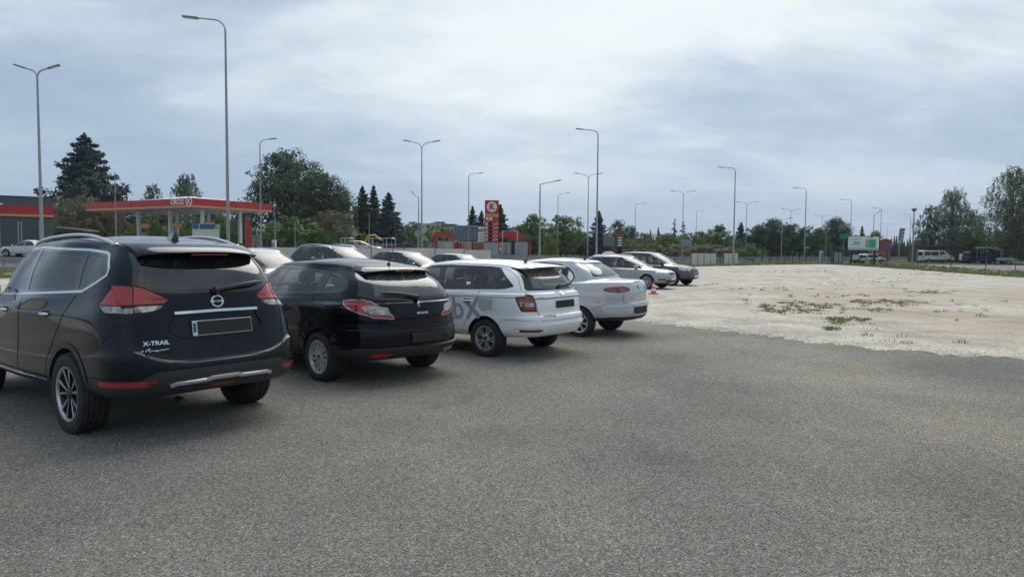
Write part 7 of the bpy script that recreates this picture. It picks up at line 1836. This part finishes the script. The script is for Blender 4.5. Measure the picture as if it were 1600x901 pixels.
def broad_tree(h, w, leaf, seed, n=4500, size=.34, low=.12, lobes=14, bark='bark', droop=0.0, shape=1.0, gaps=.2):
    """unit builder: returns (crown mesh object, trunk mesh object) at the origin"""
    rnd = random.Random(seed); rs = np.random.RandomState(seed); z0 = h * low; L = []
    for i in range(lobes):
        t = (i + rnd.random()) / lobes; z = z0 + (h - z0) * (.08 + .84 * t); prof = math.sin(math.pi * min(1, (t * .86 + .14)) ** shape) ** .6
        a = i * 2.4 + rnd.uniform(-.5, .5); r_ = w / 2 * prof * rnd.uniform(.35, .72) if t < .88 else w * .06
        R_ = w * rnd.uniform(.17, .27) * (.75 + .4 * prof); L.append((Vector((r_ * math.cos(a), r_ * math.sin(a), z)), R_))
    L.append((Vector((0, 0, h - w * .16)), w * .16)); L.append((Vector((0, 0, h * .55)), w * .26))
    tr = MB().mat(M[bark]); rt = max(.10, h * .022); top = Vector((rnd.uniform(-.03, .03) * h, rnd.uniform(-.03, .03) * h, h * .8))
    tr.tube([(0, 0, -.1), (rnd.uniform(-.1, .1), rnd.uniform(-.1, .1), h * .25), (top.x * .6, top.y * .6, h * .5), top], [rt * 1.3, rt, rt * .6, rt * .15], 8)
    for c, R_ in L:
        b = Vector((0, 0, max(h * .12, c.z - R_ * 1.2 - abs(c.x) * .3))); tr.tube([b, (b + c) / 2 + Vector((0, 0, R_ * .1)), c], [rt * .4, rt * .25, rt * .08], 5)
    pts = []; nr = []; tot = sum(r_ ** 2 for _, r_ in L)
    for c, R_ in L:
        k = int(n * R_ ** 2 / tot); ncl = max(6, k // 26)
        for j in range(ncl):
            d = rs.normal(0, 1, 3); d /= np.linalg.norm(d); d[2] = abs(d[2]) * .9 if rnd.random() > .3 else d[2]; q = np.array(c) + d * R_ * rnd.uniform(.72, 1.12) * np.array((1, 1, .85)); cr = R_ * rnd.uniform(.18, .36)
            m_ = max(4, int(k / ncl)); o = rs.normal(0, 1, (m_, 3)); o /= np.linalg.norm(o, axis=1)[:, None]; o *= cr * rs.uniform(.3, 1.05, (m_, 1))
            if droop: o[:, 2] = -np.abs(o[:, 2]) * (1 + droop * 2.2); o[:, :2] *= .55
            pts.append(q + o); nr.append(np.tile(d, (m_, 1)) + np.array((0, 0, .4)))
    pts = np.concatenate(pts); nr = np.concatenate(nr); ok = pts[:, 2] > h * .03; pts, nr = pts[ok], nr[ok]
    return leaf_object('crown', pts, nr, size, LF[leaf], seed, None), tr.build('trunk', None, smooth=True)
def conifer(h, w, leaf, seed, n=4500, size=.34, low=.03, ragged=.2, power=.85):
    """branches at scattered heights, each a drooping fan of needle sprays with a soft rounded underside"""
    rnd = random.Random(seed); rs = np.random.RandomState(seed); tr = MB().mat(M['bark']); rt = h * .014 + .05
    tr.tube([(0, 0, -.1), (0, 0, h * .5), (0, 0, h * .98)], [rt * 1.3, rt * .7, .02], 7); pts = []; nr = []
    nb = int(26 + h * 6); k0 = n / nb
    for i in range(nb):
        t = ((i + rnd.random()) / nb) ** 1.25; z = h * (low + (1 - low) * t); a = i * 2.399 + rnd.uniform(-.4, .4)
        L = (w / 2 * (1 - t) ** power * rnd.uniform(1 - ragged, 1 + ragged * .7) + .06 * w / 6) * (.82 if t < .07 else 1); m_ = max(6, int(k0 * (.35 + 1.3 * (1 - t))))
        s = rs.uniform(.12, 1, m_) ** .7; th = L * .42 * (1.15 - s * .72) + .08
        x0 = L * s; wd = rs.normal(0, .55, m_) * th; sag = -.20 * L * s + .17 * L * s ** 2.5 + rs.normal(0, .28, m_) * th * .7 - np.abs(rs.normal(0, .35, m_)) * th * .6
        pts.append(np.stack([np.cos(a) * x0 - np.sin(a) * wd, np.sin(a) * x0 + np.cos(a) * wd, np.minimum(z + sag, h)], 1)); nr.append(np.tile((math.cos(a) * .6, math.sin(a) * .6, .6), (m_, 1)))
        if L > .8 and i % 2 == 0: tr.tube([(0, 0, z), (math.cos(a) * L * .85, math.sin(a) * L * .85, z - .10 * L)], [rt * .22, .012], 4)
    k = int(n * .10); q = rs.rand(k); rr = w * .17 * (1 - q) ** .9 * np.sqrt(rs.rand(k)); aa = rs.rand(k) * 6.283; pts.append(np.stack([rr * np.cos(aa), rr * np.sin(aa), h * (low + (1 - low) * q)], 1)); nr.append(np.stack([np.cos(aa), np.sin(aa), .4 + 0 * aa], 1))
    tp = np.stack([rs.normal(0, .05, 24), rs.normal(0, .05, 24), h * (.93 + .09 * rs.rand(24))], 1); pts.append(tp); nr.append(np.tile((0, 0, 1), (24, 1)))
    P_ = np.concatenate(pts); P_[:, 2] = np.maximum(P_[:, 2], .05)
    return leaf_object('crown', P_, np.concatenate(nr), size, LF[leaf], seed, None, .55), tr.build('trunk', None, smooth=True)
PROTO = {}
def proto(key):
    if key in PROTO: return PROTO[key]
    k, v = key
    B = {
     'oak': lambda: broad_tree(14, 14, 'oak', 10 + v, 20000, .36, .10, 22), 'round': lambda: broad_tree(8, 8, 'green', 20 + v, 9000, .30, .06, 13), 'dark': lambda: broad_tree(9, 8, 'dark', 30 + v, 9000, .32, .06, 13),
     'bush': lambda: broad_tree(4, 6, 'light', 40 + v, 3800, .24, .0, 10), 'brown': lambda: broad_tree(7, 10, 'brown', 50 + v, 8500, .30, .0, 16), 'birch': lambda: broad_tree(12, 6.5, 'birch', 60 + v, 15000, .22, .06, 22, 'bark_birch', droop=.5, shape=.9),
     'bigbirch': lambda: broad_tree(15, 11, 'birch', 70 + v, 30000, .23, .05, 34, 'bark_birch', droop=.7, shape=.85), 'poplar': lambda: broad_tree(12, 3.2, 'dark', 80 + v, 3500, .3, .05, 14, shape=.8),
     'spruce': lambda: conifer(12, 7, 'spruce', 90 + v, 13000, .38, ragged=.42, power=.78), 'bigspruce': lambda: conifer(15, 13.5, 'spruce', 100 + v, 30000, .44, ragged=.30, power=.68), 'thin': lambda: conifer(8, 3.6, 'pine', 110 + v, 2600, .34),
     'greenbush': lambda: broad_tree(4, 7, 'green', 120 + v, 4200, .26, .0, 11)}
    c, t = B[k](); dims = {'oak': (14, 14), 'round': (8, 8), 'dark': (9, 8), 'bush': (4, 6), 'brown': (7, 10), 'birch': (12, 6.5), 'bigbirch': (15, 11), 'poplar': (12, 3.2), 'spruce': (12, 7), 'bigspruce': (15, 13.5), 'thin': (8, 3.6), 'greenbush': (4, 7)}[k]
    PROTO[key] = (c.data, t.data, dims); bpy.data.objects.remove(c); bpy.data.objects.remove(t); return PROTO[key]
NM = {'oak': 'broadleaf_tree', 'round': 'broadleaf_tree', 'dark': 'broadleaf_tree', 'bush': 'bush', 'brown': 'bush', 'birch': 'birch_tree', 'bigbirch': 'birch_tree', 'poplar': 'poplar_tree', 'spruce': 'spruce_tree', 'bigspruce': 'spruce_tree', 'thin': 'conifer_tree', 'greenbush': 'bush'}
_rt = random.Random(77)
def tree(kind, px, top, wpx, d, label, v=0, group='trees and bushes beyond the roads', sink=0.0):
    cm, tm, (h0, w0) = proto((kind, v)); b = stand(px, d); H = ztop(px, top, d) - b.z; W_ = wpx / (F_PX / d) * {'spruce': 1.75, 'bigspruce': 1.45, 'thin': 1.3, 'birch': 1.25}.get(kind, 1.08)
    root = empty(NM[kind], (b.x, b.y, b.z - sink), _rt.uniform(0, 6.28), label, 'bush' if 'bush' in NM[kind] else 'tree', group); root.scale = (W_ / w0, W_ / w0, H / h0)
    link_mesh('crown', cm, root); link_mesh('trunk', tm, root)
for T_ in [
    ('bigspruce', 137, 212, 122, 115, 'huge dark spruce towering over the shop and canopy'), ('brown', 128, 312, 92, 103, 'wide brownish-green bush between shop and canopy'), ('brown', 165, 330, 70, 104, 'brownish bush under the left tip of the canopy', 1),
    ('birch', 241, 286, 42, 145, 'pale birch peeking over the canopy, left of the taller birch'), ('birch', 292, 270, 48, 138, 'taller pale birch peeking over the canopy roof', 1), ('oak', 447, 243, 128, 125, 'largest dark broadleaf tree right of the canopy'),
    ('oak', 505, 273, 96, 127, 'dark broadleaf tree leaning right of the largest one', 1), ('dark', 535, 305, 50, 124, 'dark tree sloping down towards the small spruces'), ('brown', 520, 335, 80, 112, 'brownish thicket at the foot of the dark broadleaf trees', 1),
    ('greenbush', 450, 345, 110, 108, 'green thicket at the foot of the largest broadleaf tree'), ('spruce', 567, 292, 34, 130, 'leftmost of the three small dark spruces'), ('spruce', 584, 291, 32, 132, 'middle one of the three small dark spruces', 1), ('spruce', 607, 302, 42, 128, 'rightmost and widest of the three small dark spruces'),
    ('greenbush', 645, 350, 70, 140, 'light green bush between the spruces and red gantry', 1), ('greenbush', 690, 356, 50, 138, 'green bush behind the red gantry'), ('round', 215, 325, 60, 130, 'green tree behind the left canopy columns'), ('round', 262, 322, 70, 128, 'green tree behind the middle canopy columns', 1),
    ('round', 330, 318, 80, 127, 'green tree behind the blue and white hoarding'), ('round', 375, 330, 60, 122, 'green tree behind the red feather banner', 1), ('spruce', 738, 323, 26, 128, 'dark spruce left of the price totem', 1), ('spruce', 752, 330, 24, 127, 'dark spruce touching the left side of the price totem'), ('spruce', 781, 320, 34, 130, 'dark spruce half hidden by the price totem on its right', 1),
    ('dark', 812, 352, 50, 150, 'low dark tree right of the price totem'), ('round', 832, 337, 52, 140, 'rounded green tree at the short bent-arm lamp'), ('round', 877, 340, 66, 138, 'wide green tree between two single-arm lamps', 1), ('bush', 862, 374, 28, 108, 'small light green bush at the lamp foot right of the totem'),
    ('spruce', 935, 330, 28, 135, 'dark spruce behind the tall lamp over the saloon'), ('round', 966, 346, 40, 150, 'round green tree right of the dark spruce'), ('dark', 985, 354, 36, 155, 'dark rounded tree above the small black totem'), ('dark', 908, 362, 40, 160, 'low dark tree left of the dark spruce', 1),
    ('round', 1008, 366, 44, 150, 'low green tree left of the small conifers', 1), ('thin', 1028, 356, 14, 165, 'small dark conifer left of the poplars'), ('thin', 1016, 360, 12, 168, 'slimmer small conifer among low hedges', 1), ('poplar', 1053, 341, 13, 175, 'taller slim poplar of the pair by the double-arm lamp'), ('poplar', 1067, 345, 11, 178, 'shorter slim poplar of the pair by the double-arm lamp', 1),
    ('round', 1045, 366, 50, 150, 'green tree at the foot of the poplars'), ('greenbush', 1085, 368, 50, 145, 'green bush right of the poplars'), ('round', 1122, 354, 50, 142, 'wide grey-green tree before the white fence panels', 1), ('spruce', 1157, 348, 22, 150, 'dark pointed spruce right of the white fence panels'), ('dark', 1096, 362, 26, 165, 'dark pointed tree between poplars and wide tree', 1),
    ('dark', 1182, 352, 44, 140, 'dark tree at the left end of the tall dark grove'), ('oak', 1206, 345, 52, 142, 'tallest tree of the dark grove behind the mesh fence'), ('dark', 1232, 350, 46, 139, 'dark tree in the middle of the grove above the road van', 1), ('dark', 1258, 355, 44, 138, 'dark tree at the right end of the grove'), ('round', 1282, 358, 40, 140, 'green tree right of the dark grove'),
    ('oak', 1303, 342, 46, 145, 'rounded tree left above the large billboard', 1), ('dark', 1322, 355, 26, 150, 'dark tree behind the teal sign'), ('thin', 1346, 354, 20, 160, 'small pointed tree above the large billboard'), ('round', 1368, 362, 30, 165, 'green tree behind the billboard right half'),
    ('birch', 1450, 318, 34, 122, 'left birch of the clump behind the brown hut'), ('bigbirch', 1487, 293, 58, 120, 'tallest birch of the clump behind the brown hut', 1), ('birch', 1517, 326, 24, 124, 'slim birch at the right of the clump', 1), ('birch', 1531, 332, 18, 128, 'thinnest birch in the gap before the large one'),
    ('dark', 1500, 362, 60, 126, 'dark undergrowth tree below the birch clump'), ('dark', 1445, 362, 40, 128, 'dark undergrowth tree left of the brown hut', 1), ('dark', 1535, 364, 50, 118, 'dark undergrowth tree behind the navy vans'), ('bigbirch', 1580, 257, 78, 104, 'largest birch at the right edge of the picture'), ('bigbirch', 1618, 275, 70, 100, 'birch cut by the right edge of the picture', 1),
    ('dark', 1575, 362, 60, 108, 'dark undergrowth at the foot of the largest birch', 1), ('dark', 1608, 356, 50, 106, 'dark shrub behind the birch at the right edge'),
    ('dark', -20, 330, 60, 110, 'dark tree peeking above the shop roof at the left edge', 1), ('brown', 1105, 384, 90, 118, 'low brownish scrub behind the white fence panels'), ('brown', 1040, 384, 100, 120, 'low brownish scrub along the road below the poplars', 1),
    ('greenbush', 1175, 382, 50, 115, 'low light bush at the start of the mesh fence', 1), ('bush', 985, 376, 46, 125, 'light green bush right of the small black totem', 1), ('bush', 1010, 378, 40, 120, 'light green bush below the small conifers')]:
    tree(*T_[:6], v=T_[6] if len(T_) > 6 else 0)
# rows of like trees nobody could tell apart at this distance
rr_ = random.Random(21)
for i in range(16):
    px = 1384 + i * 4.2 + rr_.uniform(-1, 1); tree('thin', px, rr_.uniform(369, 378), rr_.uniform(7, 10), 190 + rr_.uniform(-10, 10), 'small dark conifer in the far row between the orange house and birches', v=i % 2, group='far row of small conifers')
for i in range(14):
    px = 400 + i * 13 + rr_.uniform(-4, 4); tree('greenbush', px, rr_.uniform(358, 368), rr_.uniform(26, 40), 112 + rr_.uniform(-3, 6), 'bush in the green hedge below the dark trees behind the petrol station', v=i % 2, group='hedge below the dark trees')
for i in range(10):
    px = 200 + i * 20 + rr_.uniform(-4, 4); tree('greenbush', px, rr_.uniform(345, 358), rr_.uniform(30, 46), 114 + rr_.uniform(-3, 6), 'bush in the green hedge seen under the petrol canopy', v=i % 2, group='hedge under the canopy')
for i in range(26):
    px = 800 + i * 21.5 + rr_.uniform(-6, 6); tree('dark' if i % 3 else 'round', px, rr_.uniform(366, 374), rr_.uniform(26, 40), 158 + rr_.uniform(-6, 10), 'low tree in the continuous tree belt across the roads', v=i % 2, group='continuous tree belt across the roads')
# the far wood that closes the view: a mass of foliage nobody could count
def far_wood():
    rs = np.random.RandomState(4); pts = []; x = -260
    while x < 330:
        hh = 5.5 + 3.2 * math.sin(x * .11) * math.sin(x * .037 + 1) + rs.uniform(-1, 1.2); n = 260; c = rs.normal(0, 1, (n, 3)); c /= np.linalg.norm(c, axis=1)[:, None]; c *= rs.uniform(.7, 1.05, (n, 1))
        w = rs.uniform(3.0, 5.0); p = np.stack([x + c[:, 0] * w, 262 + rs.uniform(-6, 6) + c[:, 1] * 4, np.abs(c[:, 2]) * hh + gz(x, 262) + .1], 1); pts.append(p); x += rs.uniform(2.0, 3.4)
    pts = np.concatenate(pts); o = leaf_object('far_wood', pts, np.tile((0, -.6, .6), (len(pts), 1)), .95, LF['dark'], 9, None); tag(o, 'distant wood closing the horizon behind the roads', 'wood', kind='stuff')
far_wood()
